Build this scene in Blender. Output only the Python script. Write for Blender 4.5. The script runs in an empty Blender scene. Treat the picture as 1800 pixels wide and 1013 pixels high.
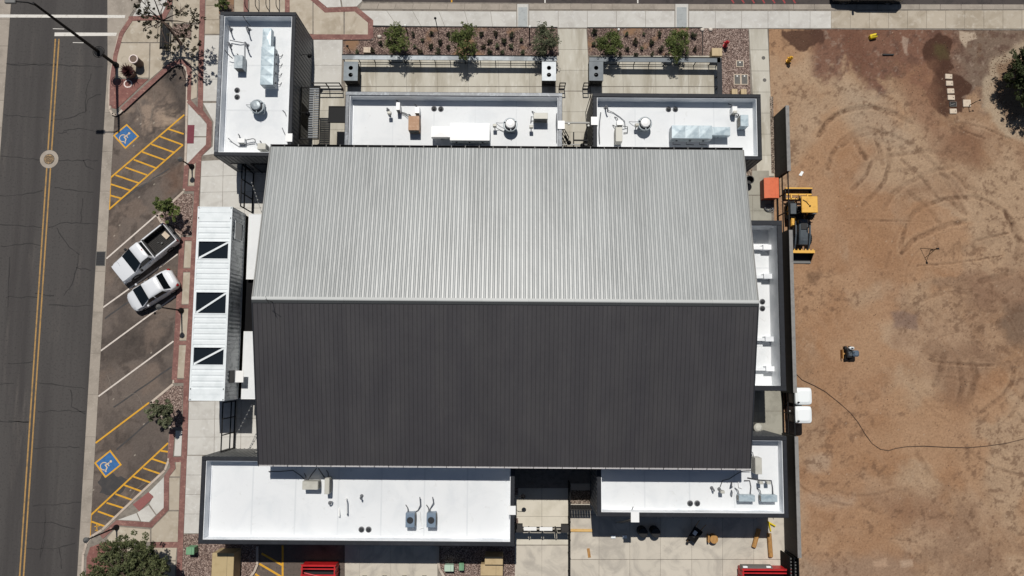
import bpy, bmesh, math, random
import numpy as np
from mathutils import Vector, Matrix

# ------------------------------------------------------------------ camera, sky, sun, exposure
scene = bpy.context.scene
col = scene.collection
CAM_H, PITCH, YAW, FPX = 56.5, math.radians(5.43), math.radians(0.43), 1340.0
cam_data = bpy.data.cameras.new('camera')
cam_data.sensor_fit = 'HORIZONTAL'
cam_data.sensor_width = 36.0
cam_data.lens = FPX / 1800.0 * 36.0
cam_data.clip_start = 0.5
cam_data.clip_end = 3000.0
cam = bpy.data.objects.new('camera', cam_data)
cam.location = (0, 0, CAM_H)
cam.rotation_euler = (PITCH, 0, YAW)
col.objects.link(cam)
scene.camera = cam

SUN_VEC = Vector((-0.075, 1.0, 1.98)).normalized()      # towards the sun
SUN_EL = math.asin(SUN_VEC.z)
world = bpy.data.worlds.new('World')
scene.world = world
world.use_nodes = True
wn = world.node_tree
bg = wn.nodes['Background']
sky = wn.nodes.new('ShaderNodeTexSky')
sky.sky_type = 'NISHITA'
sky.sun_disc = False
sky.sun_elevation = SUN_EL
sky.sun_rotation = math.atan2(SUN_VEC.x, SUN_VEC.y)
sky.altitude = 350
wn.links.new(sky.outputs['Color'], bg.inputs['Color'])
bg.inputs['Strength'].default_value = 0.05

sun_data = bpy.data.lights.new('sun', 'SUN')
sun_data.energy = 4.9
sun_data.angle = math.radians(0.53)
sun_data.color = (1.0, 0.965, 0.91)
sun = bpy.data.objects.new('sun', sun_data)
sun.rotation_euler = SUN_VEC.to_track_quat('Z', 'Y').to_euler()
sun.location = (0, 0, 80)
col.objects.link(sun)

vs = scene.view_settings
vs.view_transform = 'Standard'
vs.look = 'None'
vs.exposure = -0.44
vs.gamma = 1.0
vs.use_curve_mapping = False

# ------------------------------------------------------------------ helpers
RX = Matrix.Rotation(YAW, 3, 'Z') @ Matrix.Rotation(PITCH, 3, 'X')
def W(u, v, z=0.0):
    """survey point: place on the plane of height z that the photo shows at (u, v)"""
    d = RX @ Vector(((u - 900) / FPX, (506.5 - v) / FPX, -1.0))
    t = (z - CAM_H) / d.z
    return Vector((d.x * t, d.y * t, z))
def P2(u, v, z=0.0):
    p = W(u, v, z); return (p.x, p.y)

class MB:
    def __init__(s): s.v = []; s.f = []
    def add(s, vs_, fs):
        n = len(s.v); s.v += [tuple(a) for a in vs_]; s.f += [tuple(i + n for i in f) for f in fs]; return s
    def box(s, x0, x1, y0, y1, z0, z1):
        return s.add([(x0,y0,z0),(x1,y0,z0),(x1,y1,z0),(x0,y1,z0),(x0,y0,z1),(x1,y0,z1),(x1,y1,z1),(x0,y1,z1)],
                     [(3,2,1,0),(4,5,6,7),(0,1,5,4),(1,2,6,5),(2,3,7,6),(3,0,4,7)])
    def bbox(s, x0, x1, y0, y1, z0, z1, b=.03):
        """box with chamfered top and vertical edges"""
        r0 = [(x0+b,y0),(x1-b,y0),(x1,y0+b),(x1,y1-b),(x1-b,y1),(x0+b,y1),(x0,y1-b),(x0,y0+b)]
        c = ((x0+x1)/2, (y0+y1)/2)
        r1 = [(x0+2*b,y0+b),(x1-2*b,y0+b),(x1-b,y0+2*b),(x1-b,y1-2*b),(x1-2*b,y1-b),(x0+2*b,y1-b),(x0+b,y1-2*b),(x0+b,y0+2*b)]
        return s.loft([[(x,y,z0) for x,y in r0], [(x,y,z1-b) for x,y in r0], [(x,y,z1) for x,y in r1]])
    def obox(s, c, sx, sy, z0, z1, a):
        ca, sa = math.cos(a), math.sin(a)
        q = [(c[0]+ca*x-sa*y, c[1]+sa*x+ca*y) for x, y in ((-sx/2,-sy/2),(sx/2,-sy/2),(sx/2,sy/2),(-sx/2,sy/2))]
        return s.prism(q, z0, z1)
    def prism(s, poly, z0, z1):
        a = sum(poly[i-1][0]*poly[i][1]-poly[i][0]*poly[i-1][1] for i in range(len(poly)))
        if a < 0: poly = poly[::-1]
        n = len(poly)
        return s.add([(p[0],p[1],z0) for p in poly]+[(p[0],p[1],z1) for p in poly],
                     [tuple(range(n-1,-1,-1)), tuple(range(n,2*n))]+[(i,(i+1)%n,n+(i+1)%n,n+i) for i in range(n)])
    def sheet(s, poly, z):
        a = sum(poly[i-1][0]*poly[i][1]-poly[i][0]*poly[i-1][1] for i in range(len(poly)))
        if a < 0: poly = poly[::-1]
        return s.add([(p[0],p[1],z) for p in poly], [tuple(range(len(poly)))])
    def loft(s, rings, cap=True):
        n = len(rings[0]); vs_ = [p for r in rings for p in r]; fs = []
        for k in range(len(rings)-1):
            for i in range(n):
                fs.append((k*n+i, k*n+(i+1)%n, (k+1)*n+(i+1)%n, (k+1)*n+i))
        if cap:
            fs.append(tuple(range(n-1,-1,-1))); fs.append(tuple(range((len(rings)-1)*n, len(rings)*n)))
        return s.add(vs_, fs)
    def lathe(s, c, prof, n=20):
        return s.loft([[(c[0]+r*math.cos(2*math.pi*i/n), c[1]+r*math.sin(2*math.pi*i/n), z) for i in range(n)] for r, z in prof])
    def tube(s, path, r, n=6, r1=None):
        path = [Vector(p) for p in path]; rings = []
        m = len(path)
        for k, p in enumerate(path):
            t = (path[min(k+1,m-1)] - path[max(k-1,0)])
            if t.length < 1e-6: t = Vector((0,0,1))
            t.normalize()
            a = t.orthogonal() if k == 0 else (rings_a - t * rings_a.dot(t))
            if a.length < 1e-5: a = t.orthogonal()
            a.normalize(); b = t.cross(a); rings_a = a
            rr = r if r1 is None else r + (r1-r)*k/(m-1)
            if isinstance(r, (list, tuple)): rr = r[k]
            rings.append([tuple(p + (a*math.cos(2*math.pi*i/n) + b*math.sin(2*math.pi*i/n))*rr) for i in range(n)])
        return s.loft(rings)
    def strip(s, path, w, z):
        """flat ribbon along a ground polyline, with mitred corners"""
        pts = [Vector((p[0], p[1])) for p in path]; L = []; R_ = []
        for k, p in enumerate(pts):
            t0 = (p - pts[k-1]).normalized() if k else None
            t1 = (pts[k+1] - p).normalized() if k < len(pts)-1 else None
            t = (t0 + t1).normalized() if (t0 and t1) else (t0 or t1)
            nrm = Vector((-t.y, t.x))
            sc = 1.0
            if t0 and t1: sc = 1/max(.5, nrm.dot(Vector((-t0.y, t0.x))))
            ww = w[k] if isinstance(w, (list, tuple)) else w
            L.append(p + nrm*ww/2*sc); R_.append(p - nrm*ww/2*sc)
        n = len(pts)
        return s.add([(p.x,p.y,z) for p in L]+[(p.x,p.y,z) for p in R_], [(k,n+k,n+k+1,k+1) for k in range(n-1)])
    def ring(s, x0,x1,y0,y1,t,z0,z1):
        """rectangular ring (frame) of thickness t"""
        s.box(x0,x1,y1-t,y1,z0,z1); s.box(x0,x1,y0,y0+t,z0,z1); s.box(x0,x0+t,y0+t,y1-t,z0,z1); s.box(x1-t,x1,y0+t,y1-t,z0,z1); return s
    def mesh(s, name, off=(0,0,0), smooth=False):
        me = bpy.data.meshes.new(name)
        me.from_pydata([(a-off[0], b-off[1], c-off[2]) for a,b,c in s.v], [], s.f)
        me.update()
        if smooth:
            me.polygons.foreach_set('use_smooth', [True]*len(me.polygons))
        return me

def link(name, me, m, parent=None, loc=(0,0,0), rz=0.0):
    o = bpy.data.objects.new(name, me)
    if m is not None and len(me.materials) == 0: me.materials.append(m)
    o.location = loc; o.rotation_euler = (0,0,rz)
    if parent is not None: o.parent = parent
    col.objects.link(o)
    return o
def tag(o, label=None, cat=None, group=None, kind=None):
    if label: o['label'] = label
    if cat: o['category'] = cat
    if group: o['group'] = group
    if kind: o['kind'] = kind
    return o
def thing(name, label, cat, loc=(0,0,0), rz=0.0, group=None):
    o = bpy.data.objects.new(name, None)
    o.empty_display_size = .3
    o.location = loc; o.rotation_euler = (0,0,rz); col.objects.link(o)
    return tag(o, label, cat, group)
def part(t, name, mb, m, world=False, smooth=False, top=None):
    """mesh child of t; world=True when the shape is given in place"""
    off = (top or t).location if world else (0,0,0)
    return link(name, mb.mesh(name, off, smooth), m, t)
def single(name, label, cat, mb, m, loc=(0,0,0), rz=0.0, group=None, smooth=False):
    return tag(link(name, mb.mesh(name, (0,0,0), smooth), m, None, loc, rz), label, cat, group)
def single_at(name, label, cat, mb, m, loc, group=None, smooth=False):
    """shape given in place, origin moved to loc"""
    return tag(link(name, mb.mesh(name, loc, smooth), m, None, loc), label, cat, group)
def struct(name, mb, m, parent=None):
    o = link(name, mb.mesh(name), m, parent)
    if parent is None: o['kind'] = 'structure'
    return o
def copy_tree(o, parent=None):
    kids = [c for c in bpy.data.objects if c.parent == o]
    c = o.copy(); col.objects.link(c); c.parent = parent
    for k in kids: copy_tree(k, c)
    return c
def shade_smooth_angle(o, deg=40):
    me = o.data
    me.polygons.foreach_set('use_smooth', [True]*len(me.polygons))
    bm = bmesh.new(); bm.from_mesh(me)
    lim = math.radians(deg)
    for e in bm.edges:
        if len(e.link_faces) == 2 and e.calc_face_angle(0) > lim: e.smooth = False
    bm.to_mesh(me); bm.free()

# ------------------------------------------------------------------ materials
def srgb(r, g, b):
    f = lambda c: (c/255/12.92) if c/255 <= .04045 else ((c/255+.055)/1.055)**2.4
    return (f(r), f(g), f(b), 1.0)
class NT:
    def __init__(s, m):
        m.use_nodes = True; s.t = m.node_tree; s.n = s.t.nodes; s.b = s.n['Principled BSDF']; s.m = m
    def node(s, typ, **kw):
        n = s.n.new(typ)
        for k, v in kw.items():
            if k.startswith('i_'):
                n.inputs[k[2:].replace('_', ' ')].default_value = v
            else: setattr(n, k, v)
        return n
    def L(s, a, b): s.t.links.new(a, b)
    def pos(s, obj=False, scale=(1,1,1)):
        src = s.node('ShaderNodeTexCoord').outputs['Object'] if obj else s.node('ShaderNodeNewGeometry').outputs['Position']
        if scale == (1,1,1): return src
        mp = s.node('ShaderNodeMapping'); mp.inputs['Scale'].default_value = scale
        s.L(src, mp.inputs['Vector']); return mp.outputs['Vector']
    def noise(s, vec, scale, detail=4, rough=.55, dist=0):
        n = s.node('ShaderNodeTexNoise'); n.inputs['Scale'].default_value = scale; n.inputs['Detail'].default_value = detail
        n.inputs['Roughness'].default_value = rough; n.inputs['Distortion'].default_value = dist
        s.L(vec, n.inputs['Vector']); return n.outputs['Fac']
    def ramp(s, fac, lo, hi):
        m = s.node('ShaderNodeMapRange'); m.inputs['From Min'].default_value = lo; m.inputs['From Max'].default_value = hi
        m.interpolation_type = 'SMOOTHSTEP'
        s.L(fac, m.inputs['Value']); return m.outputs['Result']
    def mix(s, fac, a, b, blend='MIX'):
        m = s.node('ShaderNodeMix', data_type='RGBA', blend_type=blend)
        for sock, v in ((m.inputs[0], fac), (m.inputs[6], a), (m.inputs[7], b)):
            if hasattr(v, 'is_output'): s.L(v, sock)
            else: sock.default_value = v
        return m.outputs[2]
    def rnd(s, color, amt):
        oi = s.node('ShaderNodeObjectInfo'); mr = s.node('ShaderNodeMapRange')
        mr.inputs['To Min'].default_value = 1-amt; mr.inputs['To Max'].default_value = 1+amt
        s.L(oi.outputs['Random'], mr.inputs['Value'])
        h = s.node('ShaderNodeHueSaturation'); s.L(mr.outputs['Result'], h.inputs['Value'])
        if hasattr(color, 'is_output'): s.L(color, h.inputs['Color'])
        else: h.inputs['Color'].default_value = color
        return h.outputs['Color']
    def bump(s, height, strength, dist=.02):
        b = s.node('ShaderNodeBump'); b.inputs['Strength'].default_value = strength; b.inputs['Distance'].default_value = dist
        s.L(height, b.inputs['Height']); s.L(b.outputs['Normal'], s.b.inputs['Normal'])
def mat(name, base, rough=.8, metal=0.0, var=(), bump=None, rnd=0, spec=.5, obj=False, coat=0):
    """var: list of (scale, colour, lo, hi[, stretch[, distortion]])"""
    m = bpy.data.materials.new(name); t = NT(m)
    c = base if len(base) == 4 else (*base, 1.0)
    for v in var:
        vec = t.pos(obj, v[4] if len(v) > 4 else (1,1,1))
        c = t.mix(t.ramp(t.noise(vec, v[0], 6, .6, v[5] if len(v) > 5 else 0), v[2], v[3]), c, v[1] if len(v[1]) == 4 else (*v[1], 1.0))
    if rnd: c = t.rnd(c, rnd)
    if hasattr(c, 'is_output'): t.L(c, t.b.inputs['Base Color'])
    else: t.b.inputs['Base Color'].default_value = c
    t.b.inputs['Roughness'].default_value = rough; t.b.inputs['Metallic'].default_value = metal
    t.b.inputs['Specular IOR Level'].default_value = spec
    if coat: t.b.inputs['Coat Weight'].default_value = coat; t.b.inputs['Coat Roughness'].default_value = .06
    if bump: t.bump(t.noise(t.pos(obj), bump[0], 5), bump[1], bump[2] if len(bump) > 2 else .02)
    m.diffuse_color = base if len(base) == 4 else (*base, 1.0)
    return m
def scl(c, k): return (c[0]*k, c[1]*k, c[2]*k, 1.0)

def gravel_mat(name, ramp_cols, scale=13, patch=None):
    m = bpy.data.materials.new(name); t = NT(m)
    v = t.node('ShaderNodeTexVoronoi'); v.inputs['Scale'].default_value = scale; t.L(t.pos(), v.inputs['Vector'])
    sep = t.node('ShaderNodeSeparateColor'); t.L(v.outputs['Color'], sep.inputs['Color'])
    cr = t.node('ShaderNodeValToRGB'); e = cr.color_ramp.elements
    while len(e) < len(ramp_cols): e.new(.5)
    for k, c in enumerate(ramp_cols): e[k].position = k/(len(ramp_cols)-1); e[k].color = c
    t.L(sep.outputs[0], cr.inputs['Fac'])
    c = cr.outputs['Color']
    gap = t.ramp(v.outputs['Distance'], .45, .85)
    c = t.mix(gap, c, scl(ramp_cols[0], .65))
    if patch:
        c = t.mix(t.ramp(t.noise(t.pos(), patch[1], 5), patch[2], patch[3]), c, patch[0])
    c = t.mix(t.ramp(t.noise(t.pos(), .8, 4), .35, .7), c, t.mix(.35, c, (.9,.88,.85,1), 'MULTIPLY'))
    t.L(c, t.b.inputs['Base Color']); t.b.inputs['Roughness'].default_value = .95; t.b.inputs['Specular IOR Level'].default_value = .2
    inv = t.node('ShaderNodeMath', operation='SUBTRACT'); inv.inputs[0].default_value = 1.0; t.L(v.outputs['Distance'], inv.inputs[1])
    t.bump(inv.outputs[0], .6, .03)
    return m
def brick_mat(name, c1, c2, mortar, rz=0.0):
    m = bpy.data.materials.new(name); t = NT(m)
    mp = t.node('ShaderNodeMapping'); mp.inputs['Rotation'].default_value = (0,0,rz)
    t.L(t.pos(), mp.inputs['Vector'])
    b = t.node('ShaderNodeTexBrick'); b.inputs['Scale'].default_value = 1.0
    b.inputs['Brick Width'].default_value = .21; b.inputs['Row Height'].default_value = .105; b.inputs['Mortar Size'].default_value = .008
    b.inputs['Color1'].default_value = c1; b.inputs['Color2'].default_value = c2; b.inputs['Mortar'].default_value = mortar
    t.L(mp.outputs['Vector'], b.inputs['Vector'])
    c = t.mix(t.ramp(t.noise(t.pos(), 1.3, 5), .3, .75), b.outputs['Color'], scl(c2, .78))
    c = t.mix(t.ramp(t.noise(t.pos(), 5, 5), .55, .8), c, srgb(178,140,126))
    t.L(c, t.b.inputs['Base Color']); t.b.inputs['Roughness'].default_value = .9
    return m
def foliage_mat(name, c1, c2, c3):
    m = bpy.data.materials.new(name); t = NT(m)
    g = t.node('ShaderNodeNewGeometry')
    c = t.mix(g.outputs['Random Per Island'], c1, c2)
    c = t.mix(t.ramp(t.noise(t.pos(), 2.2, 3), .45, .7), c, c3)
    c = t.rnd(c, .15)
    t.L(c, t.b.inputs['Base Color']); t.b.inputs['Roughness'].default_value = .65
    t.b.inputs['Specular IOR Level'].default_value = .3
    t.b.inputs['Subsurface Weight'].default_value = 0
    tr = t.node('ShaderNodeBsdfTranslucent'); t.L(c, tr.inputs['Color'])
    mx = t.node('ShaderNodeMixShader'); mx.inputs[0].default_value = .25
    t.L(t.b.outputs[0], mx.inputs[1]); t.L(tr.outputs[0], mx.inputs[2])
    t.L(mx.outputs[0], t.n['Material Output'].inputs['Surface'])
    return m

M = {}
M['street'] = mat('street_asphalt', srgb(78,75,73), .93, var=[(.35, srgb(66,63,62), .4, .65, (1.6,.07,1)), (.9, srgb(92,87,83), .55, .8, (1.2,.12,1)), (7, srgb(60,58,57), .5, .75), (60, srgb(98,94,90), .55, .8)], bump=(90,.25,.01), spec=.25)
M['lane'] = mat('parking_asphalt', srgb(98,88,81), .93, var=[(.3, srgb(116,102,93), .45, .7, (1,1,1), 1.2), (.75, srgb(74,67,62), .52, .72, (1,1,1), .8), (.45, srgb(150,132,117), .60, .82, (1,1,1), 1.6), (8, srgb(66,60,56), .5, .8), (55, srgb(108,98,90), .58, .8)], bump=(80,.25,.01), spec=.2)
M['north_st'] = mat('north_street_asphalt', srgb(76,70,68), .93, var=[(2, srgb(62,58,57), .45, .7), (50, srgb(98,92,88), .55, .8)], spec=.25)
M['gutter'] = mat('gutter_concrete', srgb(160,150,138), .9, var=[(.8, srgb(140,131,120), .4, .7), (6, srgb(172,163,151), .5, .8), (20, srgb(120,112,102), .62, .85)], rnd=.05)
M['curb'] = mat('curb_concrete', srgb(188,174,160), .9, var=[(2, srgb(160,146,133), .45, .75), (14, srgb(140,128,116), .6, .85)], rnd=.04)
M['base'] = mat('joint_concrete', srgb(134,126,116), .95, var=[(3, srgb(110,103,95), .4, .7)])
M['tan'] = mat('tan_concrete', srgb(178,167,150), .9, var=[(.7, srgb(158,146,128), .42, .7, (1,1,1), .8), (2.3, srgb(188,179,164), .5, .75), (12, srgb(150,137,118), .6, .85)], rnd=.05)
M['light'] = mat('light_concrete', srgb(197,194,187), .88, var=[(.6, srgb(182,178,171), .42, .7, (1,1,1), .8), (3, srgb(206,204,199), .5, .75), (9, srgb(166,161,153), .62, .85)], rnd=.04)
M['patio'] = mat('patio_concrete', srgb(188,183,170), .88, var=[(.8, srgb(164,157,142), .4, .68, (1.4,.25,1)), (2.5, srgb(200,196,185), .5, .75, (1,.3,1)), (9, srgb(150,141,122), .6, .85)], rnd=.055)
M['apron'] = mat('apron_concrete', srgb(196,188,174), .88, var=[(.5, srgb(170,163,152), .42, .7, (1,1,1), 1.5), (1.9, srgb(146,136,122), .62, .85, (1,1,1), 2.0), (11, srgb(168,160,150), .6, .85)], rnd=.04)
M['entry'] = mat('entry_concrete', srgb(206,199,184), .88, var=[(.8, srgb(192,185,169), .42, .7)], rnd=.03)
M['lidgrey'] = mat('grey_lid', srgb(126,135,140), .5, .0, spec=.3, var=[(2.2, srgb(108,117,123), .42, .68)])
M['liddark'] = mat('dark_grey_lid', srgb(108,115,120), .5, .0, spec=.3, var=[(2.2, srgb(92,99,105), .42, .68)])
M['lidbright'] = mat('bright_lid', srgb(196,203,206), .45, .0, var=[(2.2, srgb(176,185,190), .42, .68)])
M['railtop'] = mat('galvanised_rail_top', srgb(166,174,178), .45, .0, spec=.35, var=[(.35, srgb(104,112,117), .40, .56), (3, srgb(186,192,194), .55, .75)])
M['court'] = mat('court_concrete', srgb(158,155,143), .9, var=[(.9, srgb(138,135,124), .4, .7), (8, srgb(172,168,156), .55, .8)], rnd=.05)
M['brick'] = brick_mat('paver_brick', srgb(150,108,98), srgb(128,88,82), srgb(120,100,92))
M['redfield'] = brick_mat('red_paver_field', srgb(146,98,88), srgb(128,84,77), srgb(122,92,84), .78)
M['pad'] = mat('tactile_pad', srgb(112,48,60), .8, var=[(9, srgb(130,70,76), .5, .8)])
M['pad2'] = mat('tactile_pad_worn', srgb(140,88,84), .85, var=[(9, srgb(120,70,70), .5, .8)])
M['gravel'] = gravel_mat('pink_gravel', [srgb(92,76,70), srgb(124,105,97), srgb(148,128,118), srgb(184,166,155)], 15)
M['bedgravel'] = gravel_mat('bed_gravel', [srgb(78,64,60), srgb(108,90,83), srgb(132,112,103), srgb(168,148,136)], 15, (srgb(140,110,86), .42, .52, .64))
M['strip_gravel'] = gravel_mat('strip_gravel', [srgb(80,70,62), srgb(120,106,94), srgb(150,134,120), srgb(180,165,150)], 16)
M['white_paint'] = mat('white_road_paint', srgb(214,210,202), .8, var=[(5, srgb(184,178,168), .5, .75), (30, srgb(120,112,106), .66, .8)])
M['stall_paint'] = mat('stall_line_paint', srgb(208,198,188), .8, var=[(6, srgb(180,168,156), .5, .75), (30, srgb(120,110,102), .68, .82)])
M['yellow'] = mat('yellow_paint', srgb(212,158,42), .8, var=[(5, srgb(186,138,44), .45, .75), (26, srgb(120,96,58), .68, .82)])
M['oldyellow'] = mat('worn_yellow_paint', srgb(168,132,78), .85, var=[(3, srgb(136,110,72), .45, .7), (22, srgb(98,86,68), .58, .8)])
M['redpaint'] = mat('red_curb_paint', srgb(150,60,62), .8, var=[(8, srgb(120,60,60), .45, .7)])
M['blue'] = mat('blue_paint', srgb(52,104,158), .8, var=[(6, srgb(44,88,134), .45, .7), (25, srgb(96,116,132), .66, .85)])
M['symbol'] = mat('faded_symbol_paint', srgb(206,182,150), .8, var=[(8, srgb(176,150,120), .5, .75)])
M['crack'] = mat('crack_sealant', srgb(48,46,45), .9)
M['crackl'] = mat('pale_crack', srgb(120,110,100), .9)
M['darkpatch'] = mat('oil_stain', srgb(56,54,54), .7, var=[(3, srgb(66,62,60), .4, .7)])
M['membrane'] = mat('white_roof_membrane', srgb(221,223,224), .6, var=[(.5, srgb(212,215,217), .42, .7, (1,1,1), .6), (2.2, srgb(203,204,203), .60, .80, (1,1,1), .8)], spec=.35)
M['seam'] = mat('membrane_seam', srgb(208,211,213), .55)
M['lining'] = mat('white_parapet_lining', srgb(238,240,242), .5, var=[(.6, srgb(214,218,222), .4, .7)], spec=.35)  # whiter than the deck: light bounced inside the parapets is put into the colour
M['coping'] = mat('charcoal_metal_coping', srgb(36,38,43), .65, .0, spec=.3, var=[(3, srgb(44,47,53), .45, .75)], rnd=.10)
M['copinggrey'] = mat('grey_metal_coping', srgb(84,88,94), .42, .1, var=[(2.5, srgb(124,130,136), .45, .75, (1,1,1), 1.5)], rnd=.22)
M['siding'] = mat('charcoal_siding', srgb(104,107,111), .5, .0, var=[(.8, srgb(114,117,121), .45, .7)], rnd=.03)
M['sidinglight'] = mat('grey_siding', srgb(120,122,122), .5, .3, var=[(.8, srgb(134,136,136), .45, .7)])
M['darkwall'] = mat('near_black_wall', srgb(15,15,17), .85, spec=.2)
M['blacksteel'] = mat('black_steel', srgb(17,17,19), .65, .0, spec=.25)
M['greysteel'] = mat('grey_steel', srgb(112,112,110), .5, .4)
M['wallcap'] = mat('grey_wall_cap', srgb(136,134,131), .7, var=[(4, srgb(120,118,116), .45, .7)], rnd=.06)
M['screenwall'] = mat('dark_brown_screen_wall', srgb(46,44,43), .75, var=[(1.5, srgb(54,51,49), .45, .7)])
M['galv'] = mat('galvanised_steel', srgb(164,172,176), .42, .12, var=[(2.2, srgb(136,147,153), .42, .68, (1,1,1), 1.0), (7, srgb(182,189,191), .55, .8)])
M['galvblue'] = mat('galvanised_duct', srgb(176,190,196), .4, .1, var=[(1.6, srgb(146,163,172), .42, .68, (1,1,1), 1.2)])
M['galvsky'] = mat('sky_tinted_galvanised', srgb(122,138,154), .45, .1, var=[(2, srgb(104,122,142), .45, .7)])  # galvanised metal; the blue sky it reflects is put into the colour
M['whitemetal'] = mat('white_metal', srgb(236,236,234), .4, .0)
M['beigemetal'] = mat('warm_grey_metal', srgb(188,186,176), .5, .05, var=[(2, srgb(176,174,164), .45, .7)])
M['rustytop'] = mat('brown_stained_top', srgb(176,140,112), .8, var=[(4, srgb(196,164,138), .45, .7), (1.5, srgb(152,116,90), .5, .75)])
M['darkgrille'] = mat('dark_grille', srgb(34,36,40), .6)
M['pipe'] = mat('grey_pipe', srgb(110,112,116), .5, .2)
M['copper'] = mat('insulated_line', srgb(70,70,72), .7)
M['drain'] = mat('cast_drain', srgb(98,99,102), .6, .3)
M['container'] = mat('white_container_paint', srgb(226,231,232), .45, var=[(1.2, srgb(214,220,221), .45, .7), (5, srgb(176,180,178), .70, .9, (1,.4,1))])
M['contside'] = mat('container_side_paint', srgb(228,231,231), .45, var=[(1.2, srgb(160,165,166), .45, .7)])
M['glass'] = mat('dark_glass', srgb(26,32,37), .06, spec=.6)
M['carglass'] = mat('tinted_car_glass', srgb(14,18,21), .05, spec=.6)
M['carwhite'] = mat('white_car_paint', srgb(222,224,227), .3, coat=.6)
M['carblack'] = mat('black_car_paint', srgb(9,9,10), .25, coat=.5)
M['rubber'] = mat('tyre_rubber', srgb(33,34,36), .85, var=[(20, srgb(50,50,50), .5, .8)], obj=True)
M['rim'] = mat('wheel_rim', srgb(150,152,155), .35, .7)
M['blackplastic'] = mat('black_plastic', srgb(18,18,20), .6)
M['bedliner'] = mat('bed_liner', srgb(42,40,39), .8, var=[(9, srgb(60,56,52), .5, .75)], obj=True)
M['redlamp'] = mat('red_lamp_lens', srgb(150,20,24), .25)
M['clearlamp'] = mat('clear_lamp_lens', srgb(200,204,206), .15)
M['yellowmetal'] = mat('yellow_machine_paint', srgb(224,172,72), .5, var=[(3, srgb(196,146,58), .5, .75)], obj=True)
M['greymetal'] = mat('slate_machine_paint', srgb(72,80,86), .5, var=[(3, srgb(60,66,72), .45, .7)], obj=True)
M['orange'] = mat('orange_paint', srgb(212,104,62), .55, var=[(2.5, srgb(194,92,54), .45, .7)])
M['red'] = mat('red_paint', srgb(190,30,34), .45, var=[(2, srgb(160,24,28), .45, .7)])
M['bluegrey'] = mat('slate_blue_plastic', srgb(82,98,114), .55, obj=True)
M['maroon'] = mat('maroon_plastic', srgb(66,32,32), .5)
M['whiteplastic'] = mat('white_plastic', srgb(236,240,240), .45)
M['beigebox'] = mat('beige_cabinet', srgb(184,162,124), .6, var=[(2, srgb(172,150,112), .45, .7)])
M['khaki'] = mat('khaki_cabinet', srgb(180,160,120), .6, var=[(2, srgb(170,150,110), .45, .7)])
M['card'] = mat('cardboard', srgb(190,158,118), .85, var=[(3, srgb(174,142,102), .45, .7)])
M['green'] = mat('utility_green', srgb(112,156,120), .6, var=[(4, srgb(98,140,106), .45, .7)])
M['palegreen'] = mat('pale_green_plastic', srgb(178,200,180), .6)
M['wood'] = mat('weathered_wood', srgb(176,132,76), .8, var=[(3, srgb(140,100,56), .45, .7, (6,1,1))], obj=True)
M['lumber'] = mat('pine_lumber', srgb(214,176,112), .75, var=[(3, srgb(196,154,92), .45, .7, (1,6,1))])
M['stone'] = mat('pale_boulder', srgb(216,206,194), .9, var=[(4, srgb(190,178,164), .45, .7)], bump=(8,.5,.03))
M['meterlid'] = mat('meter_box_lid', srgb(206,190,170), .9, var=[(4, srgb(188,170,150), .45, .7)])
M['vault'] = mat('vault_lid', srgb(104,101,96), .85, var=[(4, srgb(92,90,86), .45, .7)])
M['hydrant_red'] = mat('hydrant_red', srgb(180,30,40), .5)
M['hydrant_yellow'] = mat('hydrant_yellow', srgb(222,166,34), .5)
M['bright_yellow'] = mat('bright_yellow_plastic', srgb(222,196,30), .5)
M['pot'] = mat('pale_glazed_pot', srgb(222,206,198), .5)
M['potbrown'] = mat('brown_planter', srgb(110,92,80), .8)
M['soil'] = mat('dark_soil', srgb(60,48,42), .95, bump=(12,.5,.03))
M['bark'] = mat('bark', srgb(74,60,52), .95, var=[(8, srgb(96,80,70), .45, .7, (1,1,.2))], bump=(14,.6,.02))
M['leaf'] = foliage_mat('garden_leaf', srgb(92,106,56), srgb(128,136,80), srgb(72,84,46))
M['oliveleaf'] = foliage_mat('olive_leaf', srgb(92,98,74), srgb(130,133,104), srgb(72,78,56))
M['darkleaf'] = foliage_mat('dark_leaf', srgb(60,70,42), srgb(92,102,62), srgb(46,54,34))
M['leafdark'] = foliage_mat('dusty_green_leaf', srgb(82,90,58), srgb(118,122,84), srgb(64,72,46))
M['dryleaf'] = foliage_mat('brownish_leaf', srgb(62,58,44), srgb(84,80,58), srgb(50,44,34))
M['greyleaf'] = foliage_mat('grey_green_leaf', srgb(58,62,46), srgb(84,86,62), srgb(50,50,40))
M['redleaf'] = foliage_mat('dark_red_leaf', srgb(66,36,38), srgb(96,54,52), srgb(46,28,28))
M['rope'] = mat('dark_hose', srgb(92,72,58), .8)
M['bulb'] = mat('pale_bulb', srgb(226,226,220), .4)

# ------------------------------------------------------------------ ground and street
rng = random.Random(7)
def px(poly, z=0.0): return [P2(u, v, z) for u, v in poly]
ZS = -0.15                                      # street level; pavements are at 0
def vnoise(x, y, seed, sc):
    r = np.random.RandomState(seed); T = r.rand(256, 256)
    X = x*sc+37.3; Y = y*sc+91.7
    xi = np.floor(X).astype(int); yi = np.floor(Y).astype(int); fx = X-xi; fy = Y-yi
    fx = fx*fx*(3-2*fx); fy = fy*fy*(3-2*fy)
    g_ = lambda i, j: T[(xi+i) % 256, (yi+j) % 256]
    return (g_(0,0)*(1-fx)+g_(1,0)*fx)*(1-fy)+(g_(0,1)*(1-fx)+g_(1,1)*fx)*fy
def fbm(x, y, seed, sc, o=5, gain=.55):
    a, s, tot = 1.0, 0.0, 0.0
    for k in range(o):
        s = s+a*vnoise(x, y, seed+k*13, sc*2**k); tot += a; a *= gain
    return s/tot
def sstep(v, lo, hi):
    t_ = np.clip((v-lo)/(hi-lo), 0, 1); return t_*t_*(3-2*t_)
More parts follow.
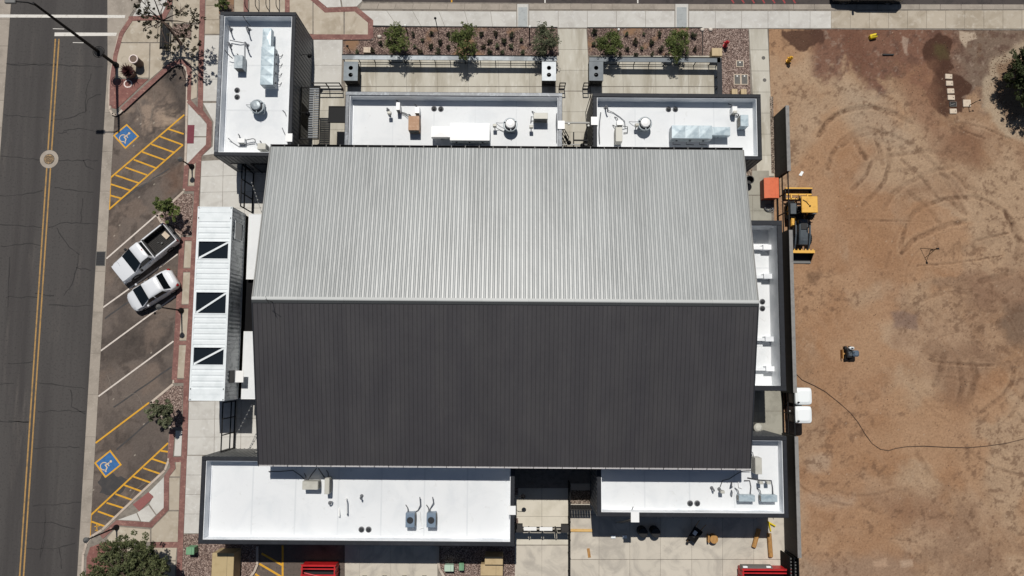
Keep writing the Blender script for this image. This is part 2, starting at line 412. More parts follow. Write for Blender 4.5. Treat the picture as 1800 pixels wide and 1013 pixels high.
def segdist(x, y, pts):
    d = np.full(x.shape, 1e9)
    for (ax, ay), (bx_, by_) in zip(pts[:-1], pts[1:]):
        dx, dy = bx_-ax, by_-ay; L2 = dx*dx+dy*dy+1e-9
        t_ = np.clip(((x-ax)*dx+(y-ay)*dy)/L2, 0, 1)
        d = np.minimum(d, np.hypot(x-ax-t_*dx, y-ay-t_*dy))
    return d
def inpoly(x, y, pts):
    r = np.zeros(x.shape, bool); n = len(pts)
    for i in range(n):
        x1, y1 = pts[i]; x2, y2 = pts[i-1]
        c = ((y1 > y) != (y2 > y)) & (x < (x2-x1)*(y-y1)/(y2-y1+1e-12)+x1); r ^= c
    return r

def C(r, g_, b_): return np.array(srgb(r, g_, b_)[:3])
class Soil:
    """dense ground sheet whose albedo is kept per vertex"""
    def __init__(s, GX, GY, base):
        s.GX, s.GY = GX, GY; s.x, s.y = np.meshgrid(GX, GY); s.c = np.zeros(s.x.shape+(3,)) + base
    def blend(s, mask, c, k=1.0):
        m_ = (mask*k)[..., None]; s.c = s.c*(1-m_)+c*m_
    def patch(s, poly, soft, c, k, seed, amp=.5, z=0.0, fq=1.1, tex=None):
        q = [P2(u, v, z) for u, v in poly]; X = s.x+(fbm(s.x,s.y,seed,fq)-.5)*amp*2; Y = s.y+(fbm(s.x,s.y,seed+9,fq)-.5)*amp*2
        d = segdist(X, Y, q+[q[0]]); v_ = sstep(np.where(inpoly(X,Y,q), d, -d), -soft, soft)
        s.blend(v_ if tex is None else v_*tex, c, k)
    def build(s, name, zz, m):
        nxv = len(s.GX); nyv = len(s.GY); idx = np.arange(nxv*nyv).reshape(nyv, nxv)
        faces = np.stack([idx[:-1,:-1], idx[:-1,1:], idx[1:,1:], idx[1:,:-1]], -1).reshape(-1, 4)
        me = bpy.data.meshes.new(name)
        me.vertices.add(nxv*nyv); me.vertices.foreach_set('co', np.stack([s.x,s.y,zz],-1).reshape(-1).astype(np.float32))
        me.loops.add(faces.size); me.loops.foreach_set('vertex_index', faces.reshape(-1).astype(np.int32))
        me.polygons.add(len(faces)); me.polygons.foreach_set('loop_start', np.arange(0,faces.size,4,dtype=np.int32)); me.polygons.foreach_set('loop_total', np.full(len(faces),4,dtype=np.int32))
        me.polygons.foreach_set('use_smooth', np.ones(len(faces), bool)); me.update(calc_edges=True)
        ca = me.color_attributes.new('soil', 'FLOAT_COLOR', 'POINT')
        ca.data.foreach_set('color', np.concatenate([np.clip(s.c,0,1), np.ones(s.x.shape+(1,))], -1).reshape(-1).astype(np.float32))
        me.materials.append(m)
        o = bpy.data.objects.new(name, me); col.objects.link(o); o['kind'] = 'structure'; return o
def soil_mat(name, fine, k, bump, rough=.97):
    m = bpy.data.materials.new(name); t = NT(m)
    at = t.node('ShaderNodeAttribute'); at.attribute_name = 'soil'
    c = t.mix(t.ramp(t.noise(t.pos(), fine, 7, .7), .40, .72), at.outputs['Color'], t.mix(k, at.outputs['Color'], (.68,.66,.64,1), 'MULTIPLY'))
    c = t.mix(t.ramp(t.noise(t.pos(), fine*5, 3), .6, .8), c, t.mix(.45, c, (1.35,1.35,1.35,1), 'MULTIPLY'))
    t.L(c, t.b.inputs['Base Color']); t.b.inputs['Roughness'].default_value = rough; t.b.inputs['Specular IOR Level'].default_value = .15
    t.bump(t.noise(t.pos(), fine*1.3, 7, .7), bump, .05); return m

g = MB(); g.sheet([(-900,-900),(900,-900),(900,900),(-900,900)], -0.32)
struct('ground', g, mat('far_dry_ground', srgb(150,122,98), .95, var=[(.05, srgb(130,104,84), .4, .7)]))

SX0, SX1, GX1 = -38.97, -31.22, -30.45           # street edges, gutter edge
g = MB(); g.sheet([(SX0,-70),(SX1,-70),(SX1,90),(SX0,90)], ZS)
street = struct('street', g, M['street'])
L_ = Soil(np.concatenate([np.arange(SX1,-24.0,.09),[-22,-20]]), np.concatenate([[-70,-40,-20],np.arange(-17,24.45,.09)]), C(108,98,91))
lx, ly = L_.x, L_.y
lw = lx+(fbm(lx,ly,301,.6)-.5)*2.2; lv = ly+(fbm(lx,ly,305,.6)-.5)*2.2
L_.blend(sstep(fbm(lw,lv,311,.35),.44,.62), C(88,80,75), .8)
L_.blend(sstep(fbm(lw,lv,317,.5),.52,.70), C(118,104,94), .7)
L_.blend(sstep(fbm(lw,lv,323,1.3),.55,.72), C(70,63,59), .6)
L_.blend(sstep(fbm(lx,ly,329,3.0),.58,.75), C(122,110,100), .35)
tx_ = sstep(fbm(lw,lv,331,.8,6,.65),.36,.60)
L_.patch([(225,185),(262,160),(305,165),(318,200),(300,238),(268,246),(240,236),(212,250)], .9, C(152,134,119), .85, 341, 1.0, ZS, .7, tx_)
L_.patch([(280,205),(315,195),(320,225),(290,240)], .4, C(170,150,130), .6, 343, .5, ZS, 1.0, tx_)
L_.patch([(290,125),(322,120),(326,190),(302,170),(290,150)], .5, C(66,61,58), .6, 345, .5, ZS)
L_.patch([(295,300),(322,290),(320,335),(296,350)], .6, C(112,88,74), .6, 347, .5, ZS)
L_.patch([(205,760),(290,700),(292,770),(225,850),(195,800)], .9, C(92,84,79), .6, 349, .9, ZS)
L_.patch([(180,600),(230,560),(260,580),(215,640),(182,660)], .7, C(78,71,66), .55, 351, .8, ZS)
for k_, (u_, v_) in enumerate(((240,600),(228,680),(255,535),(222,765),(215,480),(232,880),(198,905))):
    q_ = W(u_,v_,ZS); d_ = np.hypot(lw-q_.x, (lv-q_.y)*1.2); L_.blend(sstep(-d_,-.9,-.25)*tx_, C(62,57,54), .55)
r_ = np.random.RandomState(9); L_.c *= (1+(r_.rand(*lx.shape)-.5)*.16)[..., None]; sp = r_.rand(*lx.shape); L_.blend((sp > .9992).astype(float), C(190,180,165), .7)
lane = L_.build('parking_lane', np.full(lx.shape, ZS-.004), soil_mat('parking_lane_asphalt', 11, .6, .3))
g = MB(); g.sheet([(-30,27.5),(120,27.5),(120,42),(-30,42)], ZS+.002)
north = struct('north_street', g, M['north_st'])
# concrete valley gutter, poured in bays
gut = MB(); gut.sheet([(SX1,-60),(GX1,-60),(GX1,60),(SX1,60)], ZS+.004)
gutter = struct('gutter', gut, M['base'])
y = -18.0
while y < 30:
    y1 = y + 3.05
    b = MB(); b.prism([(SX1+.01,y+.012),(GX1-.01,y+.012),(GX1-.01,y1-.012),(SX1+.01,y1-.012)], ZS, ZS+.016)
    link('gutter_bay', b.mesh('gutter_bay'), M['gutter'], gutter); y = y1
# left-hand gutter across the street
b = MB(); b.sheet([(-44,-60),(SX0,-60),(SX0,60),(-44,60)], ZS+.004)
g2 = struct('far_gutter', b, M['base'])
y = -2.0
while y < 30:
    b = MB(); b.prism([(-43.9,y+.012),(SX0-.01,y+.012),(SX0-.01,y+2.13),(-43.9,y+2.13)], ZS, ZS+.016)
    link('gutter_bay', b.mesh('gutter_bay'), M['gutter'], g2); y += 2.15
# apron concrete of the street corner
b = MB(); b.prism(px([(189,-25),(262,-25),(228,28),(206,65),(197,105),(192,140),(189.5,140)], ZS), ZS-.02, ZS+.022)
struct('corner_apron', b, M['gutter'])

# crack lines in the asphalt
def wiggle(pts, amp, step=.35, z=ZS):
    out = []
    pts = [W(u, v, z) for u, v in pts]
    for a, c in zip(pts[:-1], pts[1:]):
        n = max(1, int((c-a).length/step))
        for k in range(n):
            p = a.lerp(c, k/n); out.append((p.x+rng.uniform(-amp,amp), p.y+rng.uniform(-amp,amp)))
    out.append((pts[-1].x, pts[-1].y)); return out
cracks = [[(0,394),(40,397),(78,400)],[(86,400),(105,393),(118,391),(170,394)],[(100,400),(108,417),(122,435),(140,448)],[(137,448),(136,470),(128,500),(112,520)],
 [(0,434),(45,428),(74,432)],[(18,452),(16,500),(14,540)],[(10,522),(66,523)],[(86,537),(160,538)],[(145,350),(142,392)],[(60,516),(95,520)],
 [(133,470),(160,476)],[(13,640),(58,636)],[(14,740),(52,742)],[(0,676),(24,674)],[(68,674),(100,677),(150,684)],[(66,724),(110,722),(150,724)],
 [(124,684),(126,714),(150,728)],[(62,788),(140,786)],[(0,740),(50,742)],[(58,890),(110,886),(142,883)],[(48,920),(90,918),(110,924),(132,930)],
 [(40,966),(100,964),(132,955)],[(78,950),(70,985)],[(80,895),(78,940),(70,980)],[(105,965),(108,1000)],[(20,115),(70,114),(180,117)],[(10,112),(100,113)],
 [(88,212),(120,208),(150,196),(155,175),(168,168),(178,166)],[(100,235),(118,232)],[(0,275),(75,281)],[(100,282),(172,282)],[(0,345),(40,342),(75,335)],[(95,330),(165,338)],
 [(150,195),(152,162),(160,130)],[(6,202),(80,208)],[(148,282),(152,294),(165,298)],[(112,230),(138,226),(170,232)]]
b = MB()
for c in cracks:
    p = wiggle(c, .06); b.strip(p, [rng.uniform(.03,.085) for _ in p], ZS+.004)
tag(struct('crack', b, M['crack'], street), kind='stuff')
b = MB()
for c in [[(250,150),(243,190),(248,215)],[(268,128),(272,170),(262,230)],[(212,700),(240,690),(252,720)],[(190,660),(200,690)],[(236,330),(300,300)],[(220,880),(260,845)]]:
    p = wiggle(c, .08); b.strip(p, [rng.uniform(.02,.05) for _ in p], ZS+.002)
tag(struct('crack', b, M['crackl'], lane), kind='stuff')
b = MB()
for c in [[(212,352),(298,296)],[(184,560),(300,478)],[(200,716),(302,645)],[(205,791),(266,738)]]:
    p = wiggle(c, .02, .5); b.strip(p, .11, ZS+.001)
struct('faded_stripe', b, M['darkpatch'], lane)
b = MB()
q = W(197,853,ZS)
b.sheet([(q.x+1.05*math.cos(a)*(1+.18*math.sin(3*a+1)+.1*math.sin(7*a)), q.y+.85*math.sin(a)*(1+.2*math.sin(4*a)+.08*math.sin(9*a))) for a in np.linspace(0,2*math.pi,40)[:-1]], ZS+.0015)
struct('oil_stain', b, M['darkpatch'], lane)

def stripe(a, c, w, m, parent, z=ZS+.006, name='painted_line'):
    pa, pc = W(*a, ZS), W(*c, ZS)
    b = MB(); b.strip([(pa.x,pa.y),(pc.x,pc.y)], w, z)
    return struct(name, b, m, parent)
# street paint
b = MB(); b.sheet(px([(-60,25.5),(220.5,27),(219.5,32),(-60,31)], ZS), ZS+.024); struct('crosswalk_line', b, M['white_paint'], street)
b = MB(); b.sheet(px([(96.5,57.5),(206,58),(204,63.5),(96,64)], ZS), ZS+.024); struct('stop_line', b, M['white_paint'], street)
for a, c in (((93,50.7),(113,51.3)), ((128,75),(147,75.5))): stripe(a, c, .05, M['white_paint'], street)
for dx in (-.14, .14):
    for y0, y1 in ((15.65,24.4),(-40,14.25)):
        b = MB(); b.sheet([(-35.22+dx-.055,y0),(-35.22+dx+.055,y0),(-35.22+dx+.055,y1),(-35.22+dx-.055,y1)], ZS+.006)
        struct('centre_line', b, M['oldyellow'], street)
# manhole
mh = W(86.5,280,ZS)
t = thing('manhole', 'round manhole cover in a concrete collar on the yellow centre line', 'manhole', (mh.x,mh.y,ZS))
b = MB(); b.lathe((0,0), [(.70,-.05),(.70,.008)], 36); part(t, 'collar', b, M['gutter'])
b = MB(); b.lathe((0,0), [(.40,.0),(.40,.014)], 32); part(t, 'frame', b, M['crack'])
b = MB(); b.lathe((0,0), [(.365,.0),(.365,.02)], 32); part(t, 'cover', b, mat('rusty_cover', srgb(160,132,96), .8, var=[(14, srgb(92,82,70), .45, .6)]))
b = MB()
for k in range(5): b.box(-.26,.26,-.22+.1*k,-.19+.1*k,.02,.03)
part(t, 'cover_rib', b, M['crack'])
# storm drain in the gutter
dr = W(177,455,ZS)
t = thing('storm_drain', 'dark square grate set into the concrete gutter by the pickup', 'drain', (dr.x,dr.y,ZS))
b = MB(); b.ring(-.36,.36,-.55,.55,.05,.0,.03); part(t, 'frame', b, M['vault'])
b = MB(); b.box(-.31,.31,-.5,.5,.0,.017); part(t, 'pit', b, M['darkgrille'])
for k in range(8):
    b = MB(); b.box(-.31,.31,-.47+.125*k,-.43+.125*k,.017,.028); part(t, 'bar', b, mat('drain_bar', srgb(44,41,39), .8) if k == 0 else bpy.data.materials['drain_bar'])

# parking paint
for a, c in (((187,455),(274,379)), ((180,541.5),(312,447)), ((177,617),(309,520)), ((173,697),(305,600))): stripe(a, c, .11, M['stall_paint'], lane)
stripe((168,779),(262,708), .12, M['yellow'], lane)
for seg in [((324,202),(194,313)),((194.4,312),(192,369)),((191.5,368.5),(321.6,255)),((294.4,226.5),(322.8,235.7)),((280.9,240),(321.6,255)),((266,253.7),(306.8,268.5)),((250,267.3),(290.7,282)),((235.2,280.9),(274.7,295.7)),((220.4,294.4),(258.6,308)),((203,308),(243.8,322)),((195,324),(229,335)),((193,343.5),(213,349)),
            ((295.6,779),(160,905.5)),((160,904.5),(157.6,950)),((283,792.6),(295,794.4)),((267,806.6),(293.8,815.5)),((251.9,823),(285.6,834.5)),((234.7,838),(268.7,850)),((218.6,853),(254.4,866)),((203,868.6),(237.6,881)),((187.4,884),(221.4,894.7)),((172,899),(204,910.5)),((161,917),(188,926.6))]:
    stripe(*seg, .12, M['yellow'], lane, z=ZS+.004+rng.uniform(.001,.004))
for a, c in (((170,921),(171,938)),((166,926),(176,924)),((167,932),(175,934)),((172,942),(178,936))): stripe(a, c, .05, M['yellow'], lane, z=ZS+.01)
def access_square(corners, head, wheel):
    c = [W(u, v, ZS) for u, v in corners]
    ctr = sum(c, Vector())/4
    b = MB(); b.sheet([(p.x,p.y) for p in c], ZS+.006); struct('symbol_border', b, M['yellow'], lane)
    b = MB(); b.sheet([(ctr.x+(p.x-ctr.x)*.84, ctr.y+(p.y-ctr.y)*.84) for p in c], ZS+.009); struct('symbol_field', b, M['blue'], lane)
    h, w = W(*head, ZS), W(*wheel, ZS)
    up = Vector((h.x-w.x, h.y-w.y)).normalized(); rt = Vector((up.y, -up.x)); s = 1.0
    o = Vector((w.x, w.y))
    def q(x, y): p = o + rt*x + up*y; return (p.x, p.y)
    b = MB(); z = ZS+.012
    hd = q(.10,.52); b.sheet([(hd[0]+.09*math.cos(a), hd[1]+.09*math.sin(a)) for a in np.linspace(0,2*math.pi,15)[:-1]], z)
    b.strip([q(.10,.40), q(.03,.06), q(.24,.04), q(.36,-.22), q(.44,-.20)], .085, z)
    b.strip([q(.08,.24), q(.27,.22)], .07, z+.001)
    b.strip([q(.0,.20)]+[q(.02+.27*math.cos(a), -.06+.27*math.sin(a)) for a in np.radians(np.arange(105, 345, 15))], .065, z+.002)
    struct('wheelchair_symbol', b, M['symbol'], lane)
access_square([(222.8,217.9),(245,240),(220.4,262.3),(198.6,238.4)], (226.5,232), (217,242))
access_square([(194,790.8),(214.3,817.3),(185.2,840.6),(165.5,814)], (195.3,807.6), (183.8,818.4))

# ------------------------------------------------------------------ pavements
WEST = [(270,-45),(228,28),(206,65),(197,105),(191.5,140),(190,165),(191,193),(196,202),(203,204),(211,200),(240,172),(290,128),(303,118),(313,114),(322,117),(327,126),(327,160),
        (325,250),(322,335),(274,379),(281,391),(317,418),(317,425),(310,560),(303,674),(263,707),(268,716),(298,754),(294,810),(288,826),(230,880),(178,930),(160,941),(150,955),(144,975),(141,1060)]
base = MB()
wp = px(WEST)
def oncurb(p): return p
poly = wp + [(20.05,-19),(20.05,-13.5),(19.6,-13.4),(19.55,25.55),(60,25.62),(60,27.5),(-11.7,27.5),(-12.3,28.3)]
base.prism(poly, -.30, -.022)
sidewalk = struct('sidewalk', base, M['base'])
# kerb stones along the parking lane (in lengths)
def curb(pts, w=.16, step=1.9):
    pts = [Vector(P2(u, v)) for u, v in pts]
    acc = []
    for a, c in zip(pts[:-1], pts[1:]):
        L_ = (c-a).length; n = max(1, round(L_/step)); acc += [(a.lerp(c,k/n), a.lerp(c,(k+1)/n)) for k in range(n)]
    for a, c in acc:
        d = (c-a); 
        if d.length < .05: continue
        t = d.normalized(); nn = Vector((-t.y, t.x))
        # inward side = towards +x of the lane edge: choose left of travel
        e = t*.006
        q = [a+e, c-e, c-e+nn*w, a+e+nn*w]
        b = MB(); b.prism([(p.x,p.y) for p in q], -.16, .004)
        link('kerb_stone', b.mesh('kerb_stone'), M['curb'], sidewalk)
curb([(228,28),(206,65),(197,105),(191.5,140),(190,165),(191,193),(196,202),(203,204),(211,200),(240,172),(290,128),(303,118),(313,114),(322,117),(327,126),(327,160),(325,250),(322,335),(274,379),(281,391),(317,418),(317,425),(310,560),(303,674),(263,707),(268,716),(298,754),(294,810),(288,826),(230,880),(178,930),(160,941),(150,955),(144,975),(141,1060)])
def slab(poly, m, parent=None, gap=.012, name='slab', z=0.0):
    pts = [Vector(p) for p in px(poly)]
    c = sum(pts, Vector((0,0)))/len(pts)
    q = []
    for p in pts:
        d = c-p; q.append(p + d.normalized()*gap*1.3 if d.length > .05 else p)
    b = MB(); b.prism([(p.x,p.y) for p in q], -.06, z+rng.uniform(-.002,.002))
    return link(name, b.mesh(name), M[m] if isinstance(m, str) else m, parent or sidewalk)
def slabs(quad, nx, ny, m, parent=None, z=0.0, xs=None, ys=None):
    a, b_, c, d = [Vector(q) for q in quad]
    xs = xs or [k/nx for k in range(nx+1)]; ys = ys or [k/ny for k in range(ny+1)]
    f = lambda s, t: (a.lerp(b_, s)).lerp(d.lerp(c, s), t)
    for i in range(len(xs)-1):
        for j in range(len(ys)-1):
            slab([tuple(f(xs[i],ys[j])), tuple(f(xs[i+1],ys[j])), tuple(f(xs[i+1],ys[j+1])), tuple(f(xs[i],ys[j+1]))], m, parent, z=z)
def band(pts, w=.38, m='brick', z=-.001, parent=None, name='brick_band'):
    b = MB(); b.strip(px(pts), w, z+rng.uniform(0,.003)+.006); return link(name, b.mesh(name), M[m], parent or sidewalk)
# corner island
slab([(233,37),(278,36),(276,74.5),(211.5,74.5),(219,58)], 'tan')
slab([(279,36),(298,36),(303,42),(303,74.5),(277,74.5)], 'tan')
slab([(210.5,76),(263,76),(261.5,137),(204,137),(205.5,105)], 'tan')
slab([(264.5,76),(309,76),(309,103),(296,112),(263,140)], 'tan')
slab([(310,67),(338,67),(336,112),(325,106),(310,104)], 'tan')
slab([(204,139),(261,139),(247,152),(212,186),(204,192),(196,190),(195,160)], 'redfield', name='paver_field')
band([(232,31),(213,60),(203,98),(197,140),(196,186)], .34); band([(226,33),(288,31)], .38); band([(286,32),(296,14),(300,-8)], .40)
band([(214,193),(250,160),(296,118),(308,111),(321,108),(331,116),(333,130)], .36)
slab([(233,29),(262,-20),(296,-20),(293,8),(284,28)], 'light')
slab([(304,-20),(352,-20),(351,41),(304,41)], 'tan'); slab([(337,44),(350,44),(348,100),(336,100)], 'tan')
# kerb-side walk, ramp and brick ladder
slab([(337,103),(348,103),(346,172),(335,176)], 'tan')
band([(334,118),(332,176)], .30); band([(331,177),(352,200)], .34)
band([(356,-12),(352,195),(368,216),(366.5,256),(349,274),(330,294)], .40)
band([(328,291),(325,332)], .36); band([(350,272),(346,332),(339,480),(335,560),(328,660),(324,800),(321,860),(314,1030)], .40); band([(325,332),(347,332)], .36)
slab([(331,183),(351,204),(364,219),(363,240),(330,240)], 'light'); slab([(329.5,241.5),(363,241.5),(362,255),(348,270),(327.5,291)], 'light')
b = MB(); b.prism(px([(329.5,220),(342,220),(340.5,252.5),(328.5,252.5)]), -.03, .01); link('tactile_pad', b.mesh('tactile_pad'), M['pad'], sidewalk)
slab([(333,296),(344,283),(341,327),(331,327)], 'tan')
band([(320,421),(313,560),(306.5,668)], .40)
for y0, x0, x1 in ((420,318,344),(475,316,341),(539,313,338),(603,311,334),(670,306,330)): band([(x0,y0),(x1,y0)], .26)
for y0, y1 in ((424,471),(479,535),(543,599),(607,665)):
    f0 = lambda y: 325.5-(y-424)*.0585; f1 = lambda y: 338.5-(y-424)*.052
    slab([(f0(y0),y0),(f1(y0),y0),(f1(y1),y1),(f0(y1),y1)], 'tan')
slab([(309,757),(320.5,757),(318,802),(306,802)], 'light'); band([(303,755),(299,806)], .38); band([(297,808),(326,808)], .38)
band([(302,811),(304,822),(293,838),(292,895),(265,923),(206,919),(178,944)], .36)
slab([(309,812),(318,812),(316,838),(298,838),(309,824)], 'tan'); slab([(297.5,840),(316,840),(314.5,897),(297.5,897)], 'tan')
slab([(296.5,899),(314,899),(312.5,953),(266,953),(266,930)], 'tan'); slab([(206,926),(264,931),(264,953),(192,955),(188,946)], 'tan')
slab([(288,838),(288,893),(275,905),(262,886)], 'light'); slab([(261,888),(274,906),(262,918),(248,917),(241,901)], 'light'); slab([(240,902),(246,916),(207,914)], 'light')
b = MB(); b.prism(px([(233.5,887),(261,865),(270,874),(245,899)]), -.03, .012); link('tactile_pad', b.mesh('tactile_pad'), M['pad2'], sidewalk)
slab([(261,866),(281,846),(287,840),(270,873)], 'light')
band([(264,958),(319,958)], .40)
slab([(270,963),(311,963),(309,985),(270,985)], 'tan'); slab([(270,987),(309,987),(306,1040),(270,1040)], 'tan'); slab([(200,963),(268,963),(268,1040),(198,1040)], 'tan')
slab([(158,962),(185,952),(197,962),(196,1040),(150,1040),(152,980)], 'redfield', name='paver_field')
# plaza between brick band and buildings
plaza = struct('plaza', MB().prism([(-23.6,-14),(-14,-14),(-14,24.5),(-23.6,24.5)], -.2, -.021), M['base'])
slabs([(360,62),(386,62),(382,178),(355,178)], 1, 3, 'light', plaza); slab([(357,181),(381,181),(377,271),(356,274),(374,258),(375.5,214)], 'light', plaza)
slabs([(354,283),(470,277),(470,366),(351,366)], 3, 3, 'light', plaza); slabs([(351,366),(470,366),(462,705),(332,705)], 3, 7, 'light', plaza)
slabs([(332,706),(470,704),(470,800),(329,800)], 3, 3, 'light', plaza); slabs([(328.5,801),(356,801),(350,938),(323,938)], 1, 4, 'light', plaza)
slabs([(362,-15),(384,-15),(386,60),(360,60)], 1, 3, 'tan')
# north-west corner plaza
slab([(412,-15),(430,-15),(430,30),(412,30)], 'tan'); band([(432,-15),(432,30)], .34); slab([(436,-15),(501,-15),(501,30),(436,30)], 'tan'); band([(505,-15),(505,30)], .36)
slab([(509,-12),(549.5,-12),(549.5,60),(500,60),(500,30),(509,30)], 'tan'); slab([(551,3),(571,22),(604,20.5),(604,61),(551,61)], 'tan'); slab([(606,20.5),(623,19.5),(647,40),(647,61.5),(606,61.5)], 'tan')
band([(548,-4),(573,18),(625,16),(651.5,38),(651.5,67)], .40); band([(653,65.5),(500,65)], .42)
slab([(554,-4),(575,13.5),(600,12.5),(596,-14),(560,-14)], 'light'); slab([(602,12.5),(627,12),(637,2),(628,-14),(598,-14)], 'light')
slabs([(500,70),(602,70),(600,160),(500,160)], 2, 2, 'light'); slabs([(500,161),(606,161),(606,262),(500,262)], 2, 3, 'patio')
# north sidewalk
slabs([(634,19),(908,20.5),(908,49),(656,45)], 6, 1, 'light')
slabs([(636,6),(908,7),(908,18),(632,16)], 9, 1, 'gutter'); slabs([(930,7),(1186,7.5),(1186,17),(930,17)], 7, 1, 'gutter'); slabs([(1211,7.5),(1800,8),(1800,17),(1211,17)], 16, 1, 'gutter')
for x0, x1, a, c in ((909,929,911,927),(1187,1210,1189.5,1207)):
    slab([(x0,7),(x1,7),(x1,48.5),(x0,48.5)], 'light')
    b = MB(); b.prism(px([(a,13),(c,13),(c,48),(a,48)]), -.03, .008); link('drain_plate', b.mesh('drain_plate'), mat('grey_drain_plate', srgb(142,146,146), .6, .2, var=[(3, srgb(128,132,132), .45, .7)]), sidewalk)
slabs([(930,19),(1186,19.5),(1186,49),(930,49)], 5, 1, 'light'); slabs([(1211,19.5),(1350,19.5),(1350,50),(1211,50)], 3, 1, 'light')
slabs([(1350,19.5),(1461,19.5),(1461,50),(1350,50)], 3, 1, 'light'); slabs([(1461,19.5),(1830,18),(1830,51),(1461,50)], 11, 1, 'tan')
# walks between the beds, patios, courts
slabs([(980.5,51),(1031,51),(1037,160),(985,160)], 1, 3, 'patio'); slabs([(985,161),(1037,161),(1037,268),(985,268)], 1, 3, 'patio')
slabs([(1316.5,51),(1349,51),(1361.5,310),(1331,310)], 1, 7, 'patio')
patio = struct('patio', MB().prism(px([(603,98),(1034,98),(1034,168),(603,168)]), -.2, -.023), M['base'])
slabs([(606,98),(983,98),(985,152),(607,152)], 7, 1, 'patio', patio); slabs([(607,153),(985,153),(985,172),(607,172)], 7, 1, 'patio', patio)
slabs([(1036,98),(1268,98),(1268,152),(1038,152)], 4, 1, 'patio', patio); slabs([(1038,153),(1268,153),(1268,172),(1038,172)], 4, 1, 'patio', patio)
court = struct('east_court', MB().prism([(13.5,-6),(19.62,-6),(19.62,14.2),(13.5,14.2)], -.2, -.021), M['base'])
slabs([(1290,300),(1352,300),(1354,343),(1290,343)], 1, 1, 'court', court); slabs([(1290,344),(1355,344),(1357,398),(1290,398)], 2, 2, 'court', court)
slabs([(1290,676),(1374,676),(1376,770),(1290,770)], 2, 2, 'court', court)
# south apron
apron = struct('south_apron', MB().prism([(-9,-19),(19.9,-19),(19.9,-6.4),(-9,-6.4)], -.2, -.0215), M['base'])
slabs([(905,858),(1000,858),(1000,958),(905,958)], 2, 2, 'entry', apron); slabs([(905,959),(1000,959),(1000,1040),(905,1040)], 2, 1, 'apron', apron)
xs = [1001,1053,1107,1161,1216,1270,1325,1384]
for a, c in zip(xs[:-1], xs[1:]):
    for y0, y1 in ((850,905),(905.5,983.5),(984,1045)): slab([(a,y0),(c,y0),(c,y1),(a,y1)], 'apron', apron)
for a, c in ((606,632),(632,686),(686,726),(726,769)): slab([(a,940),(c,940),(c,1045),(a,1045)], 'apron', apron)

# gravel beds
def bed(name, poly, m, z=-.012):
    b = MB(); b.prism(px(poly), -.2, z); return struct(name, b, M[m])
bed('gravel_bed', [(321,341),(339,341),(337,414),(318,414),(283,391),(277,380)], 'gravel', .0)
bed('gravel_bed', [(304.5,679),(322,679),(318,751),(299.5,751),(270,715),(266.5,709)], 'gravel', .0)
bed('gravel_bed', [(304,43),(336,43),(335,66),(304,66)], 'gravel', .003)
bed('gravel_bed', [(385,-15),(411,-15),(411,24),(385,24)], 'bedgravel', .003)
bed('gravel_bed', [(655,48),(979.5,49.5),(981,98),(603,96),(603,71),(655,71)], 'bedgravel', -.003)
bed('gravel_bed', [(1032,50),(1234,50),(1235,98),(1034,98)], 'bedgravel', -.003)
bed('gravel_bed', [(1236,50.5),(1315.5,51),(1320,180),(1266,180),(1266,98),(1236,98)], 'gravel', -.003)
bed('gravel_bed', [(323,940),(356,938),(470,940),(450,1050),(318,1050)], 'gravel', .004)
bed('gravel_bed', [(770,940),(905,940),(905,1050),(785,1050),(776,1000),(770,985)], 'gravel', .004)
bed('gravel_strip', [(1353,170),(1359,170),(1362,305),(1356,305)], 'strip_gravel', .004)
bed('gravel_patch', [(900,858),(911,858),(911,871),(900,871)], 'gravel', .008); bed('gravel_patch', [(900,911),(911,911),(911,925),(900,925)], 'gravel', .008)
bed('gravel_patch', [(999,862),(1040,862),(1040,886),(999,886)], 'strip_gravel', .008)
bed('gravel_patch', [(1308,296),(1322,296),(1322,309),(1308,309)], 'strip_gravel', .008)
# black steel edging of the beds
b = MB(); b.strip(px([(655,46.5),(980,48.5)]), .07, .03); b.strip(px([(1032,49),(1234,49)]), .07, .03); b.strip(px([(603,71),(655,70.5)]), .06, .03); b.strip(px([(1235,49),(1235,97)]), .05, .03)
struct('bed_edging', b, M['blacksteel'])
# red kerb marks on the north street
for k in range(7): 
    u = 1284+18*k; b = MB(); b.strip(px([(u,-4),(u+6,6)], ZS), .12, ZS+.01); struct('painted_line', b, M['redpaint'], north)
for u in (1121,958): b = MB(); b.strip(px([(u,-12),(u,6)], ZS), .1, ZS+.01); struct('painted_line', b, M['white_paint'], north)
b = MB(); b.strip(px([(794,-12),(794,5)], ZS), .1, ZS+.01); struct('painted_line', b, M['yellow'], north)
# loading area asphalt between buildings in the south
b = MB(); b.prism(px([(450,940),(606,940),(606,1050),(428,1050),(447,1013),(452,990)]), -.2, .008); drive = struct('south_drive', b, M['lane'])
for a, c in (((498,958),(498,1050)),((461,972),(498,993)),((457,990),(496,1013)),((450,1008),(480,1030))):
    stripe(a, c, .14, M['yellow'], drive, z=.013+rng.uniform(0,.002))
b = MB(); b.strip(px([(453,960),(453,992),(448,1004),(440,1015),(425,1040)]), .16, .12); b.strip(px([(770,985),(773,1000),(781,1013),(790,1040)]), .16, .12)
b2 = MB()
for pth in ([(453,960),(453,992),(448,1004),(440,1015),(425,1040)], [(770,960),(770,985),(773,1000),(781,1013),(790,1040)]):
    q = px(pth)
    for a, c in zip(q[:-1], q[1:]):
        d = Vector((c[0]-a[0], c[1]-a[1])); n = Vector((-d.y, d.x)).normalized()*.08
        b2.prism([(a[0]+n.x,a[1]+n.y),(c[0]+n.x,c[1]+n.y),(c[0]-n.x,c[1]-n.y),(a[0]-n.x,a[1]-n.y)], -.05, .13)
struct('drive_kerb', b2, M['curb'])

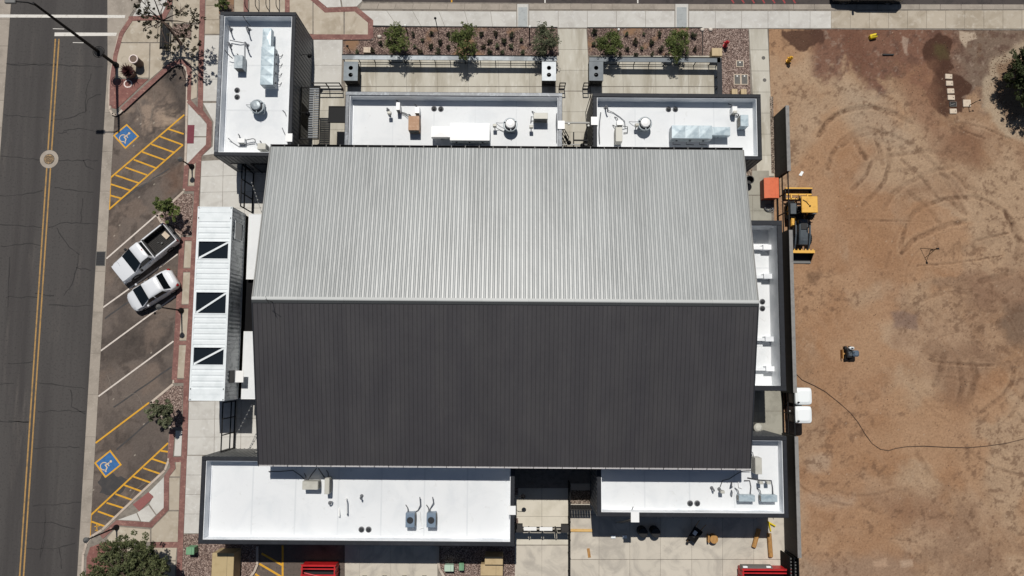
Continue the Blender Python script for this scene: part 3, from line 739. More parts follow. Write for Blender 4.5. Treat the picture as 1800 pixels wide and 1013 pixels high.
# ------------------------------------------------------------------ dirt lot (soil colour per vertex)
S_ = Soil(np.concatenate([np.arange(19.57, 40.3, .085), [42,46,52,60]]), np.concatenate([[-60,-45,-30,-22], np.arange(-17.5, 25.55, .085), [25.58]]), C(165,135,108))
gx, gy = S_.x, S_.y; blend = S_.blend; patch = S_.patch
wx = gx+2.4*(fbm(gx,gy,5,.45)-.5); wy = gy+2.4*(fbm(gx,gy,17,.45)-.5)
sx_ = gx*.80+gy*.60; sy_ = -gx*.60+gy*.80                 # grader direction
blend(sstep(fbm(wx,wy,3,.20),.44,.62), C(156,120,90), .85)
blend(sstep(fbm(wx,wy,23,.30),.48,.68), C(178,150,124), .8)
blend(sstep(fbm(wx,wy,31,.6),.54,.70), C(140,108,84), .6)
blend(sstep(fbm(sx_*.35,sy_*1.6,35,.8),.52,.70), C(144,114,90), .5)
blend(sstep(fbm(sx_*1.4,sy_*.3,37,.9),.54,.72), C(182,154,128), .45)
blend(sstep(fbm(gx,gy,41,1.6,5,.65),.54,.74), C(134,106,84), .5)
blend(sstep(fbm(gx,gy,47,3.5),.60,.80), C(188,162,136), .4)
blend(sstep(fbm(wx,wy,53,.42),.52,.66)*sstep(gx,26,30)*sstep(-gy,-14,-8), C(128,101,82), .6)
blend(sstep(-(gx-19.5), -2.8, 0)*sstep(fbm(wx,wy,61,.8),.30,.55)*sstep(gy,2,10), C(160,118,86), .6)
S_.c = S_.c*.70+C(165,135,108)*.30
blend(sstep(fbm(wx,wy,141,.13,4),.47,.60), C(186,160,132), .55)
blend(sstep(fbm(wx,wy,151,.15,4),.50,.62), C(166,124,90), .5)
n1 = fbm(wx,wy,71,.5); nf = fbm(gx,gy,73,2.4,5,.65)
topd = sstep(gy+(n1-.5)*6+(nf-.5)*1.2+np.clip((gx-25)*.12,0,1.6), 21.4, 22.6)*sstep(gx, 22.3, 23.4)
blend(topd, C(122,88,73), .9)
blend(topd*sstep(gx+(n1-.5)*3,33,35.5), C(124,110,96), .75)
blend(topd*sstep(fbm(gx,gy,77,2.0,5,.65),.48,.66), C(96,72,62), .65)
blend(topd*sstep(fbm(gx,gy,79,4.0),.60,.76), C(164,144,128), .5)
patch([(1370,52),(1446,52),(1447,74),(1432,80),(1416,92),(1408,92),(1392,83),(1380,76),(1372,62)], .07, C(86,62,51), .92, 201, .35, 0, 1.8)
patch([(1480,52),(1512,52),(1532,105),(1518,132),(1500,112),(1484,100)], .4, C(116,82,66), .7, 202)
patch([(1624,76),(1650,60),(1670,64),(1674,85),(1670,105),(1678,118),(1668,128),(1692,135),(1707,152),(1702,166),(1690,172),(1702,180),(1694,198),(1672,198),(1662,207),(1648,200),(1636,185),(1630,165),(1638,145),(1644,128),(1628,112),(1620,92)], .06, C(80,56,45), .95, 203, .30, 0, 1.8)
patch([(1640,80),(1662,80),(1666,100),(1648,105),(1638,95)], .3, C(92,86,54), .5, 204)
patch([(1590,115),(1640,110),(1650,215),(1700,250),(1640,250),(1600,200),(1580,150)], .7, C(140,104,82), .65, 205)
patch([(1686,55),(1714,57),(1718,68),(1702,72),(1698,83),(1688,70)], .06, C(196,178,156), .8, 206, .15)
patch([(1586,64),(1597,70),(1594,93),(1590,93),(1586,76)], .06, C(176,154,136), .7, 207, .15)
patch([(1745,110),(1800,70),(1830,70),(1830,260),(1770,240),(1730,190),(1726,140)], .3, C(182,164,140), .75, 208)
patch([(1756,112),(1830,95),(1830,210),(1770,208),(1752,170)], .25, C(126,98,76), .75, 209)
patch([(1640,262),(1700,222),(1740,240),(1720,290),(1650,280)], .6, C(132,98,76), .7, 210)
patch([(1630,610),(1720,610),(1730,660),(1690,720),(1650,700)], .8, C(130,102,82), .6, 211)
patch([(1566,548),(1612,552),(1614,582),(1572,578)], .18, C(130,108,96), .75, 212, .3)
patch([(1770,530),(1830,520),(1830,610),(1775,605),(1760,570)], .5, C(112,94,80), .75, 218)
patch([(1700,480),(1830,470),(1830,530),(1720,540)], .6, C(134,104,84), .6, 219)
patch([(1520,870),(1660,870),(1670,930),(1580,925)], .9, C(142,108,84), .6, 213)
patch([(1400,985),(1600,975),(1620,1030),(1400,1030)], .8, C(152,130,112), .6, 214)
patch([(1535,985),(1560,982),(1562,994),(1538,996)], .12, C(188,158,132), .7, 215, .2); patch([(1580,984),(1606,984),(1604,996),(1584,998)], .12, C(190,164,140), .7, 216, .2)
patch([(1418,478),(1440,478),(1442,500),(1420,500)], .3, C(116,90,70), .7, 217)
patch([(1420,805),(1455,800),(1460,830),(1425,830)], .4, C(182,160,138), .6, 220); patch([(1410,870),(1500,872),(1500,890),(1410,888)], .4, C(180,156,134), .5, 221)
patch([(1470,150),(1560,170),(1600,260),(1520,250)], .9, C(172,152,130), .6, 222)
T1 = lambda L: [P2(1400+u/2.5325, 100+v/2.5325) for u, v in L]
T2 = lambda L: [P2(1400+u/2.4525, 600+v/2.4525) for u, v in L]
tracks = [(T1([(100,350),(130,300),(170,262),(220,240),(280,226),(340,225),(400,240),(460,265),(500,290)]),.20,.85),
 (T1([(140,500),(160,430),(200,375),(250,340),(310,320),(380,330),(440,355),(500,385),(560,430),(620,490),(690,550),(740,610)]),.18,.6),
 (T1([(200,400),(250,360),(330,340),(400,345)]),.16,.6),(T1([(265,380),(285,420),(310,450)]),.22,.75),(T1([(350,350),(370,410),(385,480)]),.18,.75),
 (T1([(415,410),(412,490),(390,560),(340,620),(300,660)]),.18,.75),(T1([(335,470),(310,530),(250,590)]),.16,.7),
 (T1([(465,850),(480,780),(520,700),(580,660),(650,635),(720,625),(800,625),(870,650),(930,690),(970,750),(1010,830)]),.17,.75),
 (T1([(470,870),(530,810),(600,780),(680,745),(750,735)]),.20,.85),(T1([(680,290),(760,295),(850,320),(960,370)]),.09,.75),(T1([(680,295),(760,335),(840,365)]),.09,.75),
 (T1([(390,680),(430,610),(500,560),(600,510),(700,490)]),.18,.5),(T1([(470,460),(560,540),(640,640)]),.16,.5),(T1([(500,600),(570,660),(640,740)]),.18,.5),(T1([(690,640),(750,700)]),.18,.65),
 (T1([(540,930),(700,920),(830,900),(920,885)]),.07,.85),(T1([(800,820),(880,800),(940,785)]),.10,.9),(T1([(420,440),(560,420),(660,430)]),.18,.45),(T1([(230,730),(400,728),(600,735)]),.06,.6),
 (T1([(600,880),(760,850),(900,800)]),.5,.3),(T1([(930,690),(990,830),(980,900)]),.20,.7),(T1([(820,1000),(900,980),(960,960)]),.24,.6),(T1([(430,400),(430,330),(470,300)]),.14,.4),
 (T1([(410,520),(480,500),(560,520)]),.12,.4),(T1([(700,520),(760,580),(830,600)]),.16,.45),(T1([(640,520),(700,600),(760,700)]),.16,.45),(T1([(420,870),(400,940)]),.12,.5),
 (T2([(570,80),(640,95),(740,100),(850,105)]),.11,.9),(T2([(940,120),(930,180),(890,240),(800,305)]),.17,.75),(T2([(760,100),(780,150),(750,260)]),.28,.6),(T2([(980,580),(860,550),(780,500),(720,440)]),.14,.6),
 (T2([(700,90),(720,180),(700,280)]),.22,.55),(T2([(640,60),(600,190)]),.28,.55),(T2([(980,240),(920,330)]),.16,.5),(T2([(520,480),(580,580),(680,650)]),.22,.4),(T2([(410,850),(520,870)]),.08,.5)]
rg_ = random.Random(77)
for cu, cv, n_, r0_, r1_ in ((1720,470,9,2.0,6.5),(1540,270,4,2.2,5.0),(1700,640,6,2.0,6.0),(1640,880,6,3.0,9.0),(1500,760,3,3.0,8.0)):
    cc_ = W(cu, cv)
    for _ in range(n_):
        R0 = rg_.uniform(r0_, r1_); a0 = rg_.uniform(0, 6.28); da = rg_.uniform(.5, 1.5); ex = rg_.uniform(.7,1.1); ox, oy = rg_.uniform(-1.2,1.2), rg_.uniform(-1.2,1.2)
        arc = [(cc_.x+ox+R0*math.cos(a0+da*t_), cc_.y+oy+R0*ex*math.sin(a0+da*t_)) for t_ in np.linspace(0,1,12)]
        tracks.append((arc, rg_.uniform(.07,.15), rg_.uniform(.15,.36)))
zz = -.03 + (fbm(gx,gy,91,.35)-.5)*.10 + (fbm(gx,gy,93,2.2)-.5)*.05
nt = fbm(gx,gy,95,3.6,4,.65); nt2 = fbm(gx,gy,97,1.0,3)
for pts, w_, k in tracks:
    if not pts: continue
    px_ = [p[0] for p in pts]; py_ = [p[1] for p in pts]
    i0, i1 = np.searchsorted(S_.GX, [min(px_)-1.2, max(px_)+1.2]); j0, j1 = np.searchsorted(S_.GY, [min(py_)-1.2, max(py_)+1.2])
    if i1-i0 < 2 or j1-j0 < 2: continue
    w = np.s_[j0:j1, i0:i1]
    d = segdist(gx[w]+(nt[w]-.5)*.10, gy[w]+(nt[w]-.5)*.10, pts)
    m_ = sstep(-d, -w_*1.15, -w_*.6); dash = sstep(nt[w], .42, .56)*sstep(nt2[w], .34, .62)
    mk = (m_*(.30+.70*dash)*min(1, k*.92))[..., None]; S_.c[w] = S_.c[w]*(1-mk)+C(98,73,56)*mk
    berm = np.exp(-((d-w_*1.6)/(w_*.5))**2); mk = (berm*.28*sstep(nt2[w],.3,.6)*k)[..., None]; S_.c[w] = S_.c[w]*(1-mk)+C(190,158,128)*mk
    zz[w] = zz[w] - m_*.04*k + berm*.026*k
r_ = np.random.RandomState(4)
S_.c *= (1+(r_.rand(*gx.shape)-.5)*.15)[..., None]
blend(sstep(fbm(gx,gy,131,2.6,5,.7),.54,.68)*sstep(fbm(gx,gy,137,.25),.40,.58), C(110,84,66), .6)
sp = r_.rand(*gx.shape)
blend((sp > .9992).astype(float), C(190,168,146), .6); blend((sp < .004).astype(float), C(98,76,60), .6)
edge = sstep(gx, 19.57, 19.9); zz = zz*edge + -.03*(1-edge)
S_.c *= np.array([.90,.90,.905])
S_.build('dirt_lot', zz, soil_mat('bare_soil', 7, .75, .7))
# loose stones on the dirt
b = MB()
def pebble(x, y, r, z=-.03):
    n = 5; a0 = rng.uniform(0,6.28)
    b.loft([[(x+r*math.cos(a0+6.283*i/n)*rng.uniform(.75,1.2), y+r*math.sin(a0+6.283*i/n)*rng.uniform(.75,1.2), z-.02) for i in range(n)],
            [(x+r*.6*math.cos(a0+6.283*i/n), y+r*.6*math.sin(a0+6.283*i/n), z+r*rng.uniform(.5,.9)) for i in range(n)]])
for _ in range(1300):
    x, y = rng.uniform(19.8,38.8), rng.uniform(-15.5,25.4)
    if rng.random() < .5: x, y = rng.uniform(21,39), rng.choice([rng.uniform(19,25.4), rng.uniform(-4,6)])
    pebble(x, y, rng.choice([.02,.025,.03,.035,.045]))
for _ in range(420):
    a, r = rng.uniform(2.2,5.0), rng.uniform(2.3,3.6); q = W(1815,150); pebble(q.x+r*math.cos(a)*1.0, q.y+r*math.sin(a)*1.0, rng.uniform(.03,.07))
so = struct('loose_stones', b, mat('loose_stone', srgb(160,136,114), .95, var=[(3, srgb(108,84,68), .4, .6), (9, srgb(176,154,132), .66, .74)])); so['kind'] = 'stuff'

# ------------------------------------------------------------------ buildings
HB, DECK = 4.7, 3.82
def ribbed(mb, a, c, z0, z1, out, pitch=.30, d=.035, rw=.05):
    """vertical ribs standing proud of the wall face from a to c; out = outward normal"""
    a, c, out = Vector(a), Vector(c), Vector(out)
    L_ = (c-a).length; t = (c-a).normalized(); n = max(1, int(L_/pitch)); st = L_/n
    for k in range(n+1):
        p = a + t*min(max(k*st, rw/2), L_-rw/2)
        q = [p-t*rw/2-out*.01, p+t*rw/2-out*.01, p+t*rw/2*.6+out*d, p-t*rw/2*.6+out*d]
        mb.prism([(v.x,v.y) for v in q], z0, z1)
def coping(root, a, c, w, z, m, seg=3.05, h=.09):
    """metal coping in lengths along a wall top from a to c (centre line)"""
    a, c = Vector(a), Vector(c); L_ = (c-a).length; t = (c-a).normalized(); n = max(1, round(L_/seg)); nn = Vector((-t.y,t.x))
    for k in range(n):
        p, q = a+t*(L_*k/n+.004), a+t*(L_*(k+1)/n-.004)
        b = MB()
        pts = [p-nn*w/2, q-nn*w/2, q+nn*w/2, p+nn*w/2]
        b.loft([[(v.x,v.y,z-h) for v in pts], [(v.x,v.y,z-.006) for v in pts], [(v.x+(0),v.y,z+.012) for v in [p-nn*(w/2-.03), q-nn*(w/2-.03), q+nn*(w/2-.03), p+nn*(w/2-.03)]]])
        part(root, 'coping', b, M[m], True)
def flat_building(name, label, x0, x1, y0, y1, deck=DECK, h=HB, wallm=None, cop=None, ribs=True, cw=.27, sides='NESW'):
    wallm = wallm or {}; cop = cop or {}
    root = thing(name, label, 'building', ((x0+x1)/2,(y0+y1)/2,0))
    T = .26
    spec = {'N': ((x0,y1),(x1,y1),(0,1),(x0,x1,y1-T,y1)), 'S': ((x0,y0),(x1,y0),(0,-1),(x0,x1,y0,y0+T)), 'W': ((x0,y0),(x0,y1),(-1,0),(x0,x0+T,y0+T,y1-T)), 'E': ((x1,y0),(x1,y1),(1,0),(x1-T,x1,y0+T,y1-T))}
    walls = {}
    for s in sides:
        a, c, o_, bx = spec[s]
        b = MB(); b.box(*bx, -.05, h-.06); 
        if ribs: ribbed(b, a, c, .02, h-.10, o_)
        walls[s] = part(root, 'wall', b, M[wallm.get(s, 'siding')], True)
    b = MB(); t2 = .035
    lx0, lx1, ly0, ly1 = x0+T, x1-T, y0+T, y1-T
    if 'N' in sides: b.box(lx0,lx1,ly1-t2,ly1-.002,deck,h-.07)
    if 'S' in sides: b.box(lx0,lx1,ly0+.002,ly0+t2,deck,h-.07)
    if 'W' in sides: b.box(lx0+.002,lx0+t2,ly0+t2,ly1-t2,deck,h-.07)
    if 'E' in sides: b.box(lx1-t2,lx1-.002,ly0+t2,ly1-t2,deck,h-.07)
    # sloped cant strip at the foot of the parapet
    k = .10
    if 'W' in sides: b.prism([(lx0+t2,ly0+t2),(lx0+t2+k,ly0+t2+k),(lx0+t2+k,ly1-t2-k),(lx0+t2,ly1-t2)], deck, deck+.03)
    if 'S' in sides: b.prism([(lx0+t2,ly0+t2),(lx1-t2,ly0+t2),(lx1-t2-k,ly0+t2+k),(lx0+t2+k,ly0+t2+k)], deck, deck+.03)
    part(root, 'parapet_lining', b, M['lining'], True)
    # roof deck in membrane sheets
    if (x1-x0) > (y1-y0):
        n = max(1, round((x1-x0)/3.0)); 
        for i in range(n):
            b = MB(); b.box(lx0+(lx1-lx0)*i/n, lx0+(lx1-lx0)*(i+1)/n, ly0, ly1, deck-.12, deck+(.004 if i % 2 else 0)); part(root, 'roof_sheet', b, M['membrane'], True)
    else:
        n = max(1, round((y1-y0)/3.0))
        for i in range(n):
            b = MB(); b.box(lx0, lx1, ly0+(ly1-ly0)*i/n, ly0+(ly1-ly0)*(i+1)/n, deck-.12, deck+(.004 if i % 2 else 0)); part(root, 'roof_sheet', b, M['membrane'], True)
    if (x1-x0) > (y1-y0):
        n = max(1, round((x1-x0)/3.0))
        for i in range(1, n): b = MB(); xx = lx0+(lx1-lx0)*i/n; b.box(xx-.05,xx+.05,ly0+t2,ly1-t2,deck+.003,deck+.009); part(root, 'membrane_seam', b, M['seam'], True)
    else:
        n = max(1, round((y1-y0)/3.0))
        for i in range(1, n): b = MB(); yy = ly0+(ly1-ly0)*i/n; b.box(lx0+t2,lx1-t2,yy-.05,yy+.05,deck+.003,deck+.009); part(root, 'membrane_seam', b, M['seam'], True)
    e = cw/2 - .02
    for s in sides:
        m = cop.get(s, 'coping')
        if s == 'N': coping(root, (x0-.02,y1-e), (x1+.02,y1-e), cw, h, m)
        if s == 'S': coping(root, (x0-.02,y0+e), (x1+.02,y0+e), cw, h, m)
        if s == 'W': coping(root, (x0+e,y0+cw-.02), (x0+e,y1-cw+.02), cw, h, m)
        if s == 'E': coping(root, (x1-e,y0+cw-.02), (x1-e,y1-cw+.02), cw, h, m)
    return root, walls
def wall_lamp(root, p, out, z):
    """gooseneck lamp on a wall, part of its building"""
    p, out = Vector((p[0],p[1],z)), Vector((out[0],out[1],0))
    b = MB(); b.tube([p, p+out*.22+Vector((0,0,.16)), p+out*.5+Vector((0,0,.14)), p+out*.58+Vector((0,0,.02))], .022, 6)
    q = p+out*.58
    o = part(root, 'wall_lamp', b, M['blacksteel'], True)
    b = MB(); b.lathe((q.x,q.y), [(.05,z+.04),(.17,z-.10),(.15,z-.11)], 12); part(o, 'lamp_shade', b, M['blacksteel'], True, top=root)
def scupper(root, x, y, z=HB, sx=.42, sy=.52):
    b = MB(); b.box(x-sx/2, x+sx/2, y-sy/2, y+sy/2, z-.3, z+.05); b.box(x-sx/2-.03, x+sx/2+.03, y-sy/2-.03, y+sy/2+.03, z+.05, z+.075)
    part(root, 'junction_box', b, M['whitemetal'], True)

A, Aw = flat_building('flat_roof_building', 'charcoal ribbed building with white roof in the upper left corner by the street', -20.78, -15.47, 14.0, 24.38, cop={'W':'copinggrey'})
for y_ in (21.9, 17.6): wall_lamp(A, (-15.44,y_), (1,0), 3.1)
wall_lamp(A, (-17.2,13.97), (0,-1), 3.2)
scupper(A, -15.62, 15.3)
b = MB(); b.box(-20.98,-20.79,14.5,16.2,2.2,4.3); part(A, 'sign_box', b, M['blacksteel'], True)
b = MB(); b.box(-18.9,-17.5,13.95,13.995,.05,2.6); dr_ = part(A, 'door', b, M['glass'], True)
b = MB(); b.box(-18.98,-18.9,13.93,13.998,.02,2.68); b.box(-17.5,-17.42,13.93,13.998,.02,2.68); b.box(-18.9,-17.5,13.93,13.998,2.6,2.68); part(dr_, 'door_frame', b, M['blacksteel'], True, top=A)
b = MB(); b.box(-20.4,-19.3,13.95,13.995,.9,2.6); part(A, 'window', b, M['glass'], True)
# slatted awning on its east wall
b = MB(); b.ring(-15.44,-14.05,15.75,19.65,.07,2.75,2.87); b.box(-14.85,-14.78,15.82,19.58,2.75,2.87); aw = part(A, 'awning', b, M['blacksteel'], True)
for k in range(22):
    b = MB(); b.box(-14.80,-14.12,15.86+.17*k,15.96+.17*k,2.80,2.90); part(aw, 'slat', b, mat('grey_slat', srgb(92,96,100), .5, .2) if k == 0 else bpy.data.materials['grey_slat'], True, top=A)
b = MB(); b.box(-14.50,-14.45,16.6,18.9,2.905,2.95); part(aw, 'light_bar', b, M['greysteel'], True, top=A)
b = MB(); b.box(-15.46,-15.42,17.0,18.6,.05,2.5); part(A, 'door', b, M['darkwall'], True)

B, Bw = flat_building('flat_roof_building', 'grey ribbed building with white roof and brown-topped unit behind the long patio', -11.75, 3.36, 12.9, 18.63, cop={'N':'copinggrey','W':'copinggrey','E':'copinggrey'})
scupper(B, 3.30, 16.35)
b = MB(); b.box(-13.45,-11.8,17.2,18.3,2.32,2.42); cn = part(B, 'door_canopy', b, M['blacksteel'], True)
b = MB(); b.box(-13.5,-11.8,18.3,18.36,2.30,2.46); b.box(-13.5,-11.8,17.14,17.2,2.30,2.46); b.box(-13.5,-13.45,17.2,18.3,2.30,2.46); part(cn, 'canopy_rim', b, M['blacksteel'], True, top=B)
b = MB(); b.box(-11.80,-11.76,17.3,18.2,.05,2.2); part(B, 'door', b, M['darkwall'], True)
Cb, Cw = flat_building('flat_roof_building', 'charcoal ribbed building with white roof and long galvanised unit beside the dirt lot walk', 5.55, 17.23, 14.0, 18.65, cop={'W':'coping'})
scupper(Cb, 5.62, 16.65)
wall_lamp(Cb, (5.52,15.4), (-1,0), 3.1); wall_lamp(B, (3.39,15.6), (1,0), 3.1)
# thin steel trellis frames fixed along the two north walls
for bb, x0, x1 in ((B,.1,3.4),(Cb,5.45,8.1)):
    b = MB()
    y_ = 18.80
    for z_ in (3.55,3.95): b.box(x0,x1,y_-.02,y_+.02,z_-.02,z_+.02)
    for x_ in np.linspace(x0,x1,4): b.box(x_-.02,x_+.02,y_-.02,y_+.02,.05,3.97); b.box(x_-.015,x_+.015,18.6,y_,3.9,3.94)
    part(bb, 'trellis', b, M['blacksteel'], True)
D, Dw = flat_building('flat_roof_building', 'narrow building with deep white roof well between main hall and dark screen wall', 13.2, 18.38, -1.88, 9.65, deck=3.05, h=5.0, cw=.34)
for v in (437,487.5,597,649):
    yb = W(1340,v,3.3).y
    b = MB(); b.box(13.5,17.72,yb-.10,yb+.10,3.05,3.55); bm_ = part(D, 'roof_curb', b, M['lining'], True)
    b = MB(); b.box(17.5,18.07,yb-.14,yb+.20,3.05,3.75); part(bm_, 'end_block', b, M['lining'], True, top=D)
SE, SEw = flat_building('flat_roof_building', 'charcoal building with white roof and two galvanised units above the concrete yard', 5.75, 18.42, -10.25, -4.95)
b = MB(); b.box(8.0,8.45,-10.55,-10.27,4.1,4.78); b.box(7.95,8.5,-10.6,-9.95,4.78,4.82); part(SE, 'junction_box', b, M['whitemetal'], True)
b = MB(); b.box(15.5,16.3,-4.93,-4.90,2.6,2.75); part(SE, 'wall_vent', b, M['blacksteel'], True); b = MB(); b.box(16.45,16.75,-4.93,-4.86,2.55,2.8); part(SE, 'wall_light', b, M['bulb'], True)
b = MB()
for k in range(9): b.tube([(8.6+1.15*k,-10.27,2.9),(8.9+1.15*k,-10.75,2.75)], .02, 5)
part(SE, 'wall_bracket', b, M['greysteel'], True)
SW, SWw = flat_building('flat_roof_building', 'long charcoal building with wide white roof along the lower left edge', -20.66, 0.22, -12.22, -6.56, wallm={'N':'sidinglight'})
scupper(SW, 0.08, -9.9)
b = MB(); b.box(-20.86,-20.67,-10.6,-8.2,1.6,4.2); part(SW, 'sign_box', b, M['blacksteel'], True)
b = MB(); b.box(-17.9,-16.2,-6.55,-6.50,.05,2.6); part(SW, 'door', b, M['glass'], True)
wall_lamp(SW, (.25,-9.3), (1,0), 3.0)
b = MB(); b.box(-16.3,-14.8,-6.4,-5.9,2.6,2.75); b.box(-16.9,-14.6,-6.52,-6.40,2.9,3.05); part(SW, 'door_canopy', b, M['whitemetal'], True)

# ------------------------------------------------------------------ main hall
RX0, RX1, YN, YS, YR, ZE, ZR = -16.40, 15.49, 14.24, -6.86, 3.74, 6.20, 8.63
hall = thing('main_hall', 'large gabled hall with silver ribbed north slope and charcoal south slope', 'building', ((RX0+RX1)/2, YR, 0))
for bx in ((RX0+.5,RX1-.5,YN-.75,YN-.5),(RX0+.5,RX1-.5,YS+.5,YS+.75),(RX0+.5,RX0+.75,YS+.75,YN-.75),(RX1-.75,RX1-.5,YS+.75,YN-.75)):
    b = MB(); b.box(*bx, -.05, ZE-.05); part(hall, 'wall', b, M['darkwall'], True)
for xw in (RX0+.5, RX1-.75):
    b = MB(); b.add([(xw,YS+.5,ZE-.05),(xw,YN-.5,ZE-.05),(xw,YR,ZR-.2),(xw+.25,YS+.5,ZE-.05),(xw+.25,YN-.5,ZE-.05),(xw+.25,YR,ZR-.2)], [(0,1,2),(5,4,3),(0,3,4,1),(1,4,5,2),(2,5,3,0)])
    part(hall, 'gable_wall', b, M['darkwall'], True)
NSH = 38; SW_ = (RX1-RX0)/NSH
def roof_profile(kind):
    """cross-section (x, z) of one sheet of three pans"""
    p = SW_/3; out = []
    for k in range(3):
        x = k*p
        if kind == 'N':
            out += [(x,0),(x+p*.05,.0),(x+p*.17,.014),(x+p*.29,0),(x+p*.41,0),(x+p*.53,.014),(x+p*.65,0)]
        else:
            out += [(x,0),(x+.012,.034),(x+.030,.034),(x+.042,0),(x+p*.5,.003)]
    out.append((SW_,0)); return out
def roof_sheet_mesh(kind):
    pr = roof_profile(kind); b = MB()
    y0, y1 = (YN, YR+.05) if kind == 'N' else (YS, YR-.05)
    sl = (ZR-ZE)/(YN-YR)
    za, zb = ZE, ZR-.05*sl
    top = [(x,y0,za+z) for x,z in pr]+[(x,y1,zb+z) for x,z in pr]
    n = len(pr)
    fs = [((k,k+1,n+k+1,n+k) if kind == 'S' else (k+1,k,n+k,n+k+1)) for k in range(n-1)]
    b.add(top, fs)
    # underside and edges
    lo = [(0,y0,za-.05),(SW_,y0,za-.05),(SW_,y1,zb-.05),(0,y1,zb-.05)]
    b.add(lo, [(0,1,2,3)] if kind == 'N' else [(3,2,1,0)])
    b.add([(0,y0,za-.05),(SW_,y0,za-.05),(SW_,y0,za),(0,y0,za)], [(0,1,2,3)])
    return b.mesh('roof_sheet', (0, YR, 0))
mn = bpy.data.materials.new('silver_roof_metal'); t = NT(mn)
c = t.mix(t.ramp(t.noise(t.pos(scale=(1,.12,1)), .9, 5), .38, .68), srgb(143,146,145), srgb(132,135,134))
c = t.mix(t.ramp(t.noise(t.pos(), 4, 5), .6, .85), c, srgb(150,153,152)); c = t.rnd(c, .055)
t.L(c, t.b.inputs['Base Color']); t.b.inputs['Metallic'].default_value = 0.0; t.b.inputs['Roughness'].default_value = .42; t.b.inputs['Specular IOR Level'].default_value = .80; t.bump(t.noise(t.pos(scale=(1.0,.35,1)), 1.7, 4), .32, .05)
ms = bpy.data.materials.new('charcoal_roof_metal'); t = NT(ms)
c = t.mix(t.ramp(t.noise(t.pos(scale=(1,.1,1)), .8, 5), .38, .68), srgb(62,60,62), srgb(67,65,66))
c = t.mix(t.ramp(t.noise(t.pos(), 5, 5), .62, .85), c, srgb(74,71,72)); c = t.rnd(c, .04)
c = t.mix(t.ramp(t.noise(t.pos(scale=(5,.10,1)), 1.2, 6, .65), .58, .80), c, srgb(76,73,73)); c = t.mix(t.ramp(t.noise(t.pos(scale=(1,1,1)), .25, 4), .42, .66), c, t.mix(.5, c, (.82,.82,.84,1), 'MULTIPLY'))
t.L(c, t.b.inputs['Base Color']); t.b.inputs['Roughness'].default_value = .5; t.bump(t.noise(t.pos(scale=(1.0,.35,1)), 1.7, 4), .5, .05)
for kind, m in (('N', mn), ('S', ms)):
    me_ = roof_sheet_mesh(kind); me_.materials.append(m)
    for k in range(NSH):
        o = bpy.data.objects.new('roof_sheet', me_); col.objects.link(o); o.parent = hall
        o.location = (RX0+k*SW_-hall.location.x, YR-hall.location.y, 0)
sl = (ZR-ZE)/(YN-YR)
for k in range(11):                     # ridge cap in lengths
    xa, xb = RX0-.02+(RX1-RX0+.04)*k/11, RX0-.02+(RX1-RX0+.04)*(k+1)/11
    b = MB(); w_ = .15
    b.loft([[(xa,YR+w_,ZR-w_*sl+.052),(xa,YR,ZR+.062),(xa,YR-.06,ZR-.06*sl+.062),(xa,YR-.06,ZR-.30),(xa,YR+w_,ZR-.30)],
            [(xb-.004,YR+w_,ZR-w_*sl+.052),(xb-.004,YR,ZR+.062),(xb-.004,YR-.06,ZR-.06*sl+.062),(xb-.004,YR-.06,ZR-.30),(xb-.004,YR+w_,ZR-.30)]])
    part(hall, 'ridge_cap', b, mat('silver_ridge_cap', srgb(176,178,176), .5, .0, rnd=.05) if k == 0 else bpy.data.materials['silver_ridge_cap'], True)
    b = MB(); xa2 = xa+.002
    b.loft([[(xa2,YR-.065,ZR-.065*sl+.068),(xa2,YR-.24,ZR-.24*sl+.05),(xa2,YR-.24,ZR-.24*sl-.05),(xa2,YR-.065,ZR-.065*sl-.05)],[(xb-.006,YR-.065,ZR-.065*sl+.068),(xb-.006,YR-.24,ZR-.24*sl+.05),(xb-.006,YR-.24,ZR-.24*sl-.05),(xb-.006,YR-.065,ZR-.065*sl-.05)]])
    part(hall, 'ridge_flashing', b, mat('dark_ridge_flashing', srgb(72,74,74), .5, .2, rnd=.05) if k == 0 else bpy.data.materials['dark_ridge_flashing'], True)
n = 34                                    # eaves gutters in lengths, with straps
for k in range(n):
    xa, xb = RX0+(RX1-RX0)*k/n, RX0+(RX1-RX0)*(k+1)/n-.004
    b = MB(); b.box(xa,xb,YN+.005,YN+.03,ZE-.14,ZE-.01); b.box(xa,xb,YN+.03,YN+.15,ZE-.14,ZE-.12); b.box(xa,xb,YN+.15,YN+.17,ZE-.14,ZE-.01)
    g_ = part(hall, 'gutter', b, M['blacksteel'], True)
    b = MB(); b.box(xa,xa+.03,YN-.03,YN+.17,ZE+.0,ZE+.045); part(g_, 'gutter_strap', b, M['greysteel'], True, top=hall)
    b = MB(); b.box(xa,xb,YS-.03,YS-.005,ZE-.14,ZE-.01); b.box(xa,xb,YS-.10,YS-.03,ZE-.10,ZE-.06)
    g_ = part(hall, 'gutter', b, mat('pale_gutter', srgb(206,202,200), .5, .2, rnd=.06) if k == 0 else bpy.data.materials['pale_gutter'], True)
    b = MB(); b.box(xa,xa+.03,YS-.10,YS+.03,ZE-.02,ZE+.02); part(g_, 'gutter_strap', b, M['blacksteel'], True, top=hall)
for x_, m_ in ((RX0-.035,0),(RX1-.035,1)):        # rake trim
    for ya, yb, mm in ((YN,YR,M['greysteel']),(YS,YR,M['coping'])):
        b = MB(); b.loft([[(x_,ya,ZE-.22),(x_+.07,ya,ZE-.22),(x_+.07,ya,ZE+.05),(x_,ya,ZE+.05)],[(x_,yb,ZR-.22),(x_+.07,yb,ZR-.22),(x_+.07,yb,ZR+.05),(x_,yb,ZR+.05)]]); part(hall, 'rake_trim', b, mm, True)
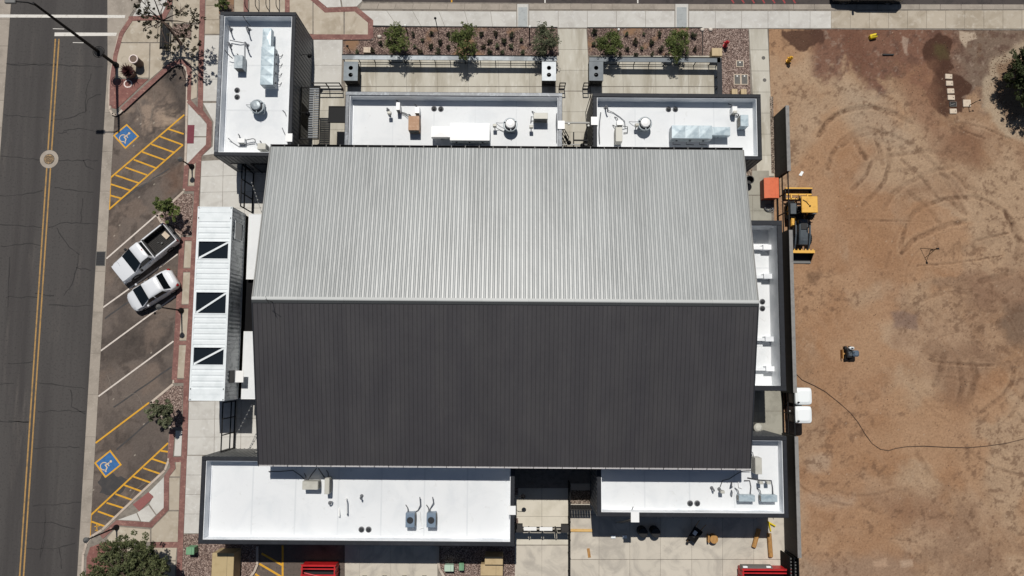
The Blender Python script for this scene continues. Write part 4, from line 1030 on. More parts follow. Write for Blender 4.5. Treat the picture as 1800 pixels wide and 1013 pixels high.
# fine antenna rod near the west end of the ridge
b = MB(); p = Vector((-15.1,3.55,ZR)); b.tube([p, p+Vector((.1,0,1.5))], .018, 5); b.tube([p+Vector((-.12,.1,1.1)), p+Vector((.45,-.15,1.3))], .012, 5); b.tube([p+Vector((-.05,.25,1.3)), p+Vector((.2,-.2,1.35))], .012, 5)
single_at('antenna', 'thin rod antenna standing at the west end of the hall ridge', 'antenna', b, M['blacksteel'], tuple(p))

# ------------------------------------------------------------------ white shipping container
CX0, CX1, CY0, CY1, CB, CH = -21.53, -19.16, -2.83, 10.30, 2.60, 5.20
ct = thing('shipping_container', 'long white shipping container with three dark rooflights beside the brick walk', 'container', ((CX0+CX1)/2,(CY0+CY1)/2,CB))
lights_y = []
for v0, v1 in ((424.5,455),(514,551),(611,641.5)):
    lights_y.append((W(375,v1,CH).y, W(375,v0,CH).y))
def corr_roof(y0, y1):
    """transverse corrugations between two stations"""
    pr = []; y_ = y0
    n = max(1, round((y1-y0)/.36)); st = (y1-y0)/n
    for k in range(n):
        y_ = y0+k*st; pr += [(y_,0),(y_+st*.12,-.03),(y_+st*.30,-.03),(y_+st*.42,0)]
    pr.append((y1,0))
    b = MB(); n_ = len(pr); xa, xb = CX0+.10, CX1-.10
    b.add([(xa,y_,CH-.015+z) for y_,z in pr]+[(xb,y_,CH-.015+z) for y_,z in pr], [(k,n_+k,n_+k+1,k+1) for k in range(n_-1)])
    b.box(xa,xb,y0,y1,CH-.12,CH-.09)
    return b
ys = [CY0+.78] + [v for p in sorted(lights_y) for v in p] + [CY1-.78]
for k in range(0, len(ys), 2): part(ct, 'roof_panel', corr_roof(ys[k]+.06 if k else ys[k], ys[k+1]-.06 if k < len(ys)-2 else ys[k+1]), M['container'], True)
for ya, yb in ((CY0+.04,CY0+.78),(CY1-.78,CY1-.04)):
    b = MB(); ym = (ya+yb)/2; b.box(CX0+.1,CX1-.1,ya,ym-.01,CH-.1,CH-.012); b.box(CX0+.1,CX1-.1,ym+.01,yb,CH-.1,CH-.012); b.box(CX0+.1,CX1-.1,ya,yb,CH-.11,CH-.03); part(ct, 'end_panel', b, M['container'], True)
b = MB(); b.box(CX0,CX0+.11,CY0,CY1,CH-.12,CH); b.box(CX1-.11,CX1,CY0,CY1,CH-.12,CH); b.box(CX0+.11,CX1-.11,CY0,CY0+.06,CH-.12,CH); b.box(CX0+.11,CX1-.11,CY1-.06,CY1,CH-.12,CH)
b.box(CX0,CX0+.08,CY0,CY1,CB,CB+.16); b.box(CX1-.08,CX1,CY0,CY1,CB,CB+.16)
for x_ in (CX0,CX1-.08):
    for y_ in (CY0,CY1-.08): b.box(x_,x_+.08,y_,y_+.08,CB+.16,CH-.12)
part(ct, 'frame', b, M['container'], True)
for x_ in (CX0-.004,CX1-.176):
    for y_ in (CY0-.004,CY0+.70,CY1-.86,CY1-.158):
        b = MB(); b.bbox(x_,x_+.18,y_,y_+.162,CH-.12,CH+.008,.01); cc = part(ct, 'corner_casting', b, M['container'], True)
        b = MB(); b.sheet([(x_+.06,y_+.03),(x_+.12,y_+.03),(x_+.12,y_+.13),(x_+.06,y_+.13)], CH+.0115); part(cc, 'twistlock_slot', b, M['blackplastic'], True, top=ct)
def corr_side(x_, out, y0, y1, z0, z1, m):
    pr = []; n = round((y1-y0)/.278); st = (y1-y0)/n
    for k in range(n):
        y_ = y0+k*st; pr += [(y_,0),(y_+st*.27,0),(y_+st*.5,-.04),(y_+st*.77,-.04)]
    pr.append((y1,0)); b = MB(); q = len(pr)
    b.add([(x_+z*out,y_,z0) for y_,z in pr]+[(x_+z*out,y_,z1) for y_,z in pr], [((k,k+1,q+k+1,q+k) if out > 0 else (k+1,k,q+k,q+k+1)) for k in range(q-1)])
    return part(ct, 'side_panel', b, m, True)
wy0, wy1 = W(425,423,CB+1.3).y, W(425,391,CB+1.3).y
corr_side(CX1-.01, 1, CY0+.08, CY1-.08, CB+.16, CH-.12, M['contside']); corr_side(CX0+.01, -1, CY0+.08, CY1-.08, CB+.16, CH-.12, M['contside'])
for y_ in (CY0+.02, CY1-.07): b = MB(); b.box(CX0+.08,CX1-.08,y_,y_+.05,CB+.16,CH-.12); part(ct, 'end_wall', b, M['contside'], True)
b = MB(); b.box(CX0+.05,CX1-.05,CY0+.1,CY1-.1,CB+.1,CB+.16); part(ct, 'floor', b, M['blackplastic'], True)
for ya, yb in lights_y:                              # rooflights with a diagonal brace
    b = MB(); b.ring(CX0+.11,CX1-.11,ya-.06,yb+.06,.07,CH-.14,CH+.012); rl = part(ct, 'rooflight', b, M['container'], True)
    b = MB(); b.box(CX0+.18,CX1-.18,ya+.01,yb-.01,CH-.16,CH-.13); part(rl, 'pane', b, M['glass'], True, top=ct)
    b = MB(); p, q = Vector((CX0+.22,ya+.05)), Vector((CX1-.2,yb-.05)); d = (q-p); b.obox(((p+q)/2), d.length, .12, CH-.12, CH-.03, math.atan2(d.y,d.x)); part(rl, 'brace', b, M['container'], True, top=ct)
# side windows: one glazed, one with a white hatch folded out
wz0, wz1 = CB+.55, CB+2.05
b = MB(); x_ = CX1; b.box(x_-.02,x_+.05,wy0,wy0+.07,wz0,wz1); b.box(x_-.02,x_+.05,wy1-.07,wy1,wz0,wz1); b.box(x_-.02,x_+.05,wy0+.07,wy1-.07,wz0,wz0+.07); b.box(x_-.02,x_+.05,wy0+.07,wy1-.07,wz1-.07,wz1); wn_ = part(ct, 'window', b, M['contside'], True)
b = MB(); b.box(x_-.015,x_+.02,wy0+.07,wy1-.07,wz0+.07,wz1-.07); part(wn_, 'pane', b, M['glass'], True, top=ct)
hy = W(411,662,CB+.9).y
b = MB(); b.box(CX1+.02,CX1+.62,hy-.40,hy+.40,CB+.88,CB+.92); part(ct, 'hatch', b, M['whitemetal'], True)
b = MB(); b.box(CX1-.012,CX1+.012,hy-.42,hy+.42,CB+.95,CB+1.9); part(ct, 'hatch_opening', b, M['blackplastic'], True)
# black container below, carrying the white one
lc = thing('shipping_container', 'black lower container carrying the long white container', 'container', ((CX0+CX1)/2,(CY0+CY1)/2,0))
b = MB(); b.box(CX0+.03,CX1-.03,CY0+.03,CY1-.03,-.05,.14); b.box(CX0+.02,CX1-.02,CY0+.02,CY1-.02,CB-.14,CB-.004); part(lc, 'frame', b, M['blacksteel'], True)
for y0_, y1_ in ((CY0+.05,CY0+.11),(CY1-.11,CY1-.05)): b = MB(); b.box(CX0+.06,CX1-.06,y0_,y1_,.14,CB-.14); part(lc, 'end_wall', b, M['darkwall'], True)
for xx, oo in ((CX0+.06,-1),(CX1-.06,1)):
    b = MB(); n_ = 44; st = (CY1-CY0-.2)/n_
    for k in range(n_): y_ = CY0+.1+k*st; b.box(xx-.03,xx+.03,y_,y_+st*.6,.14,CB-.14); b.box(xx-.03-.02*oo,xx+.03-.02*oo,y_+st*.6,y_+st,.14,CB-.14)
    part(lc, 'side_wall', b, M['darkwall'], True)

# canopies between the container and the hall, with a black sheet in their gap
def canopy(name, label, u0, u1, v0, v1, z, m):
    a, c = W(u0,v1,z), W(u1,v0,z)
    x1 = RX0+1.2
    t = thing(name, label, 'canopy', (a.x, (a.y+c.y)/2, 0))
    b = MB(); b.box(a.x, x1, a.y, c.y, z-.10, z); part(t, 'canopy_roof', b, m, True)
    b = MB(); b.box(a.x-.03, a.x, a.y-.03, c.y+.03, z-.26, z+.02); b.box(a.x, x1, a.y-.03, a.y, z-.26, z+.02); b.box(a.x, x1, c.y, c.y+.03, z-.26, z+.02); part(t, 'fascia', b, M['whitemetal'] if m is M['membrane'] else m, True)
    for y_ in (a.y+.2, c.y-.2):
        b = MB(); b.box(a.x+.06, a.x+.16, y_-.05, y_+.05, 0, z-.10); part(t, 'post', b, M['blacksteel'], True)
canopy('flat_canopy', 'white flat canopy joining the container to the hall, northern one', 433.5, 455, 377, 490.5, 2.6, M['membrane'])
canopy('flat_canopy', 'white flat canopy joining the container to the hall, southern one', 424.5, 455, 583.5, 701, 2.6, M['membrane'])
canopy('black_gap_sheet', 'black flat sheet on posts filling the gap between the two white canopies', 427, 455, 493, 581, 2.2, M['darkwall'])  # plain black sheet closing the gap, set lower than its neighbours

# ------------------------------------------------------------------ east screen wall (three lengths) and its gates
WX = 19.75
def screen_wall(label, y0, y1, h=2.6):
    t = thing('screen_wall', label, 'wall', (WX+.12,(y0+y1)/2,0), group='dark screen walls along the dirt lot')
    n = max(1, round((y1-y0)/1.22))
    for k in range(n):
        ya, yb = y0+(y1-y0)*k/n, y0+(y1-y0)*(k+1)/n-.006
        b = MB(); b.box(WX,WX+.2,ya,yb,-.1,h-.05); part(t, 'panel', b, M['screenwall'], True)
    n = max(1, round((y1-y0)/2.4))
    for k in range(n):
        ya, yb = y0+(y1-y0)*k/n, y0+(y1-y0)*(k+1)/n-.006
        b = MB(); b.box(WX-.015,WX+.24,ya-.01 if k == 0 else ya,yb,h-.05,h+.03); part(t, 'wall_cap', b, M['wallcap'], True)
screen_wall('short dark screen wall beside the north end of the dirt lot', 13.75, 18.6)
screen_wall('dark screen wall with pale cap beside the narrow roof well', -2.1, 9.45)
screen_wall('dark screen wall with pale cap running to the lower edge beside the yard', -13.35, -5.12)
def rail_gate(name, label, a, c, h, n=4, mids=(.5,), m='blacksteel', bar=.05, pick=0, lean=None):
    """upright steel gate frame from a to c"""
    a, c = Vector((a[0],a[1],0)), Vector((c[0],c[1],0)); mid = (a+c)/2
    t = thing(name, label, 'gate', tuple(mid)); L_ = (c-a).length; u = (c-a).normalized()
    up = Vector((0,0,1))
    for z_, nm in [(.08,'bottom_rail'),(h,'top_rail')]+[(h*f,'middle_rail') for f in mids]:
        b = MB(); b.tube([a+up*z_, c+up*z_], bar, 4); part(t, nm, b, M[m], True)
    for k in range(n):
        p = a+u*(L_*k/(n-1)); b = MB(); b.tube([p, p+up*(h+.04)], bar*.95, 4); part(t, 'post', b, M[m], True)
    if pick:
        for k in range(pick):
            p = a+u*(L_*(k+.5)/pick); b = MB(); b.tube([p+up*.1, p+up*(h-.03)], .013, 4); part(t, 'picket', b, M[m], True)
    return t
rail_gate('steel_gate', 'open steel rail gate in the screen wall beside the yellow tractor', (19.85,13.7), (19.85,9.5), 2.4, 4, (.5,))
rail_gate('steel_gate', 'rust-dark steel rail gate in the screen wall beside the portable toilets', (19.85,-2.15), (19.85,-5.08), 2.4, 3, (.5,))
rail_gate('steel_gate', 'tall black steel gate frame between upper left building and container', (-19.6,13.9), (-19.6,10.9), 2.5, 4, (.72,))
rail_gate('steel_gate', 'tall black steel gate frame between container and lower left building', (-20.25,-3.1), (-20.25,-6.5), 2.5, 4, (.35,))
# patio side gates, each a low double frame
for lab, u0, u1 in (('low black gate frame beside the upper left building at the long patio end', 556, 603), ('low black gate frame beside the waste station at the east end of the long patio', 982.5, 992), ('low black gate frame beside the waste station on the short patio', 1024, 1033)):
    a, c = W(u0,157,0), W(u1,157,0)
    rail_gate('patio_gate', lab, (a.x,a.y), (c.x,c.y), 1.3, 3 if u1-u0 > 20 else 2, (.5,), bar=.045)
# open leaves of the gate between the two north buildings
pb0, pb1 = W(989,216,2.5), W(1036,217,2.5)
t = thing('gate_portal', 'steel gate portal spanning the passage between the two north buildings', 'gate', ((pb0.x+pb1.x)/2,pb0.y,0))
b = MB(); b.box(3.42,5.5,pb0.y-.06,pb0.y+.06,2.45,2.57); part(t, 'beam', b, M['greysteel'], True)
for x_ in (3.44,5.40): b = MB(); b.box(x_,x_+.1,pb0.y-.05,pb0.y+.05,0,2.45); part(t, 'post', b, M['blacksteel'], True)
for hx, ang, lab in ((3.55,-62,'left'),(5.38,-99,'right')):
    a = Vector((hx,pb0.y-.1,0)); d = Vector((math.cos(math.radians(ang)),math.sin(math.radians(ang)),0))
    lf = part(t, 'gate_leaf', MB().tube([a+d*.02+Vector((0,0,.1)),a+d*1.0+Vector((0,0,.1)),a+d*1.0+Vector((0,0,2.2)),a+d*.02+Vector((0,0,2.2)),a+d*.02+Vector((0,0,.1))], .035, 4), M['blacksteel'], True)
    for f_ in (.25,.5,.75):
        b = MB(); b.tube([a+d*f_+Vector((0,0,.1)), a+d*f_+Vector((0,0,2.2))], .022, 4); part(lf, 'bar', b, M['blacksteel'], True, top=t)
    for z_ in (.8,1.5):
        b = MB(); b.tube([a+d*.02+Vector((0,0,z_)), a+d*1.0+Vector((0,0,z_))], .03, 4); part(lf, 'cross_rail', b, M['blacksteel'], True, top=t)
    b = MB(); n_ = Vector((-d.y,d.x,0))*.02; p0, p1 = a+d*.55, a+d*.95; b.prism([(p0.x-n_.x,p0.y-n_.y),(p1.x-n_.x,p1.y-n_.y),(p1.x+n_.x,p1.y+n_.y),(p0.x+n_.x,p0.y+n_.y)], .85, 1.45); part(lf, 'lock_plate', b, M['darkwall'], True, top=t)
for k, y_ in enumerate((16.0,15.45,14.85)):
    b = MB(); b.box(4.35,5.42,y_-.05,y_+.05,2.2,2.28); part(t, 'cross_bar', b, M['blacksteel'], True)
b = MB(); b.box(4.33,4.41,14.4,16.6,2.2,2.28); part(t, 'side_bar', b, M['blacksteel'], True)
b = MB(); b.box(3.5,5.35,14.9,15.0,2.2,2.32); b.box(3.5,5.35,15.6,15.68,2.3,2.4); part(t, 'cross_bar', b, M['greysteel'], True)
for p in ((1000,218),(1034.5,221),(990,224)):
    q = W(*p,2.62); b = MB(); b.lathe((q.x,q.y), [(.05,2.5),(.09,2.56),(.08,2.64),(.03,2.68)], 10); part(t, 'globe_light', b, M['bulb'], True)
# south passage: gate with solid lower panels, and the fence running south
gy0, gy1 = W(950,935,1.6).y, W(950,958,0).y
t = thing('pedestrian_gate', 'grey double gate with posts closing the south passage', 'gate', ((W(950,940).x), gy0, 0))
xa, xb = W(906,940).x, W(999,940).x
for x_ in np.linspace(xa, xb, 5):
    b = MB(); b.box(x_-.05,x_+.05,gy0-.05,gy0+.05,0,1.75); part(t, 'post', b, M['blacksteel'], True)
for k in range(4):
    x0_, x1_ = xa+(xb-xa)*k/4+.07, xa+(xb-xa)*(k+1)/4-.07
    b = MB(); b.ring(x0_,x1_,gy0-.03,gy0+.03,.02,.1,.16); b.box(x0_,x1_,gy0-.03,gy0+.03,1.62,1.7); b.box(x0_,x1_,gy0-.02,gy0+.02,.9,.96); gp = part(t, 'gate_leaf', b, M['screenwall'], True)
    b = MB(); b.box(x0_+.02,x1_-.02,gy0-.012,gy0+.012,.98,1.6); part(gp, 'infill_panel', b, M['darkwall'], True, top=t)
for x_, w_ in ((W(932,936,1.7).x,.9),(W(960,936,1.7).x,.9)):
    b = MB(); b.box(x_-w_/2,x_+w_/2,gy0+.05,gy0+.30,1.45,1.49); part(t, 'white_sign', b, M['whitemetal'], True)
for x_ in (xa+.25, xb-.35):
    b = MB(); b.box(x_-.25,x_+.25,gy0-.05,gy0+.45,1.0,1.55); part(t, 'lock_box', b, M['screenwall'], True)
fx = W(999,900).x
t = thing('steel_fence', 'black steel picket fence running south from the passage gate', 'fence', (fx,-12.5,0))
for y_ in np.arange(-17.5,-8.7,1.25): b = MB(); b.box(fx-.04,fx+.04,y_-.04,y_+.04,0,1.8); part(t, 'post', b, M['blacksteel'], True)
for z_ in (.15,.95,1.7): b = MB(); b.box(fx-.025,fx+.025,-17.6,-8.6,z_-.03,z_+.03); part(t, 'rail', b, M['blacksteel'], True)
for y_ in np.arange(-17.5,-8.7,.16): b = MB(); b.box(fx-.01,fx+.01,y_-.01,y_+.01,.1,1.72); part(t, 'picket', b, M['blacksteel'], True)
fy = W(1020,888,0).y
t = thing('steel_fence', 'short black picket fence between passage fence and charcoal building', 'fence', (4.9,fy,0))
for x_ in np.arange(fx+.12,5.65,.19): b = MB(); b.box(x_-.085,x_+.085,fy-.03,fy+.03,.05,1.8); part(t, 'picket', b, M['screenwall'], True)
for z_ in (.2,1.7): b = MB(); b.box(fx+.05,5.7,fy-.055,fy-.03,z_-.04,z_+.04); part(t, 'rail', b, M['blacksteel'], True)
# stacked rolling gate at the lower right corner
t = thing('rolling_gate', 'black rolling gate with toothed tracks at the lower end of the screen wall', 'gate', (19.5,-15.5,0))
for x_ in (19.45,19.75,20.05):
    b = MB(); b.box(x_-.03,x_+.03,-18,-13.45,.1,1.9); part(t, 'gate_panel', b, M['darkwall'], True)
for x_ in (19.58,19.9):
    for k in range(20): b = MB(); b.box(x_-.08,x_+.08,-17.9+.22*k,-17.8+.22*k,1.3,1.6); part(t, 'gate_slat', b, M['greysteel'], True)

# ------------------------------------------------------------------ drink rails (bar counters) along the patios
def drink_rail(label, x0, x1, yc, h=1.12, mt='railtop'):
    t = thing('drink_rail', label, 'counter', ((x0+x1)/2,yc,0), group='galvanised bar rails along the patios')
    n = max(1, round((x1-x0)/2.4))
    for k in range(n):
        xa, xb = x0+(x1-x0)*k/n, x0+(x1-x0)*(k+1)/n-.006
        b = MB(); b.box(xa,xb,yc-.16,yc+.17,h-.05,h); part(t, 'counter_top', b, M[mt], True)
        b = MB(); b.box(xa,xb,yc+.17,yc+.23,h-.10,h+.03); part(t, 'counter_edge', b, M['blacksteel'], True)
    for z_ in (.16,.72): b = MB(); b.box(x0,x1,yc-.02,yc+.02,z_-.02,z_+.02); part(t, 'rail', b, M['blacksteel'], True)
    for x_ in np.arange(x0+.03,x1,1.15): b = MB(); b.box(x_-.025,x_+.025,yc-.025,yc+.025,0,h-.05); part(t, 'post', b, M['blacksteel'], True)
    return t
yc = W(780,102,1.12).y
drink_rail('long galvanised bar rail on black posts along the larger north patio', W(601,100,1.12).x, W(979,100,1.12).x, yc)
dr2 = drink_rail('shorter grey bar rail on black posts along the smaller north patio', W(1036,103,1.12).x, W(1266,103,1.12).x, yc-.03, mt='liddark')
xr = W(1268,130,1.12).x
b = MB(); b.box(xr-.30,xr+.05,16.6+2.2,yc+.15,1.05,1.12); part(dr2, 'counter_top', b, M['coping'], True)
b = MB()
for y_ in np.arange(18.9,yc,.9): b.box(xr-.15,xr-.10,y_-.03,y_+.03,0,1.05)
part(dr2, 'post', b, M['blacksteel'], True)
# waste stations
def waste_station(u, label, ml):
    c = W(u,125,1.2)
    t = thing('waste_station', label, 'waste bin', (c.x,c.y,0), group='waste stations at the patio ends')
    b = MB(); b.box(-.5,.5,-.72,-.68,.05,1.14); b.box(-.5,.5,.66,.70,.05,1.14); b.box(-.5,-.46,-.68,.66,.05,1.14); b.box(.46,.5,-.68,.66,.05,1.14); part(t, 'cabinet', b, M['blacksteel'])
    # lid with two round openings
    b = MB(); z_ = 1.2; N_ = 20; hs = [(0,.24),(0,-.30)]
    for (hx, hy), (ya, yb) in zip(hs, ((-.03,.72),(-.74,-.03))):
        ring = [(hx+.165*math.cos(2*math.pi*k/N_), hy+.165*math.sin(2*math.pi*k/N_)) for k in range(N_)]
        def sq(a):
            ca, sa = math.cos(a), math.sin(a); best = 1e9
            for lim, dd in ((.53-hx,ca),(hx+.53,-ca),(yb-hy,sa),(hy-ya,-sa)):
                if dd > 1e-6: best = min(best, lim/dd)
            return (hx+ca*best, hy+sa*best)
        angs = sorted(set([2*math.pi*k/N_ for k in range(N_)] + [math.atan2(y_-hy, x_-hx) % (2*math.pi) for x_ in (-.53,.53) for y_ in (ya,yb)]))
        inn = [(hx+.165*math.cos(a), hy+.165*math.sin(a)) for a in angs]; outr = [sq(a) for a in angs]; q = len(angs)
        b.add([(x,y,z_) for x,y in inn]+[(x,y,z_) for x,y in outr]+[(x,y,z_-.05) for x,y in inn], [(k,q+k,q+(k+1)%q,(k+1)%q) for k in range(q)]+[(k,(k+1)%q,2*q+(k+1)%q,2*q+k) for k in range(q)])
    b.box(-.53,.53,-.745,-.735,1.12,1.199); b.box(-.53,.53,.715,.725,1.12,1.199); b.box(-.53,-.52,-.735,.715,1.12,1.199); b.box(.52,.53,-.735,.715,1.12,1.199)
    part(t, 'lid', b, M[ml])
    for hx, hy in hs:
        b = MB(); b.lathe((hx,hy), [(.22,.1),(.24,.75)], 14); part(t, 'bin_liner', b, M['darkgrille'])
    b = MB(); b.box(-.49,-.02,-.74,-.722,.12,1.08); b.box(.02,.49,-.74,-.722,.12,1.08); dd = part(t, 'door', b, M['blacksteel'])
    b = MB(); b.box(-.2,.2,-.76,-.742,.70,.76); part(dd, 'handle', b, M['greysteel'])
    return t
waste_station(616.5, 'grey-topped waste station at the west end of the long patio', 'lidgrey'); waste_station(965, 'bright-topped waste station at the east end of the long patio', 'lidbright'); waste_station(1048, 'grey-topped waste station at the west end of the short patio', 'liddark')

# ------------------------------------------------------------------ rooftop equipment
def rect(u0, v0, u1, v1, z):
    a, c = W(u0, v1, z), W(u1, v0, z); return a.x, c.x, a.y, c.y
def crease_top(mb, x0, x1, y0, y1, z, up=.035):
    cx, cy = (x0+x1)/2, (y0+y1)/2
    mb.add([(x0,y0,z),(x1,y0,z),(x1,y1,z),(x0,y1,z),(cx,cy,z+up)], [(0,1,4),(1,2,4),(2,3,4),(3,0,4)])
def air_handler(label, body, duct, h, mtop, mside, along='x', n=3, hd=None):
    """packaged unit: creased sheet-metal casing, narrower duct, curb, hoods, access panels"""
    z = DECK+h; x0, x1, y0, y1 = rect(*body, z)
    t = thing('air_handler', label, 'air handler', ((x0+x1)/2,(y0+y1)/2,DECK))
    b = MB(); b.box(x0+.05,x1-.05,y0+.05,y1-.05,DECK,DECK+.22); part(t, 'roof_curb', b, M['lining'], True)
    b = MB(); b.box(x0,x1,y0,y1,DECK+.22,z-.001); part(t, 'casing', b, mside, True)
    for k in range(n):
        if along == 'x': q = (x0+(x1-x0)*k/n, x0+(x1-x0)*(k+1)/n-.012, y0-.015, y1+.015)
        else: q = (x0-.015, x1+.015, y0+(y1-y0)*k/n, y0+(y1-y0)*(k+1)/n-.012)
        b = MB(); b.box(*q, z, z+.012); crease_top(b, *q, z+.0125, .022); part(t, 'top_panel', b, mtop, True)
    if duct:
        zd = DECK+(hd or h*.8); dx0, dx1, dy0, dy1 = rect(*duct, zd)
        if along == 'x':
            if dx0 > x0: dx0 = x1
            else: dx1 = x0
        else:
            if dy1 > y1: dy0 = y1
            else: dy1 = y0
        b = MB(); b.box(dx0,dx1,dy0,dy1,DECK+.35,zd); crease_top(b, dx0,dx1,dy0,dy1, zd+.002, .022); dct = part(t, 'duct', b, mtop, True)
        b = MB()
        if along == 'x': b.box((dx0+dx1)/2-.03,(dx0+dx1)/2+.03,dy0+.05,dy1-.05,DECK,DECK+.35)
        else: b.box(dx0+.05,dx1-.05,(dy0+dy1)/2-.03,(dy0+dy1)/2+.03,DECK,DECK+.35)
        part(dct, 'duct_stand', b, M['pipe'], True, top=t)
    b = MB()
    for k in range(n):
        if along == 'x': xa = x0+(x1-x0)*(k+.15)/n; b.box(xa,xa+(x1-x0)/n*.7,y0-.02,y0-.002,DECK+.35,z-.12)
        else: ya = y0+(y1-y0)*(k+.15)/n; b.box(x1+.002,x1+.02,ya,ya+(y1-y0)/n*.7,DECK+.35,z-.12)
    part(t, 'access_panel', b, mside, True)
    for k in range(n):
        b, b3 = MB(), MB()
        if along == 'x': xa = x0+(x1-x0)*(k+.5)/n; b.box(xa-.10,xa+.02,y0-.07,y0-.02,DECK+.5,DECK+.62); b3.tube([(xa-.2,y0-.05,DECK+.2),(xa-.2,y0-.16,DECK+.1),(xa+.35,y0-.18,DECK+.06)], .02, 5)
        else: ya = y0+(y1-y0)*(k+.5)/n; b.box(x1+.02,x1+.07,ya-.10,ya+.02,DECK+.5,DECK+.62); b3.tube([(x1+.04,ya,DECK+.3),(x1+.2,ya,DECK+.1),(x1+.3,ya+.2,DECK+.03)], .02, 5)
        part(t, 'switch_box', b, M['darkgrille'], True); part(t, 'drain_line', b3, M['darkgrille'], True)
    return t
air_handler('tall galvanised air handler with narrow duct on the upper left roof', (457.5,82,482,149), (461,50,477,80), 1.05, M['galvblue'], M['galv'], 'y', 4, .95)
air_handler('bright white air handler with duct on the long patio building roof', (791,217.5,861,246.5), (758,223,790,241), 1.0, M['whitemetal'], M['galv'], 'x', 3)
air_handler('pale blue galvanised air handler with duct on the roof beside the dirt lot', (1181,221.5,1251.5,243), (1251,223.5,1283.5,238), 1.05, M['galvblue'], M['galv'], 'x', 3)
def exhaust_fan(label, u, v, h=1.05, mtop=None):
    c = W(u, v, DECK+h)
    t = thing('exhaust_fan', label, 'exhaust fan', (c.x,c.y,DECK), group='round exhaust fans on the roofs')
    b = MB(); b.box(-.36,.36,-.36,.36,0,.38); b.box(-.40,.40,-.40,.40,.38,.42); part(t, 'fan_curb', b, M['galv'])
    b = MB(); b.lathe((0,0), [(.34,.42),(.36,.62),(.50,.70),(.50,.74),(.46,.76)], 28); part(t, 'fan_base', b, M['galv'], smooth=False)
    b = MB(); b.lathe((0,0), [(.40,.75),(.40,.86)], 28); part(t, 'shroud_gap', b, M['darkgrille'])
    b = MB(); b.lathe((0,0), [(.30,.84),(.34,.90),(.34,h-.08),(.30,h-.01),(.12,h+.02)], 28); part(t, 'fan_cap', b, mtop or M['whitemetal'])
    for a in (.6,2.7,4.8):
        b = MB(); b.obox((.42*math.cos(a),.42*math.sin(a)), .12, .05, .74, .92, a); part(t, 'bracket', b, M['galv'])
    b = MB(); b.tube([(-.45,.2,.5),(-.75,.25,.3),(-1.0,.35,.06)], .018, 5); part(t, 'conduit', b, M['pipe'])
    return t
exhaust_fan('round exhaust fan with grey cap on the upper left roof', 449, 184.5, mtop=M['galv'])
exhaust_fan('round exhaust fan with bright white cap near the middle of the long patio building roof', 897, 217)
exhaust_fan('round exhaust fan with pale domed cap on the roof beside the dirt lot', 1135, 215)
def condenser(label, body, h, mtop, front='S', grp='split condensers on the roofs', fan=False):
    z = DECK+h; x0, x1, y0, y1 = rect(*body, z)
    t = thing('condenser_unit', label, 'condenser', ((x0+x1)/2,(y0+y1)/2,DECK), group=grp)
    for x_ in (x0+.05, x1-.13): b = MB(); b.box(x_,x_+.08,y0,y1,DECK,DECK+.1); part(t, 'rail_foot', b, M['pipe'], True)
    b = MB(); b.bbox(x0,x1,y0,y1,DECK+.1,z,.015); part(t, 'casing', b, mtop, True)
    g_ = MB()
    if front == 'S': g_.box(x0+.05,x1-.05,y0-.012,y0-.002,DECK+.16,z-.06)
    if front == 'E': g_.box(x1+.002,x1+.012,y0+.05,y1-.05,DECK+.16,z-.06)
    if front == 'W': g_.box(x0-.012,x0-.002,y0+.05,y1-.05,DECK+.16,z-.06)
    gr = part(t, 'grille', g_, M['darkgrille'], True)
    g_ = MB()
    for k in range(4):
        zz_ = DECK+.2+(h-.3)*k/3
        if front == 'S': g_.box(x0+.05,x1-.05,y0-.022,y0-.0125,zz_,zz_+.025)
        if front == 'E': g_.box(x1+.0125,x1+.022,y0+.05,y1-.05,zz_,zz_+.025)
        if front == 'W': g_.box(x0-.022,x0-.0125,y0+.05,y1-.05,zz_,zz_+.025)
    part(gr, 'grille_bar', g_, M['beigemetal'], True, top=t)
    if fan:
        cx, cy = (x0+x1)/2, (y0+y1)/2; r = min(x1-x0,y1-y0)*.36
        b = MB(); b.lathe((cx,cy), [(r,z),(r,z+.02),(r*.85,z+.02),(r*.85,z+.004)], 20); part(t, 'fan_guard', b, M['darkgrille'], True)
    b = MB(); b.tube([(x0+.1,y1,DECK+.3),(x0+.06,y1+.25,DECK+.25),(x0-.1,y1+.4,DECK+.05)], .03, 6); part(t, 'refrigerant_line', b, M['copper'], True)
    return t
condenser('pale metal condenser box near the west parapet of the upper left roof', (411,97,427,120), .8, M['galv'], 'S')
condenser('warm grey split condenser beside the hall roof corner on the upper left roof', (452,252,467,262.5), .85, M['beigemetal'], 'E')
condenser('small white electrical box on the lower end of the upper left roof', (417,243,430,251), .45, M['whitemetal'], 'S', 'small white boxes on the roofs')
condenser('condenser with brown stained top on the long patio building roof', (717.5,204,737,229), .9, M['rustytop'], 'S')
condenser('small white box behind the brown-topped condenser', (729,188,737.5,199), .7, M['whitemetal'], 'S', 'small white boxes on the roofs')
condenser('narrow pale condenser standing in the parapet shadow of the long patio building', (696,180,703,193.5), .8, M['whitemetal'], 'S')
condenser('warm grey split condenser near the east end of the long patio building roof', (938,198.5,963,209), .95, M['beigemetal'], 'S')
condenser('tall warm grey condenser near the west end of the roof beside the dirt lot', (1082.5,223.5,1094,249), .9, M['beigemetal'], 'W')
condenser('small white box north of the tall grey condenser', (1084.5,212,1095,220), .5, M['whitemetal'], 'S', 'small white boxes on the roofs')
condenser('pale blue galvanised condenser near the east parapet beside the dirt lot', (1302,202,1315.5,222), .9, M['galvblue'], 'W')
condenser('small white box in the corner of the roof beside the dirt lot', (1287.5,187,1296,198), .7, M['whitemetal'], 'S', 'small white boxes on the roofs')
condenser('warm grey horizontal condenser in front of the hall eave on the lower left roof', (531,846.5,559,861), .85, M['beigemetal'], 'E')
